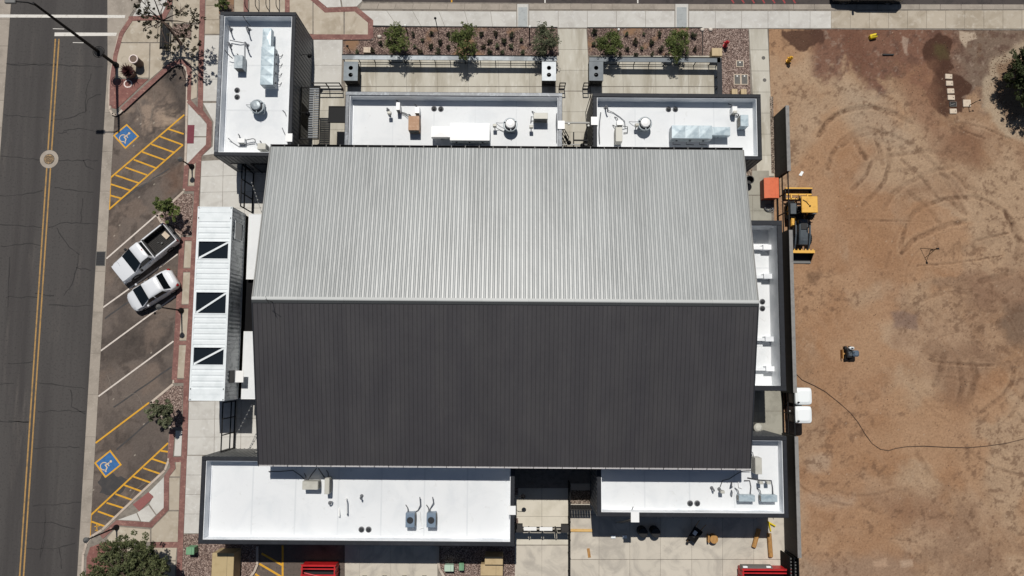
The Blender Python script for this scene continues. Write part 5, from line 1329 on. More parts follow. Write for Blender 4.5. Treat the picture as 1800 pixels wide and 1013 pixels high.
condenser('narrow warm grey condenser turned sideways on the lower left roof', (570,841,579,869), .9, M['beigemetal'], 'E')
condenser('sky-tinted slate blue condenser, left of the pair on the lower left roof', (712.5,902.5,729,927.5), .8, M['galvsky'], 'E', fan=True)
condenser('sky-tinted slate blue condenser with open hatch, right of the pair on the lower left roof', (749.5,902.5,766,927.5), .8, M['galvsky'], 'E', fan=True)
condenser('tall warm grey condenser beside the hall corner on the lower right roof', (1328,805,1339,834), .95, M['beigemetal'], 'W')
condenser('long galvanised condenser, left of the pair on the lower right roof', (1299,871,1327,882), .6, M['galvblue'], 'W')
condenser('long galvanised condenser, right of the pair nearest the screen wall', (1338,871,1366.5,882.5), .6, M['galvblue'], 'W')
def roof_drain(label, u, v, z=DECK):
    c = W(u, v, z); t = thing('roof_drain', label, 'drain', (c.x,c.y,z), group='paired round roof drains')
    b = MB(); b.lathe((0,0), [(.20,0),(.20,.03),(.15,.05)], 18); part(t, 'flange', b, M['drain'])
    b = MB(); b.lathe((0,0), [(.13,.05),(.12,.13),(.05,.17)], 14); part(t, 'strainer', b, M['darkgrille'])
for lab, pts, z in (('the upper left roof', ((417,159),(417,171)), DECK), ('the long patio building roof', ((763,191.5),(775,192)), DECK), ('the roof beside the dirt lot', ((1175,192.5),(1187,192.5)), DECK),
                    ('the lower left roof', ((635.5,931),(648,931)), DECK), ('the lower right roof', ((1213,885),(1225.5,885)), DECK), ('the narrow roof well', ((1340,530.5),(1340,542.5)), 3.05)):
    for k, p in enumerate(pts): roof_drain('round metal roof drain, %s of the pair on %s' % (('first' if k == 0 else 'second'), lab), *p, z)
def pipe_run(name, label, pts, r=.03, m='pipe', cat='pipe', z0=DECK, grp='pipes and lines on the roofs', feet=0):
    """pts: (u, v, height above deck)"""
    P_ = [W(u, v, z0+h) for u, v, h in pts]; o_ = P_[0]
    b = MB(); b.tube(P_, r, 6)
    for k in range(feet):
        p = P_[min(len(P_)-2, 1+k*(len(P_)-2)//max(1,feet))]; b.box(p.x-.12,p.x+.12,p.y-.06,p.y+.06,z0,z0+.08)
    return single_at(name, label, cat, b, M[m], (o_.x,o_.y,z0), grp)
def gooseneck(label, u, v, u2, v2, h=.75):
    a, c = W(u,v,DECK), W(u2,v2,DECK); d = c-a
    b = MB(); b.tube([(0,0,0),(0,0,h-.2),(d.x*.15,d.y*.15,h-.05),(d.x*.4,d.y*.4,h),(d.x*.75,d.y*.75,h-.05),(d.x,d.y,h-.28)], .05, 8); b.lathe((0,0), [(.13,0),(.08,.06)], 10)
    single('vent_pipe', label, 'pipe', b, M['pipe'], (a.x,a.y,DECK), 0, 'goose-neck vents on the roofs')
for k, (a, c, lab) in enumerate((((407,52),(412,64),'first goose-neck vent by the north-west roof corner'),((438,52),(442,66),'second goose-neck vent beside the tall air handler duct'),((406,80),(412,93),'third goose-neck vent beside the pale condenser'),((435.5,80),(441.5,94.5),'fourth goose-neck vent left of the tall air handler'))):
    gooseneck(lab, *a, *c)
gooseneck('goose-neck vent right of the sideways condenser on the lower left roof', 580, 884, 585, 881, .5); gooseneck('short goose-neck vent standing alone mid lower left roof', 636, 872, 637.5, 876, .6)
gooseneck('goose-neck vent in front of the brown-topped condenser line', 682, 194, 686, 200, .6); gooseneck('small goose-neck vent at the hall eave on the lower right roof', 1251, 858, 1253, 862, .5)
gooseneck('goose-neck vent near the west corner of the roof beside the dirt lot', 1064, 190, 1067, 200, .7); gooseneck('goose-neck vent left of the long condensers on the lower right roof', 1264, 860, 1267, 864, .7)
pr = [('white pipe lying near the lower left roof middle', [(596,893,.02),(596,908,.3),(597,909,.06)], .05, 'whitemetal'), ('tall white pipe near the lower left roof middle', [(609,876,.02),(608,880,.6),(609,903,.5),(610,903,.06)], .05, 'whitemetal'),
 ('refrigerant lines looping to the left slate condenser', [(738,874,.4),(739,888,.3),(735,897,.1),(727,902,.1),(718,901,.12)], .035, 'pipe'), ('refrigerant lines looping to the right slate condenser', [(760.5,874,.4),(762,884,.3),(756,895,.1),(757,903,.12)], .035, 'pipe'),
 ('white conduit between the two slate condensers', [(738,900,.1),(739,916,.15),(744,928,.05),(737,930,.05)], .03, 'whitemetal'), ('dark line running along the hall eave on the lower left roof', [(472,829,.12),(492,829,.1),(515,827,.08),(528,836,.08),(540,847,.1)], .03, 'copper'),
 ('dark flexible line rising to the hall eave', [(540,846,.3),(548,834,.5),(556,824,1.0)], .035, 'copper'), ('second dark flexible line rising to the hall eave', [(572,842,.3),(566,833,.5),(560,824,1.0)], .035, 'copper'),
 ('conduit from the white box to the warm grey condenser, upper left roof', [(430,247,.3),(444,244,.3),(448,245,.4),(449,250,.3)], .03, 'copper'), ('thin conduit along the lower end of the upper left roof', [(401,243,.3),(408,250,.05),(420,258,.05),(438,254,.05),(448,252,.1)], .025, 'pipe'),
 ('vertical conduit beside the pale condenser, upper left roof', [(430,78,.1),(430,95,.1),(430,108,.1),(431,118,.06)], .03, 'pipe'), ('horizontal white conduit by the north-west vents', [(404,71,.25),(420,74,.25),(430,76,.12)], .035, 'pipe'),
 ('conduit arm over the west parapet of the upper left roof', [(395,88,.95),(402,97,.6),(409,103,.35)], .03, 'copper'), ('dark arm fixed to the north parapet of the upper left roof', [(427,28,.9),(432,36,.8),(440,46,.3)], .03, 'copper'),
 ('curved hose near the east parapet of the upper left roof', [(497,194,.05),(501,198,.08),(503,204,.05)], .03, 'pipe'), ('hose from the junction box on the upper left roof', [(496,225,.05),(499,232,.15),(503,240,.2),(507,243,.5)], .03, 'pipe'),
 ('lines from the small condenser to the brown-topped condenser', [(704,197,.1),(712,199,.1),(719,203,.2)], .03, 'copper'), ('second line to the brown-topped condenser', [(703,199,.1),(711,202,.1),(718,206,.2)], .02, 'pipe'),
 ('conduit from junction post to the middle exhaust fan', [(871,224,.3),(878,228,.05),(888,232,.1)], .02, 'pipe'), ('curved hose behind the east split condenser', [(940,207,.3),(934,205,.4),(933,216,.05)], .035, 'pipe'),
 ('bundle of lines along the east parapet of the long patio building', [(979,200,.1),(978,215,.25),(979,232,.15),(979,250,.1)], .05, 'pipe'), ('line from corner vent to the tall grey condenser', [(1068,194,.15),(1078,198,.08),(1090,206,.08),(1098,213,.1),(1099,224,.1)], .025, 'pipe'),
 ('coil of lines beside the tall grey condenser', [(1095,222,.3),(1103,223,.15),(1103,233,.1),(1096,234,.1)], .03, 'copper'), ('lines along the west parapet of the roof beside the dirt lot', [(1056,198,.1),(1054,214,.2),(1053,232,.15),(1054,252,.1)], .04, 'pipe'),
 ('line from pale blue condenser to its white box', [(1290,203,.1),(1296,205,.1),(1299,201,.15)], .03, 'copper'), ('long line across the lower right roof to the grey condenser', [(1266,856,.1),(1270,845,.08),(1282,842,.08),(1294,834,.15),(1305,828,.2),(1320,827,.3)], .03, 'copper'),
 ('line bundle feeding the left long condenser', [(1308,845,.1),(1318,845,.08),(1320,856,.08),(1319,871,.2)], .03, 'copper'), ('line bundle feeding the right long condenser', [(1314,840,.08),(1335,844,.08),(1356,845,.08),(1358,857,.08),(1359,871,.2)], .035, 'copper'),
 ('white angled conduit on the lower right roof', [(1298,846,.1),(1299,857,.1),(1305,859,.05)], .03, 'whitemetal'), ('short vertical white pipe on the lower right roof', [(1286,848,.05),(1286,855,.5),(1287,856,.1)], .05, 'pipe'), ('tall bent white pipe left of the long condensers', [(1286,862,.05),(1287,866,.5),(1286,873,.06)], .04, 'pipe'),
 ('hooked hose left of the yard junction box on the lower right roof', [(1104,902,.5),(1110,898,.3),(1113,891,.1)], .03, 'pipe')]
for lab, pts, r_2, m_ in pr: pipe_run('roof_pipe', lab, pts, r_2, m_)
# small posts with boxes (disconnects)
for u, v, lab in ((687,204,'small dark disconnect on a post near the west end of the long patio building roof'),(870,226,'small disconnect post left of the middle exhaust fan'),(933.5,228,'pale low box below the east split condenser'),(1117,225,'small disconnect post left of the domed exhaust fan'),(1287,203,'small dark disconnect by the corner white box'),(1345,846,'small disconnect behind the right long condenser'),(1332,846,'small disconnect behind the left long condenser'),(1265,862,'small disconnect at the west end of the lower right lines')):
    c = W(u,v,DECK); t = thing('disconnect_box', lab, 'electrical box', (c.x,c.y,DECK), group='small disconnects on the roofs')
    b = MB(); b.box(-.03,.03,-.03,.03,0,.55); part(t, 'post', b, M['pipe']); b = MB(); b.bbox(-.13,.13,-.09,.09,.45,.78,.02); part(t, 'box', b, M['beigemetal'])

# ------------------------------------------------------------------ vegetation
def leaf_cloud(mb, c, rx, ry, rz, n, size, rg, bias=.6):
    for _ in range(n):
        while True:
            p = Vector((rg.uniform(-1,1), rg.uniform(-1,1), rg.uniform(-1,1)))
            if p.length <= 1: break
        if p.length > 1e-3: p = p.normalized()*(p.length**bias)
        q = Vector((c[0]+p.x*rx, c[1]+p.y*ry, c[2]+p.z*rz))
        s = size*rg.uniform(.6,1.4)
        u = Vector((rg.uniform(-1,1), rg.uniform(-1,1), rg.uniform(-.5,.5))).normalized()
        w = u.cross(Vector((rg.uniform(-1,1), rg.uniform(-1,1), rg.uniform(-1,1)))).normalized()
        mb.add([q-u*s, q+w*s*.42, q+u*s, q-w*s*.42], [(0,1,2,3)])
def tree(label, base, h, clumps, m, size, nleaf, seed, trunk_r=.09, stems=1, group=None, name='garden_tree', cat='tree', lean=(0,0), per=60, rk=(.22,.42)):
    """clumps: (dx, dy, z, r) lobes of the crown"""
    rg = random.Random(seed)
    t = thing(name, label, cat, (base[0],base[1],0), 0, group)
    b = MB()
    for s in range(stems):
        a = 6.28*s/stems+rg.uniform(0,1); o_ = Vector((.12*math.cos(a),.12*math.sin(a),0)) if stems > 1 else Vector((0,0,0))
        top = Vector((lean[0]+(.35*math.cos(a) if stems > 1 else 0), lean[1]+(.35*math.sin(a) if stems > 1 else 0), h*.55))
        mid = o_.lerp(top,.5)+Vector((rg.uniform(-.1,.1),rg.uniform(-.1,.1),0))
        b.tube([o_-Vector((0,0,.1)), mid, top], [trunk_r, trunk_r*.75, trunk_r*.5], 7)
        for k, c in enumerate(clumps):
            if k % stems != s: continue
            e = Vector((c[0],c[1],c[2])); m1 = top.lerp(e,.5)+Vector((rg.uniform(-.15,.15),rg.uniform(-.15,.15),.1))
            b.tube([top-Vector((0,0,.1)), m1, e], [trunk_r*.45, trunk_r*.28, trunk_r*.1], 5)
            for _ in range(4):
                d = Vector((rg.uniform(-1,1),rg.uniform(-1,1),rg.uniform(-.3,1))).normalized()*c[3]*.8; b.tube([m1.lerp(e,rg.uniform(.2,1)), e+d*.6, e+d], [trunk_r*.16, trunk_r*.1, trunk_r*.04], 4)
    part(t, 'trunk', b, M['bark'])
    b = MB(); tot = sum(c[3]**2 for c in clumps)
    for c in clumps:
        # each lobe is itself a handful of sprays
        k = max(3, int(nleaf*c[3]**2/tot/per))
        for _ in range(k):
            d = Vector((rg.gauss(0,.5),rg.gauss(0,.5),rg.gauss(0,.42)))*c[3]
            if d.length > c[3]*1.15: d = d.normalized()*c[3]*1.1
            rr = c[3]*rg.uniform(*rk)
            leaf_cloud(b, (c[0]+d.x,c[1]+d.y,c[2]+d.z), rr, rr, rr*.75, per, size, rg)
    part(t, 'crown', b, m)
    return t
def rclumps(n, R_, z, zr, r, seed, cx=0, cy=0, squash=1.0):
    rg = random.Random(seed); out = []
    for k in range(n):
        a = rg.uniform(0,6.28); q = R_*math.sqrt(rg.uniform(0.02,1)); out.append((cx+q*math.cos(a), cy+q*math.sin(a)*squash, z+rg.uniform(-zr,zr)*(1-.5*q/R_), r*rg.uniform(.7,1.2)))
    return out
G_ = 'young garden trees in the north gravel beds'
for k, (u, v, h, R_, lab, m_) in enumerate(((703,87,3.0,.85,'westernmost young garden tree in the long gravel bed','leaf'),(818,89,3.2,1.0,'broad young garden tree in the middle of the long gravel bed','leaf'),(958,87,3.1,.85,'loose grey-green young tree at the east end of the long gravel bed','oliveleaf'),(1068,90,2.9,.8,'young garden tree at the west end of the short gravel bed','leaf'),(1187,91,2.6,.85,'round young garden tree at the east end of the short gravel bed','leaf'))):
    c = W(u,v,0); tree(lab, (c.x,c.y), h, rclumps(17,R_*.92,h*.58,.75,.40,20+k,0,0,1.15), M[m_], .066, 4300, 40+k, .05, 3, G_, per=14, rk=(.18,.5))
c = W(318,78,0)
tree('sparse dark street tree leaning over the corner island', (c.x,c.y), 5.6, [(-.9,1.3,4.6,.8),(-.3,2.2,5.2,.9),(.7,1.2,4.4,.8),(1.6,.9,3.6,.95),(2.2,.2,3.2,.9),(1.2,-.5,3.0,.8),(-.9,-.2,3.3,.85),(-1.5,.5,3.9,.7),(1.6,-1.4,2.8,.7),(-.6,.6,4.2,.7),(2.1,-.9,3.0,.6),(.4,-1.3,3.2,.7)], M['dryleaf'], .10, 1900, 61, .13, 1, name='street_tree', lean=(-.1,.5), per=13, rk=(.10,.2))
c = W(311,379,0); tree('small bushy tree in the gravel planter behind the pickup', (c.x,c.y), 2.6, rclumps(13,.75,1.9,.55,.42,71), M['leaf'], .085, 4200, 72, .05, 2, name='planter_tree')
c = W(301,724,0); tree('small bushy tree in the lower gravel planter', (c.x,c.y), 2.5, rclumps(13,.78,1.8,.55,.42,73), M['oliveleaf'], .085, 4200, 74, .05, 2, name='planter_tree')
c = W(264,986,0); tree('large dense grey-green tree at the lower left corner', (c.x,c.y), 5.6, rclumps(56,2.25,3.0,1.0,.78,75,-.1,-.35), M['leafdark'], .078, 52000, 76, .17, 2, name='corner_tree', per=45, rk=(.15,.32))
c = W(1800,152,0); tree('large dark rounded tree at the right edge of the dirt lot', (c.x,c.y), 4.2, rclumps(60,2.15,2.3,1.1,.72,77), M['darkleaf'], .085, 46000, 78, .15, 2, name='lot_tree', per=45, rk=(.18,.36))
c = W(397,14,0); tree('small olive shrub tree in the bed north of the upper left building', (c.x,c.y), 1.7, rclumps(6,.5,1.1,.4,.38,79), M['leaf'], .10, 1300, 80, .04, 3, name='bed_shrub', cat='shrub')
# low shrubs, three kinds shared
def shrub_proto(seed, m, r, h):
    rg = random.Random(seed); b = MB(); bs = MB()
    for k in range(9):
        a = rg.uniform(0,6.28); q = r*rg.uniform(.2,.75); e = (q*math.cos(a),q*math.sin(a),h*rg.uniform(.45,.8))
        bs.tube([(0,0,-.02),(e[0]*.5,e[1]*.5,e[2]*.6),e], [.016,.012,.006], 4); leaf_cloud(b, e, r*.42, r*.42, h*.28, 26, .05, rg)
    return b.mesh('foliage'), bs.mesh('stem'), m
sp_ = [shrub_proto(1,M['greyleaf'],.26,.46), shrub_proto(2,M['greyleaf'],.22,.38), shrub_proto(3,M['dryleaf'],.24,.36), shrub_proto(4,M['oliveleaf'],.20,.34)]
b1 = [(500,295),(445,345),(725,235),(790,275),(850,230),(735,315),(850,320),(770,355),(895,360),(970,325),(970,235),(1195,235),(1250,280),(1295,230),(1345,280),(1405,240),(1470,275),(1210,320),(1305,315),(1400,315),(1245,355),(1340,360),(1480,360),(345,355),(915,290)]
b2_ = [(80,310),(395,325),(555,325),(705,330),(1030,335),(470,400),(625,405),(310,410),(395,470),(535,465),(715,470),(1045,470),(330,515),(480,520),(640,515),(970,515),(75,415)]
pts = [(540+u/3.9, v/3.9, 'low grey-green shrub in the long north gravel bed', 'low shrubs in the long gravel bed') for u, v in b1] + [(1030+u/5.4545, v/5.4545, 'low grey-green shrub in the short north gravel bed', 'low shrubs in the short gravel bed') for u, v in b2_]
for k, (u, v, lab, grp) in enumerate(pts):
    c = W(u,v,.2); fo, st, m_ = sp_[rng.choice([0,0,1,1,2,3])]
    t = thing('desert_shrub', lab, 'shrub', (c.x,c.y,0), rng.uniform(0,6.28), grp); s = rng.uniform(.75,1.15); t.scale = (s,s,s)
    for nm, me_, mm in (('foliage',fo,m_),('stem',st,M['bark'])): link(nm, me_, mm, t)
# dark red yucca in a pot and the empty pot beside it
c = W(232,131,0)
t = thing('potted_yucca', 'dark red spiky plant in a round planter on the corner island', 'potted plant', (c.x,c.y,0))
b = MB(); b.lathe((0,0), [(.34,0),(.42,.45),(.46,.62),(.40,.62),(.38,.52)], 24); part(t, 'planter', b, M['potbrown'])
b = MB(); b.lathe((0,0), [(.38,.5),(.38,.54)], 20); part(t, 'soil', b, M['soil'])
b = MB(); rg = random.Random(5)
for k in range(46):
    a = 2.4*k; el = math.radians(12+66*(k/46)); L_ = rg.uniform(.5,.68); d = Vector((math.cos(a)*math.cos(el),math.sin(a)*math.cos(el),math.sin(el))); w_ = Vector((-math.sin(a),math.cos(a),0))*.04
    p0 = Vector((0,0,.6))+d*.05; b.add([p0-w_, p0+w_, p0+d*L_*.5+w_*1.1, p0+d*L_, p0+d*L_*.5-w_*1.1], [(0,1,2,3,4)])
part(t, 'leaves', b, M['redleaf'])
c = W(246,113,0)
t = thing('tall_planter', 'tall round pale-rimmed planter on the corner island', 'planter', (c.x,c.y,0))
b = MB(); b.lathe((0,0), [(.30,0),(.33,.95),(.335,1.0)], 28); part(t, 'body', b, M['potbrown'])
b = MB(); b.lathe((0,0), [(.30,.96),(.34,.96),(.35,1.02),(.34,1.05),(.27,1.05),(.26,1.0),(.27,.9)], 28); part(t, 'rim', b, M['pot'])
b = MB(); b.lathe((0,0), [(.27,.9),(.27,.93)], 24); part(t, 'liner', b, M['bluegrey'])
for u, v, lab in ((225,147.5,'worn white painted ring on the red pavers'),(219.5,105,'faint painted ring on the tan island paving')):
    c = W(u,v,0); b = MB(); n_ = 28; r0, r1 = (.24,.31) if v > 120 else (.26,.30)
    b.add([(r0*math.cos(6.283*k/n_)*rng.uniform(.9,1.05),r0*math.sin(6.283*k/n_)*rng.uniform(.9,1.05),0) for k in range(n_)]+[(r1*math.cos(6.283*k/n_)*rng.uniform(.95,1.1),r1*math.sin(6.283*k/n_)*rng.uniform(.95,1.1),0) for k in range(n_)], [(k,n_+k,n_+(k+1)%n_,(k+1)%n_) for k in range(n_)])
    link('painted_ring', b.mesh('painted_ring'), M['pot'] if v > 120 else M['tan'], sidewalk, (c.x,c.y,.012))
# slatted bench under the street tree
c = W(289,63,.45)
t = thing('slatted_bench', 'long dark slatted bench under the sparse street tree', 'bench', (c.x,c.y,0))
for k in range(5): b = MB(); b.box(-.33+.135*k,-.22+.135*k,-1.05,1.05,.42,.46); part(t, 'seat_slat', b, M['blacksteel'])
for y_ in (-.85,.85):
    b = MB(); b.box(-.32,.32,y_-.04,y_+.04,.36,.42); b.box(-.30,-.24,y_-.03,y_+.03,0,.36); b.box(.24,.30,y_-.03,y_+.03,0,.36); part(t, 'leg', b, M['blacksteel'])
# bike hoops
for k, u in enumerate((437,455,473.5,491)):
    c = W(u,10,0); b = MB(); b.tube([(0,-.42,-.05),(0,-.42,.55),(0,-.36,.74),(0,-.2,.82),(0,.2,.82),(0,.36,.74),(0,.42,.55),(0,.42,-.05)], .03, 8)
    single('bike_rack', 'black bike hoop, %s from the left, north of the upper left building' % ('first','second','third','fourth')[k], 'bike rack', b, M['blacksteel'], (c.x,c.y,0), 0, 'bike hoops in a row')

# ------------------------------------------------------------------ lamps and posts
c = W(205,115,0)
t = thing('street_light', 'tall black street light with mast arm over the street corner', 'street light', (c.x,c.y,0))
b = MB(); b.lathe((0,0), [(.20,-.1),(.20,.25),(.13,.35)], 14); part(t, 'base', b, M['blacksteel'])
b = MB(); b.tube([(0,0,.2),(0,0,5),(0,0,10.2)], [.125,.105,.075], 12); part(t, 'pole', b, M['blacksteel'])
b = MB(); b.tube([(0,0,9.9),(-.35,.03,10.22),(-1.15,.06,10.30)], [.055,.045,.04], 8); arm = part(t, 'mast_arm', b, M['blacksteel'])
b = MB(); b.bbox(-1.75,-1.05,-.08,.20,10.22,10.36,.04); part(arm, 'lamp_head', b, M['greysteel'])
b = MB()
for a in np.linspace(0,2*math.pi,25): pass
b.tube([(.42*math.cos(a),.42*math.sin(a),2.55) for a in np.linspace(0,2*math.pi,25)], .025, 6); b.tube([(-.42,0,2.55),(.42,0,2.55)], .02, 5); b.tube([(0,-.42,2.55),(0,.42,2.55)], .02, 5); part(t, 'basket_ring', b, M['blacksteel'])
b = MB(); b.lathe((0,0), [(.05,2.42),(.34,2.50),(.34,2.56),(.05,2.60)], 16); part(t, 'basket_plate', b, M['blacksteel'])
def ped_light(label, u, v, h, arm_d=(0,0)):
    c = W(u,v,0); t = thing('pedestrian_light', label, 'street light', (c.x,c.y,0), group='black pedestrian lights along the parking lane')
    b = MB(); b.lathe((0,0), [(.20,-.05),(.20,.12),(.12,.30),(.09,.5)], 14); part(t, 'base', b, M['blacksteel'])
    b = MB(); b.tube([(0,0,.3),(0,0,h*.6),(0,0,h-.3)], [.06,.05,.045], 10); part(t, 'pole', b, M['blacksteel'])
    b = MB(); b.lathe((0,0), [(.06,h-.35),(.12,h-.28),(.16,h-.05),(.20,h),(.10,h+.12),(.02,h+.2)], 14); part(t, 'lantern', b, M['greysteel'])
ped_light('black pedestrian light between parked cars and white container', 319, 546, 3.7); ped_light('black pedestrian light beside the lower left tree', 205, 927, 4.0); ped_light('short black post light beside the access ramp', 337.5, 293, 2.1)
for lab, u, v, h, wh in (('thin black post in the long gravel bed',771,59,2.6,0),('black bollard light with white head, west end of the long gravel bed',717,60,1.5,1),('black bollard light with white head, east end of the long gravel bed',930.5,62,1.5,1),('black bollard light with white head in the short gravel bed',1083,66,1.4,1),('short leaning dark post at the west corner of the long gravel bed',615,90,.9,0),('small path light at the east corner of the long gravel bed',966,88,.8,1)):
    c = W(u,v,0); t = thing('bed_post', lab, 'post', (c.x,c.y,0), group='posts in the north gravel beds')
    b = MB(); b.tube([(0,0,-.05),(0,0,h)], .045 if wh else .03, 8); part(t, 'post', b, M['blacksteel'])
    b = MB(); b.lathe((0,0), [(.06,h-.05),(.10,h),(.08,h+.06),(.02,h+.09)], 10); part(t, 'cap', b, M['bulb'] if wh else M['blacksteel'])

# ------------------------------------------------------------------ small ground items
def cabinet(name, label, cat, u0, v0, u1, v1, h, m, extra=None, grp=None):
    x0, x1, y0, y1 = rect(u0,v0,u1,v1,h); t = thing(name, label, cat, ((x0+x1)/2,(y0+y1)/2,0), 0, grp)
    b = MB(); b.bbox(x0,x1,y0,y1,0,h-.06,.02); part(t, 'body', b, m, True)
    b = MB(); b.bbox(x0-.02,x1+.02,y0-.02,y1+.02,h-.06,h,.02); part(t, 'lid', b, m, True)
    b = MB(); xm = x0+(x1-x0)*.7; b.box(xm-.006,xm+.006,y0,y1,h+.0005,h+.006); part(t, 'seam', b, M['darkgrille'], True)
    return t
cabinet('utility_cabinet', 'large khaki utility cabinet below the lower left building', 'cabinet', 371,973,411,1030, 1.5, M['khaki'])
t = cabinet('utility_cabinet', 'tan stepped utility cabinet in the gravel below the lower left building', 'cabinet', 845,993,883.5,1012, 1.2, M['beigebox'])
x0,x1,y0,y1 = rect(852,979,884,993,1.5); b = MB(); b.bbox(x0,x1,y0,y1,0,1.5,.02); part(t, 'tall_section', b, M['beigebox'], True)
cabinet('green_pedestal', 'green utility pedestal in the gravel by the brick walk', 'pedestal', 327,963,341,975, .75, M['green']); cabinet('green_pedestal', 'bright green utility pedestal in the lower gravel', 'pedestal', 807,991,815,1003, .6, M['green'])
cabinet('pale_pedestal', 'pale green and white utility pedestal in the lower gravel', 'pedestal', 781.5,994,797,1004.5, .6, M['palegreen'])
cabinet('backflow_cabinet', 'tan backflow enclosure beside the red hydrant', 'cabinet', 1252,85,1269,98, .8, M['beigebox']); cabinet('small_cabinet', 'low beige box north of the right roof, left one', 'cabinet', 1287,157,1296,167, .5, M['beigebox'], grp='low beige boxes by the gravel'); cabinet('small_cabinet', 'low beige box north of the right roof, right one', 'cabinet', 1303,157,1312,167, .5, M['beigebox'], grp='low beige boxes by the gravel')
cabinet('valve_box', 'pale pink valve box in the west of the long gravel bed', 'valve box', 639,83.5,651,92, .2, M['meterlid'])
for lab, u0, v0, u1, v1 in (('square grey vault lid in the gravel, single',1295,107.5,1306.5,117),('grey vault lid in the gravel, left of the pair',1291,131.5,1301,148),('grey vault lid in the gravel, right of the pair',1303.5,131.5,1314,148)):
    x0,x1,y0,y1 = rect(u0,v0,u1,v1,.03); t = thing('vault_lid', lab, 'vault lid', ((x0+x1)/2,(y0+y1)/2,0)); b = MB(); b.ring(x0-.04,x1+.04,y0-.04,y1+.04,.05,-.05,.03); part(t, 'frame', b, M['meterlid'], True)
    b = MB(); b.box(x0+.01,x1-.01,y0+.01,y1-.01,-.05,.035); part(t, 'lid', b, M['vault'], True); b = MB(); b.box((x0+x1)/2-.05,(x0+x1)/2+.05,y1-.16,y1-.06,.035,.045); part(t, 'lifting_eye', b, M['bulb'], True)
for k, (u, v) in enumerate(((1342,102),(1344,141))):
    c = W(u,v,0); b = MB(); b.lathe((0,0), [(.14,-.02),(.14,.008),(.10,.012)], 20); single('round_cover', 'round dark cover in the east walk, %s one' % ('upper','lower')[k], 'cover', b, M['vault'], (c.x,c.y,0))
for k, (u, v) in enumerate(((1234.5,53),(1249,53),(667,65))):
    c = W(u,v,0); b = MB(); b.loft([[(.16*math.cos(a)*s*(1+.2*math.sin(3*a)),.13*math.sin(a)*s,z) for a in np.linspace(0,6.283,12)[:-1]] for s, z in ((1,-.02),(1.05,.06),(.8,.12),(.3,.15))])
    single('boulder', ('pale boulder at the walk edge beside the gravel, left one','pale boulder at the walk edge beside the gravel, right one','pale round boulder in the long gravel bed')[k], 'boulder', b, M['stone'], (c.x,c.y,0))
def hydrant(label, u, v, m, h=.85):
    c = W(u,v,0); t = thing('fire_hydrant', label, 'hydrant', (c.x,c.y,0))
    b = MB(); b.lathe((0,0), [(.17,-.05),(.17,.06),(.11,.08),(.11,h-.25),(.15,h-.23),(.15,h-.18),(.12,h-.10),(.05,h-.02),(.04,h+.05)], 14); part(t, 'barrel', b, m)
    for a in (0,2.09,4.19):
        d = Vector((math.cos(a+.6),math.sin(a+.6),0)); b = MB(); b.tube([d*.08+Vector((0,0,h-.36)), d*.24+Vector((0,0,h-.36))], .06, 10); part(t, 'outlet_cap', b, m)
hydrant('red fire hydrant on the gravel by the backflow enclosure', 1274, 81, M['hydrant_red']); hydrant('yellow fire hydrant near the top left corner of the dirt lot', 1385, 108, M['hydrant_yellow'])

# ------------------------------------------------------------------ on the dirt lot
for k, (u, v, s) in enumerate(((1668,134.5,1),(1669.5,146.5,1),(1671.5,160,1),(1672.5,171.5,1),(1676,195.5,1))):
    c = W(u,v,.05); b = MB(); b.bbox(-.27,.27,-.20,.20,-.12,.06,.03); t = thing('meter_lid', 'pale rectangular meter lid in the damp soil, %s from the top' % ('first','second','third','fourth','lowest')[k], 'meter box', (c.x,c.y,0), rng.uniform(-.06,.06), 'pale meter lids in a row'); part(t, 'lid', b, M['meterlid']); b = MB(); b.box(.12,.18,-.03,.03,.06,.07); part(t, 'lift_hole', b, M['darkgrille'])
c = W(1675,183.5,0); t = thing('open_meter_box', 'open meter box with dark pit below the row of pale lids', 'meter box', (c.x,c.y,0)); b = MB(); b.ring(-.26,.26,-.19,.19,.05,-.1,.05); part(t, 'frame', b, M['vault']); b = MB(); b.box(-.21,.21,-.14,.14,-.09,-.01); part(t, 'pit', b, M['blackplastic']); b = MB(); b.tube([(-.15,-.05,.0),(.15,.02,.02)], .04, 6); part(t, 'meter', b, M['greysteel'])
c = W(1700,181.5,.05); b = MB(); b.bbox(-.30,.30,-.28,.28,-.05,.06,.02); single('paving_slab', 'square pale slab beside the open meter box', 'slab', b, M['meterlid'], (c.x,c.y,0))
c = W(1703,186,0); b = MB(); b.tube([(0,0,-.1),(0,0,.9)], .03, 6); b.tube([(0,0,.9),(.25,.1,.95)], .02, 5); b.lathe((.27,.1), [(.06,.92),(.06,.99)], 8); single('standpipe', 'dark standpipe standing on the square pale slab', 'valve', b, M['blacksteel'], (c.x,c.y,0))
c = W(1536,63,.25); t = thing('yellow_container', 'bright yellow plastic container lying near the top of the dirt lot', 'container', (c.x,c.y,0), .25); b = MB(); b.bbox(-.28,.28,-.16,.16,-.03,.30,.06); part(t, 'body', b, M['bright_yellow']); b = MB(); b.tube([(-.2,0,.28),(-.1,0,.38),(.1,0,.38),(.2,0,.28)], .025, 6); part(t, 'handle', b, M['bright_yellow']); b = MB(); b.lathe((.2,.0), [(.05,.28),(.05,.36)], 8); part(t, 'cap', b, M['blackplastic'])
c = W(1561,96.5,0); b = MB(); b.box(-.42,.42,-.05,.05,-.02,.08); single('dark_pipe_piece', 'short black length of pipe lying on the dirt', 'pipe', b, M['blackplastic'], (c.x,c.y,0))
c = W(1408.5,305,.05); b = MB(); b.prism([(-.10,-.2),(.12,-.16),(.12,.2),(-.06,.18)], 0.02, .05); single('white_board', 'small white board lying on the dirt above the tractor', 'board', b, M['whiteplastic'], (c.x,c.y,-.02), -.5)
c = W(1627,443,0); b = MB()
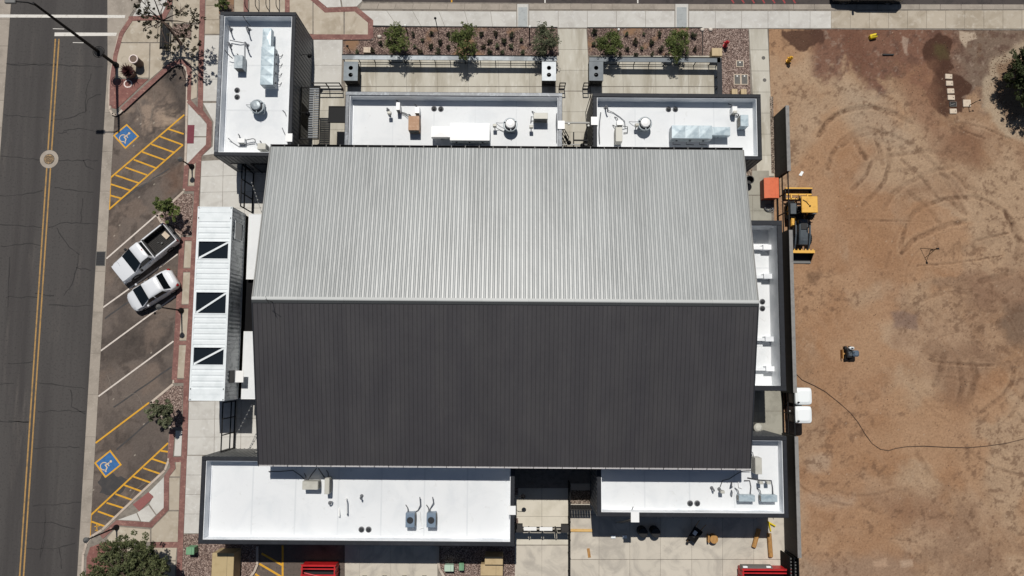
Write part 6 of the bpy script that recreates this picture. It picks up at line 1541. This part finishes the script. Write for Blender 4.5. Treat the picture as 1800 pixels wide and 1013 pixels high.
for a in (.4,2.5,4.6): b.tube([(0,0,1.35),(.45*math.cos(a),.45*math.sin(a),-.02)], .02, 5)
b.tube([(0,0,1.3),(-.02,.02,1.6)], .03, 6); b.box(-.08,.08,-.06,.06,1.55,1.7); b.tube([(.38,.18,.0),(.62,.1,.05)], .02, 5); single('survey_tripod', 'thin dark survey tripod standing on the dirt', 'tripod', b, M['blacksteel'], (c.x,c.y,0))
hp = [(1397,655),(1410,668),(1432,678),(1450,688),(1475,708),(1495,726),(1508,742),(1520,762),(1533,780),(1548,790),(1562,792),(1575,788),(1595,785),(1625,784),(1660,786),(1700,787),(1735,784),(1770,779),(1810,769)]
b = MB(); b.tube([W(u,v,0)+Vector((0,0,.02)) for u, v in hp], .022, 6); single('hose', 'long dark hose snaking across the dirt lot', 'hose', b, M['rope'])
for k, v in enumerate((697,729.7)):
    c = W(1413.5,v,2.25); t = thing('portable_toilet', 'portable toilet with white roof beside the wall gate, %s one' % ('upper','lower')[k], 'portable toilet', (c.x,c.y,-.03))
    b = MB(); b.bbox(-.54,.54,-.54,.54,.12,2.0,.04); part(t, 'cabin', b, M['maroon'])
    b = MB(); b.box(-.56,.56,-.56,.56,0,.12); part(t, 'skid', b, M['blackplastic'])
    b = MB(); n_ = 28
    def sq_(r, z, e=4): return [(r*math.copysign(abs(math.cos(a))**(2/e),math.cos(a)), r*math.copysign(abs(math.sin(a))**(2/e),math.sin(a)), z) for a in [2*math.pi*i/n_ for i in range(n_)]]
    b.loft([sq_(.60,2.0,7), sq_(.61,2.06,7), sq_(.57,2.18,6), sq_(.42,2.25,5), sq_(.38,2.26,5)]); part(t, 'roof', b, M['whiteplastic'], smooth=False)
    b = MB(); b.tube([(-.42,-.42,1.9),(-.42,-.42,2.45)], .05, 8); part(t, 'vent_pipe', b, M['blackplastic'])
    b = MB(); b.box(-.565,-.545,-.35,.30,.2,1.95); dd = part(t, 'door', b, M['maroon']); b = MB(); b.box(-.60,-.566,.16,.24,1.0,1.15); part(dd, 'latch', b, M['whiteplastic'])
c = W(1358,330,1.2); t = thing('orange_bin', 'orange steel storage box with sloped lid beside the screen wall gate', 'storage box', (c.x,c.y,0))
b = MB(); b.box(-.55,.45,-.72,.72,.1,1.0); part(t, 'body', b, mat('dark_orange_paint', srgb(150,66,40), .6)); b = MB(); b.loft([[(-.58,-.76,1.0),(.48,-.76,1.0),(.48,-.76,1.16),(-.2,-.76,1.2),(-.58,-.76,1.06)],[(-.58,.76,1.0),(.48,.76,1.0),(.48,.76,1.16),(-.2,.76,1.2),(-.58,.76,1.06)]]); part(t, 'lid', b, M['orange'])
b = MB(); b.box(.20,.23,-.77,.77,1.165,1.20); part(t, 'lid_rib', b, M['orange']); 
for y_ in (-.6,.5): b = MB(); b.box(-.5,.4,y_,y_+.1,0,.1); part(t, 'skid', b, M['blackplastic'])
c = W(1352,366,0); b = MB(); rg = random.Random(9)
for k in range(7):
    r = rg.uniform(.18,.34); cx, cy = rg.uniform(-.15,.15), rg.uniform(-.12,.12); b.tube([(cx+r*math.cos(a)*rg.uniform(.8,1.2),cy+r*.8*math.sin(a)*rg.uniform(.8,1.2),.03+.02*k+rg.uniform(0,.03)) for a in np.linspace(0,6.28,14)], .018, 5)
single('coiled_hose', 'tangled grey hose lying below the orange box', 'hose', b, M['pipe'], (c.x,c.y,0))
c = W(1313,320,0); b = MB(); b.lathe((0,0), [(.22,0),(.30,.7),(.32,.75),(.26,.75),(.24,.3)], 18); single('black_barrel', 'black plastic barrel half under the hall roof edge', 'barrel', b, M['blackplastic'], (c.x,c.y,0))
c = W(1333,752,.9); t = thing('round_cooler', 'round pale-lidded cooler standing in the shaded court', 'cooler', (c.x,c.y,0)); b = MB(); b.lathe((0,0), [(.26,0),(.30,.8)], 18); part(t, 'barrel', b, M['greysteel']); b = MB(); b.lathe((0,0), [(.31,.8),(.31,.86),(.2,.95),(.05,.97)], 18); part(t, 'lid', b, M['beigemetal'])
# yard items
c = W(1221,938,.4); t = thing('wheelbarrow', 'tipped wheelbarrow half in the building shadow of the yard', 'wheelbarrow', (c.x,c.y,0), math.radians(235))
b = MB(); b.loft([[(-.25,-.2,.3),(.3,-.2,.3),(.3,.2,.3),(-.25,.2,.3)],[(-.45,-.36,.62),(.55,-.34,.66),(.55,.34,.66),(-.45,.36,.62)]], cap=False); b.add([(-.25,-.2,.3),(.3,-.2,.3),(.3,.2,.3),(-.25,.2,.3)], [(0,1,2,3)]); part(t, 'tray', b, M['blackplastic'])
for s in (-1,1): b = MB(); b.tube([(.75,s*.05,.22),(-.2,s*.22,.28),(-1.0,s*.28,.55)], .025, 6); part(t, 'handle', b, M['wood'])
b = MB(); b.tube([(.75,-.05,.2),(.75,.05,.2)], .2, 16); part(t, 'wheel', b, M['rubber'])
b = MB(); b.box(-.2,.1,-.12,.14,.31,.42); part(t, 'white_bag', b, M['whiteplastic'])
c = W(1255,948,.5); t = thing('wooden_spool', 'squat tan wooden spool at the shadow edge of the yard', 'spool', (c.x,c.y,0)); b = MB(); b.lathe((0,0), [(.30,0),(.30,.06),(.18,.06),(.18,.5),(.30,.5),(.30,.56),(.05,.56)], 16); part(t, 'drum', b, M['wood']); b = MB(); b.box(-.42,-.30,-.25,.25,0,.5); part(t, 'plank', b, M['wood'])
for lab, u0, v0, u1, v1, r in (('long tan log lying beside the screen wall in the yard',1352,938,1355,979,.16),('short tan log with hollow end in the yard',1334,930,1325,962,.16)):
    a, c_ = W(u0,v0,r), W(u1,v1,r); t = thing('log', lab, 'log', tuple(Vector((a.x,a.y,0)))); b = MB(); b.tube([a,a.lerp(c_,.5),c_], r, 10); part(t, 'stem', b, M['wood'], True); d = (c_-a).normalized(); b = MB(); b.tube([c_+d*.002, c_+d*.012], r*.55, 10); part(t, 'hollow_end', b, M['darkgrille'], True)
a, c_ = W(1349,917,.15), W(1363,925,.15); b = MB(); b.tube([a,c_], .06, 6); b.tube([a.lerp(c_,.2), W(1355,934,.1)], .05, 6); single_at('yellow_strut', 'yellow bent strut lying against the building corner in the yard', 'strut', b, M['bright_yellow'], tuple(a))
a = W(1003,932,0); c_ = W(1041,932,0); b = MB(); b.box(a.x,c_.x,a.y-.09,a.y+.09,.01,.10); single('timber_beam', 'pale timber beam lying across the passage mouth of the yard', 'timber', b, M['lumber'])
c = W(1035,972,0); b = MB(); b.prism([(-.10,-.32),(.10,-.32),(.10,.32),(-.10,.32)], .0, .06); single('wood_block', 'small brown wood block lying on the yard concrete', 'block', b, M['wood'], (c.x,c.y,0), .15)
for k, (u, v) in enumerate(((1127,932),(1149,932))):
    c = W(u,v,.0); b = MB(); b.lathe((0,0), [(.34,0),(.34,.85),(.30,.9)], 20); single('black_drum', 'black round drum in the yard shadow, %s one' % ('left','right')[k], 'drum', b, M['blackplastic'], (c.x,c.y,0))
for k, u in enumerate((1078,1098)): 
    c = W(u,944,.1); b = MB(); b.box(-.16,.16,-.10,.10,0,.12); single('concrete_block', 'pale block at the yard ladder foot, %s one' % ('left','right')[k], 'block', b, M['whiteplastic'], (c.x,c.y,0))
t = thing('ladder', 'leaning aluminium ladder from the yard to the lower right roof', 'ladder', (8.1,-11.2,0))
for x_ in (7.95,8.35): b = MB(); b.tube([(x_-.35,-11.65,.0),(x_,-10.45,4.6)], .028, 6); part(t, 'stile', b, M['greysteel'], True)
for k in range(14):
    f = (k+.7)/15; p = Vector((7.6,-11.65,0)).lerp(Vector((7.95,-10.45,4.6)), f); b = MB(); b.tube([p, p+Vector((.40,0,0))], .016, 5); part(t, 'rung', b, M['greysteel'], True)
# red dumpsters at the lower edge
def dumpster(label, u0, u1, v0, h):
    x0, x1, y0, y1 = rect(u0, v0, u1, v0+60, h); t = thing('dumpster', label, 'dumpster', ((x0+x1)/2,(y0+y1)/2,0))
    b = MB(); b.box(x0,x1,y1-.08,y1,.15,h); b.box(x0,x0+.08,y0,y1-.08,.15,h); b.box(x1-.08,x1,y0,y1-.08,.15,h); b.box(x0+.08,x1-.08,y0,y1-.08,.15,.25); part(t, 'bin', b, M['red'], True)
    n = 5
    for k in range(n): b = MB(); yy = y1-.25-.42*k; b.box(x0-.05,x0,yy-.06,yy+.06,.2,h); b.box(x1,x1+.05,yy-.06,yy+.06,.2,h); b.box(x0+.08,x1-.08,yy-.04,yy+.04,h-.10,h-.02); part(t, 'rib', b, M['red'], True)
    b = MB(); b.box(x0-.06,x1+.06,y1,y1+.05,h-.12,h+.02); b.tube([(x0+.2,y1-.5,h+.02),(x1-.3,y1-.9,h+.05)], .04, 6); part(t, 'rim', b, M['red'], True)
    b = MB(); b.box(x0+.1,x1-.1,y0,y1-.1,.26,h*.55); part(t, 'load', b, M['blackplastic'], True)
    return t
d1 = dumpster('red steel bin at the lower edge below the long lower left building', 528, 589, 994.5, 1.3)
d2 = dumpster('red steel bin with grey rim at the lower edge of the yard', 1307, 1390, 1002, 1.3)
x0,x1,y0,y1 = rect(1305,996,1358,1002,1.2); b = MB(); b.box(x0,x1,y0,y1,.6,1.2); part(d2, 'tailboard', b, M['greysteel'], True)
for u in (1310,1351): c = W(u,997,1.25); b = MB(); b.bbox(c.x-.16,c.x+.16,c.y-.06,c.y+.06,1.15,1.30,.02); part(d2, 'white_marker', b, M['whiteplastic'], True)

for k, u in enumerate((641,676,711,746)):
    c = W(u,1016,0); t = thing('traffic_cone', 'small yellow cone on the lower edge concrete, %s from the left' % ('first','second','third','fourth')[k], 'cone', (c.x,c.y,0), 0, 'yellow cones in a row')
    b = MB(); b.box(-.16,.16,-.16,.16,0,.03); part(t, 'base', b, M['blackplastic']); b = MB(); b.lathe((0,0), [(.13,.03),(.09,.25),(.03,.5)], 12); part(t, 'body', b, M['bright_yellow'])

# ------------------------------------------------------------------ vehicles
def wheel(t, x, y, r, w, sgn):
    b = MB(); prof = [(r*.62,-w/2),(r*.93,-w/2),(r,-w/2+.03),(r,w/2-.03),(r*.93,w/2),(r*.62,w/2)]
    n = 22; rings = [[(x+q*math.cos(6.283*i/n), y+s, r+q*math.sin(6.283*i/n)) for i in range(n)] for q, s in prof]
    b.loft(rings, cap=False); wl = part(t, 'wheel', b, M['rubber'])
    b = MB(); b.loft([[(x+q*math.cos(6.283*i/n), y+s*sgn, r+q*math.sin(6.283*i/n)) for i in range(n)] for q, s in ((r*.63,-w/2+.02),(r*.63,w/2-.05),(r*.2,w/2-.02))]); part(wl, 'rim', b, M['rim'])
    return wl
def body_loft(secs):
    """secs: (x, half width, z bottom, z shoulder, z top)"""
    rings = []
    for x, w, zb, zs_, zt in secs:
        h = [(w*.90,zb),(w,zb+.10),(w,zs_-.10),(w*.965,zs_),(w*.86,zt-.012),(w*.45,zt+.012)]
        rings.append([(x,y,z) for y,z in h]+[(x,-y,z) for y,z in reversed(h)])
    return MB().loft(rings)
def smooth_part(t, name, mb, m, deg=38):
    o = part(t, name, mb, m); shade_smooth_angle(o, deg); return o
def cabin(xb0, xb1, wb, zb, xt0, xt1, wt, zt):
    """greenhouse from belt (zb) to roof (zt)"""
    r = [(x,y,z) for x,y,z in ()]
    def rr(x0,x1,w,z,c): return [(x0,-w+c,z),(x0+c,-w,z),(x1-c,-w,z),(x1,-w+c,z),(x1,w-c,z),(x1-c,w,z),(x0+c,w,z),(x0,w-c,z)]
    return MB().loft([rr(xb0,xb1,wb,zb,.06), rr(xt0,xt1,wt,zt-.05,.08), rr(xt0+.07,xt1-.07,wt-.07,zt,.10), rr(xt0+.07+(xt1-xt0)*.25,xt1-.07-(xt1-xt0)*.25,wt*.5,zt+.02,.05)])
def glass_quad(t, name, pts, m=None, off=.014):
    p = [Vector(q) for q in pts]; n = (p[1]-p[0]).cross(p[2]-p[0]).normalized()*off
    q = [v+n for v in p]; k = len(p); b = MB(); b.add(p+q, [tuple(range(k-1,-1,-1)), tuple(range(k,2*k))]+[(i,(i+1)%k,k+(i+1)%k,k+i) for i in range(k)]); return part(t, name, b, m or M['carglass'])
def side_glass(t, s, xs0, xs1, xt0, xt1, wb, wt, zb, zt, f0=.12, f1=.84):
    """window in the cabin flank between stations xs (belt) and xt (roof)"""
    def pt(x_b, x_t, f): return ((x_b+(x_t-x_b)*f), s*(wb+(wt-wb)*f), zb+(zt-zb)*f)
    q = [pt(xs0,xt0,f0), pt(xs1,xt1,f0), pt(xs1,xt1,f1), pt(xs0,xt0,f1)]
    if s > 0: q = q[::-1]
    return glass_quad(t, 'side_window', q)

# compact white pickup with open bed
heading = math.atan2(W(202,482,.8).y-W(295,406,.9).y, W(202,482,.8).x-W(295,406,.9).x)
c = W(251.5,444,.9)
tr = thing('pickup_truck', 'white compact pickup with open black-lined bed parked at an angle', 'pickup', (c.x,c.y,ZS), heading)
smooth_part(tr, 'body', body_loft([(2.56,.66,.42,.66,.78),(2.50,.80,.36,.74,.88),(2.2,.87,.30,.84,.97),(1.4,.89,.28,.90,1.03),(.95,.89,.28,.94,1.05),(.2,.89,.28,.95,1.05),(-.42,.89,.28,.95,1.03)]), M['carwhite'])
smooth_part(tr, 'cab', cabin(-.38,1.42,.83,1.0,-.28,.42,.69,1.62), M['carwhite'])
glass_quad(tr, 'windscreen', [(1.36,-.78,1.05),(1.36,.78,1.05),(.48,.67,1.565),(.48,-.67,1.565)])
glass_quad(tr, 'rear_window', [(-.375,.66,1.12),(-.375,-.66,1.12),(-.285,-.60,1.53),(-.285,.60,1.53)])
for s in (-1,1): side_glass(tr, s, -.22,1.08,-.16,.36,.83,.68,1.0,1.60)
b = MB()
for s in (-1,1): b.loft([[(-.44,s*.72,.30),(-.44,s*.885,.30),(-.44,s*.885,.98),(-.44,s*.86,1.03),(-.44,s*.72,1.03)],[(-2.36,s*.72,.34),(-2.36,s*.88,.34),(-2.36,s*.88,.97),(-2.36,s*.85,1.02),(-2.36,s*.72,1.02)]])
b.box(-2.44,-2.37,-.86,.86,.45,1.01)
bd = part(tr, 'bed', b, M['carwhite'])
b = MB(); b.box(-2.36,-.46,-.71,.71,.48,.53); b.box(-.52,-.46,-.71,.71,.53,1.05)
for s in (-1,1): b.box(-2.36,-.52,min(s*.70,s*.76),max(s*.70,s*.76),.53,1.05)
b.box(-2.40,-2.35,-.70,.70,.53,1.03)
for k in range(11): b.box(-2.30,-.56,-.64+.122*k,-.60+.122*k,.53,.555)
part(bd, 'bed_liner', b, M['bedliner'])
b = MB(); b.box(-.56,-.46,-.80,.80,1.05,1.09); part(tr, 'bed_rail', b, M['blackplastic'])
b = MB(); b.bbox(-2.62,-2.46,-.84,.84,.38,.56,.03); part(tr, 'rear_bumper', b, M['blackplastic'])
b = MB(); b.bbox(2.50,2.64,-.80,.80,.36,.56,.04); part(tr, 'front_bumper', b, M['carwhite'])
for s in (-1,1):
    for x_ in (1.68,-1.52): wheel(tr, x_, s*.80, .34, .22, s)
    b = MB(); b.loft([[(1.68+.43*math.cos(a),s*.893,.34+.43*math.sin(a)) for a in np.linspace(.15,2.99,12)],[(1.68+.36*math.cos(a),s*.893,.34+.36*math.sin(a)) for a in np.linspace(.15,2.99,12)]], cap=False); part(tr, 'wheel_arch', b, M['blackplastic'])
    b = MB(); b.bbox(.78,.94,min(s*.90,s*1.08),max(s*.90,s*1.08),1.02,1.18,.03); part(tr, 'mirror', b, M['blackplastic'])
    b = MB(); b.bbox(-2.45,-2.37,min(s*.70,s*.885),max(s*.70,s*.885),.62,.98,.02); part(tr, 'tail_light', b, M['redlamp'])
    b = MB(); b.bbox(2.36,2.53,min(s*.56,s*.80),max(s*.56,s*.80),.62,.80,.03); part(tr, 'headlight', b, M['clearlamp'])
    b = MB(); b.box(.05,.22,min(s*.895,s*.915),max(s*.895,s*.915),.86,.89); part(tr, 'door_handle', b, M['greysteel'])
b = MB(); b.box(-.23,-.17,-.10,.10,1.625,1.65); part(tr, 'brake_light', b, M['redlamp'])
b = MB(); b.tube([(1.9,-.55,1.0),(1.75,-.56,1.6)], .008, 4); part(tr, 'antenna', b, M['blackplastic'])
loc = tr.location
def bed_item(name, label, cat, mb, m): 
    o = single(name, label, cat, mb, m, (loc.x,loc.y,ZS), heading); return o
b = MB(); b.obox((-1.95,-.12), .36, .52, .56, .64, .12); bed_item('pale_board', 'pale square board lying in the pickup bed', 'board', b, M['meterlid'])
b = MB(); b.bbox(-1.45,-1.30,.10,.22,.56,.66,.02); b.tube([(-1.25,.0,.58),(-1.12,-.1,.58)], .03, 6); bed_item('bed_clutter', 'small grey tools lying in the middle of the pickup bed', 'tool', b, M['greysteel'])

# small white sedan
c = W(266,510.5,.7); h2 = math.atan2(-(530-490.5), -(236-299.5)); 
a_, b_p = W(235,531,.5), W(301,489,.7); h2 = math.atan2(a_.y-b_p.y, a_.x-b_p.x)
sd = thing('sedan', 'small white rounded sedan parked next to the pickup', 'car', (c.x,c.y,ZS), h2)
smooth_part(sd, 'body', body_loft([(1.92,.46,.34,.52,.60),(1.82,.66,.26,.58,.70),(1.55,.79,.20,.70,.83),(1.0,.835,.18,.80,.93),(.3,.84,.18,.86,.98),(-.6,.84,.18,.90,1.0),(-1.25,.83,.20,.92,1.0),(-1.62,.78,.24,.90,.98),(-1.84,.68,.30,.82,.92),(-1.92,.52,.38,.70,.82)]), M['carwhite'])
smooth_part(sd, 'cabin', cabin(-1.38,1.16,.78,.92,-.92,.20,.61,1.44), M['carwhite'])
glass_quad(sd, 'windscreen', [(1.10,-.72,.97),(1.10,.72,.97),(.27,.585,1.39),(.27,-.585,1.39)])
glass_quad(sd, 'rear_window', [(-1.35,.68,.97),(-1.35,-.68,.97),(-.985,-.56,1.38),(-.985,.56,1.38)])
for s in (-1,1):
    side_glass(sd, s, -.02,.92,-.06,.18,.78,.60,.92,1.42); side_glass(sd, s, -.98,-.10,-.80,-.13,.78,.60,.92,1.42)
    for x_ in (1.18,-1.18): wheel(sd, x_, s*.745, .29, .18, s)
    b = MB(); b.bbox(.62,.76,min(s*.84,s*.99),max(s*.84,s*.99),.94,1.06,.03); part(sd, 'mirror', b, M['carwhite'])
    b = MB(); b.bbox(-1.88,-1.70,min(s*.55,s*.745),max(s*.55,s*.745),.66,.90,.03); part(sd, 'tail_light', b, M['redlamp'])
    b = MB(); b.loft([[(1.86,s*.42,.56),(1.82,s*.66,.54),(1.66,s*.76,.60)],[(1.80,s*.42,.70),(1.72,s*.66,.73),(1.54,s*.775,.76)]]); part(sd, 'headlight', b, M['clearlamp'])
    for x_ in (.05,-.85): b = MB(); b.box(x_,x_+.14,min(s*.845,s*.862),max(s*.845,s*.862),.80,.83); part(sd, 'door_handle', b, M['carwhite'])
b = MB(); b.box(1.84,1.93,-.40,.40,.34,.46); part(sd, 'grille', b, M['blackplastic'])
b = MB(); b.tube([(-.75,0,1.45),(-.9,0,1.6)], .008, 4); part(sd, 'antenna', b, M['blackplastic'])

# black vehicle at the kerb of the north street
c = W(1521,3,0); sv = thing('parked_suv', 'black parked vehicle cut off by the top edge of the picture', 'car', (c.x,28.52,ZS), math.pi)
smooth_part(sv, 'body', body_loft([(2.72,.72,.40,.80,.95),(2.60,.90,.34,.95,1.08),(2.2,.97,.30,1.06,1.16),(1.2,.98,.28,1.10,1.20),(-1.6,.98,.28,1.10,1.20),(-2.4,.97,.30,1.08,1.20),(-2.66,.90,.36,1.04,1.16),(-2.74,.8,.44,.9,1.1)]), M['carblack'])
smooth_part(sv, 'cabin', cabin(-2.55,1.35,.93,1.15,-2.35,.75,.80,1.85), M['carblack'])
glass_quad(sv, 'windscreen', [(1.28,-.84,1.22),(1.28,.84,1.22),(.83,.74,1.76),(.83,-.74,1.76)])
for s in (-1,1):
    side_glass(sv, s, .0,1.1,-.02,.68,.93,.80,1.15,1.85); side_glass(sv, s, -1.2,-.1,-1.15,-.12,.93,.80,1.15,1.85); side_glass(sv, s, -2.35,-1.3,-2.2,-1.25,.93,.80,1.15,1.85)
    for x_ in (1.7,-1.7): wheel(sv, x_, s*.86, .38, .25, s)
    b = MB(); b.bbox(.95,1.13,min(s*.98,s*1.24),max(s*.98,s*1.24),1.16,1.38,.04); part(sv, 'mirror', b, M['blackplastic'])
    b = MB(); b.bbox(2.5,2.68,min(s*.6,s*.88),max(s*.6,s*.88),.76,.92,.03); part(sv, 'headlight', b, M['clearlamp'])

# yellow skip-loader tractor (front of machine towards -y)
tx, ty = 21.30, 9.9
tk = thing('loader_tractor', 'yellow and grey loader tractor with front bucket and rear box blade', 'tractor', (tx,ty,-.03))
def big_wheel(x, y, r, w):
    n = 26; b = MB()
    b.loft([[(x+s, y+q*math.cos(6.283*i/n), r+q*math.sin(6.283*i/n)) for i in range(n)] for q, s in ((r*.55,-w/2),(r*.92,-w/2),(r*.97,-w/2+.05),(r*.97,w/2-.05),(r*.92,w/2),(r*.55,w/2))], cap=False); wl = part(tk, 'wheel', b, M['rubber'])
    b = MB()
    for k in range(18):
        a = 6.283*k/18; p = Vector((x,y+r*.985*math.cos(a),r+r*.985*math.sin(a))); tg = Vector((0,-math.sin(a),math.cos(a))); rd = Vector((0,math.cos(a),math.sin(a)))
        for sx in (-1,1): q0 = p+Vector((sx*.02,0,0)); q1 = p+Vector((sx*w*.48,0,0))+tg*.09; b.loft([[q0-tg*.03-rd*.03,q0+tg*.03-rd*.03,q0+tg*.03+rd*.03,q0-tg*.03+rd*.03],[q1-tg*.03-rd*.03,q1+tg*.03-rd*.03,q1+tg*.03+rd*.02,q1-tg*.03+rd*.02]])
    part(wl, 'tread', b, M['rubber'])
    b = MB(); b.loft([[(x+s, y+q*math.cos(6.283*i/n), r+q*math.sin(6.283*i/n)) for i in range(n)] for q, s in ((r*.56,-w*.3),(r*.56,w*.3))]); part(wl, 'rim', b, M['yellowmetal'])
for s in (-1,1): big_wheel(s*.72, 1.35, .68, .42); big_wheel(s*.66, -.75, .42, .28)
b = MB(); b.loft([[(-.34,y,z0),(.34,y,z0),(.34,y,z1-.08),(.26,y,z1),(-.26,y,z1),(-.34,y,z1-.08)] for y, z0, z1 in ((.55,.55,1.42),(-.3,.55,1.40),(-1.0,.58,1.34),(-1.28,.65,1.24))]); part(tk, 'hood', b, M['greymetal'])
b = MB(); b.box(-.30,.30,-1.3,1.7,.42,.62); part(tk, 'chassis', b, M['blackplastic'])
b = MB(); b.box(-.22,.22,-.2,.3,1.41,1.47); b.tube([(.2,-.1,1.4),(.2,-.1,1.95)], .035, 8); b.tube([(.30,.25,1.35),(.62,.34,1.45)], .03, 6); part(tk, 'exhaust', b, M['blackplastic'])
b = MB(); b.bbox(-.28,.28,1.0,1.5,.85,1.0,.04); b.bbox(-.28,.28,1.45,1.58,1.0,1.4,.04); part(tk, 'seat', b, M['blackplastic'])
b = MB(); b.bbox(-.58,.58,.82,2.02,2.50,2.60,.03); part(tk, 'canopy', b, M['yellowmetal'])
b = MB(); b.tube([(-.05,1.35,2.62),(-.25,1.6,2.66),(-.5,1.75,2.64)], .02, 5); b.lathe((0,1.3), [(.05,2.6),(.06,2.66),(.02,2.7)], 10); part(tk, 'beacon', b, M['blackplastic'])
for s in (-1,1):
    for y_ in (.95,1.9): b = MB(); b.box(s*.50-.03,s*.50+.03,y_-.03,y_+.03,.9,2.5); part(tk, 'canopy_post', b, M['blackplastic'])
    b = MB(); b.loft([[(s*.52-.05,y,z-.07),(s*.52+.05,y,z-.07),(s*.52+.05,y,z+.07),(s*.52-.05,y,z+.07)] for y, z in ((.45,1.2),(-.5,1.15),(-1.25,.95),(-1.85,.55))]); part(tk, 'loader_arm', b, M['greymetal'])
    b = MB(); b.tube([(s*.52,.1,.75),(s*.52,-1.2,.72)], .045, 8); part(tk, 'cylinder', b, M['greysteel'])
    b = MB(); b.bbox(min(s*.50,s*.95),max(s*.50,s*.95),.95,1.75,1.34,1.40,.02) if s > 0 else b.bbox(-.95,-.50,.95,1.75,1.34,1.40,.02); part(tk, 'fender', b, M['greymetal'])
b = MB(); b.bbox(-.74,-.40,.15,.80,.55,.95,.03); b.box(-.70,-.44,.2,.35,.95,1.02); part(tk, 'tool_box', b, M['yellowmetal'])
# front bucket (open to the front)
pr_ = [(-1.75,.85),(-1.72,.30),(-1.85,.08),(-2.45,.04)]
b = MB(); x0_, x1_ = -.95, .95
for (ya, za), (yb, zb) in zip(pr_[:-1], pr_[1:]):
    d = Vector((0,yb-ya,zb-za)).normalized(); n_ = Vector((0,-d.z,d.y))*.03
    b.loft([[(x0_,ya,za),(x0_,yb,zb),(x0_,yb+n_.y,zb+n_.z),(x0_,ya+n_.y,za+n_.z)],[(x1_,ya,za),(x1_,yb,zb),(x1_,yb+n_.y,zb+n_.z),(x1_,ya+n_.y,za+n_.z)]])
for x_ in (x0_, x1_-.03): b.loft([[(x_,y,z) for y,z in pr_],[(x_+.03,y,z) for y,z in pr_]])
bk = part(tk, 'bucket', b, M['blackplastic'])
b = MB(); b.box(x0_,x1_,-1.86,-1.66,.84,.90); 
for k in range(7): b.box(-.86+.27*k,-.78+.27*k,-1.66,-1.56,.84,.90)
part(bk, 'bucket_rim', b, M['yellowmetal']); b = MB(); b.box(x0_,x1_,-2.52,-2.36,.03,.07); part(bk, 'cutting_edge', b, M['greysteel'])
# rear box blade
b = MB(); b.box(-1.0,1.0,2.95,3.02,.05,.62); b.box(-1.0,-.95,2.3,2.95,.05,.55); b.box(.95,1.0,2.3,2.95,.05,.55); bx_ = part(tk, 'box_blade', b, M['blackplastic'])
b = MB(); b.box(-1.0,1.0,3.0,3.10,.58,.66); b.box(-.95,.95,2.52,2.64,.50,.62); b.box(-.95,.95,2.22,2.32,.50,.60)
for x_ in (-.6,0,.6): b.box(x_-.05,x_+.05,2.3,2.6,.55,.70)
part(bx_, 'blade_frame', b, M['yellowmetal'])
b = MB()
for s in (-1,1): b.tube([(s*.3,1.8,.5),(s*.42,2.4,.5)], .04, 6)
b.tube([(0,1.8,1.0),(0,2.5,.66)], .04, 6); b.tube([(-.5,2.0,.8),(-.3,2.3,.9),(0,2.1,.7),(.3,2.25,.85)], .025, 5); part(tk, 'linkage', b, M['blackplastic'])

# small compaction machine parked on the dirt
c = W(1494,622,.4); mm_ = thing('mini_machine', 'small black machine with slate hood and white tank parked on the dirt', 'machine', (c.x,c.y,-.03))
b = MB(); b.bbox(-.30,.14,-.32,.40,.12,.62,.06); part(mm_, 'chassis', b, M['blackplastic'])
b = MB(); b.bbox(.06,.52,-.22,.24,.55,.86,.09); part(mm_, 'hood', b, M['bluegrey'])
b = MB(); b.bbox(-.18,.18,.30,.50,.55,.86,.07); part(mm_, 'tank', b, M['whiteplastic'])
b = MB(); b.bbox(-.22,.1,-.2,.15,.62,.72,.05); part(mm_, 'seat', b, M['greymetal'])
for y_ in (-.3,.36):
    for x_ in (-.24,.10): b = MB(); b.tube([(x_-.08,y_,.2),(x_+.08,y_,.2)], .2, 16); part(mm_, 'wheel', b, M['rubber'])
b = MB(); b.box(-.52,-.46,-.36,.30,.06,.42); b.box(-.46,-.30,-.05,.05,.15,.25); part(mm_, 'guard', b, M['wood'])
b = MB(); b.tube([(.08,.18,.6),(.0,.28,1.0),(-.12,.2,1.05)], .022, 6); b.tube([(.08,-.05,.6),(.12,.1,.95),(.02,.2,1.0)], .02, 6); part(mm_, 'handlebar', b, M['greysteel'])

# ------------------------------------------------------------------ string lights in the gaps beside the container
def string_lights(label, pts, n):
    P_ = [W(*p) for p in pts]; t = thing('string_lights', label, 'string lights', tuple(P_[0]))
    def at(f): 
        k = min(int(f*(len(P_)-1)), len(P_)-2); g_ = f*(len(P_)-1)-k; return P_[k].lerp(P_[k+1], g_)
    b = MB(); b.tube(P_, .012, 5); part(t, 'cable', b, M['pipe'], True)
    for k in range(n):
        p = at((k+.5)/n); b = MB(); b.lathe((p.x,p.y), [(.01,p.z),(.035,p.z-.03),(.045,p.z-.09),(.01,p.z-.13)], 8); part(t, 'bulb', b, M['bulb'], True)
string_lights('string of pale bulbs from the upper left building to the hall', [(441,318,3.0),(450,345,2.8),(460,374,3.1)], 9)
string_lights('string of pale bulbs between container and hall on the south side', [(443,711,3.0),(428,740,2.7),(415,765,2.6)], 8)
string_lights('string of pale bulbs running to the lower left building', [(450,762,2.8),(444,776,2.7),(437,790,2.9)], 7)
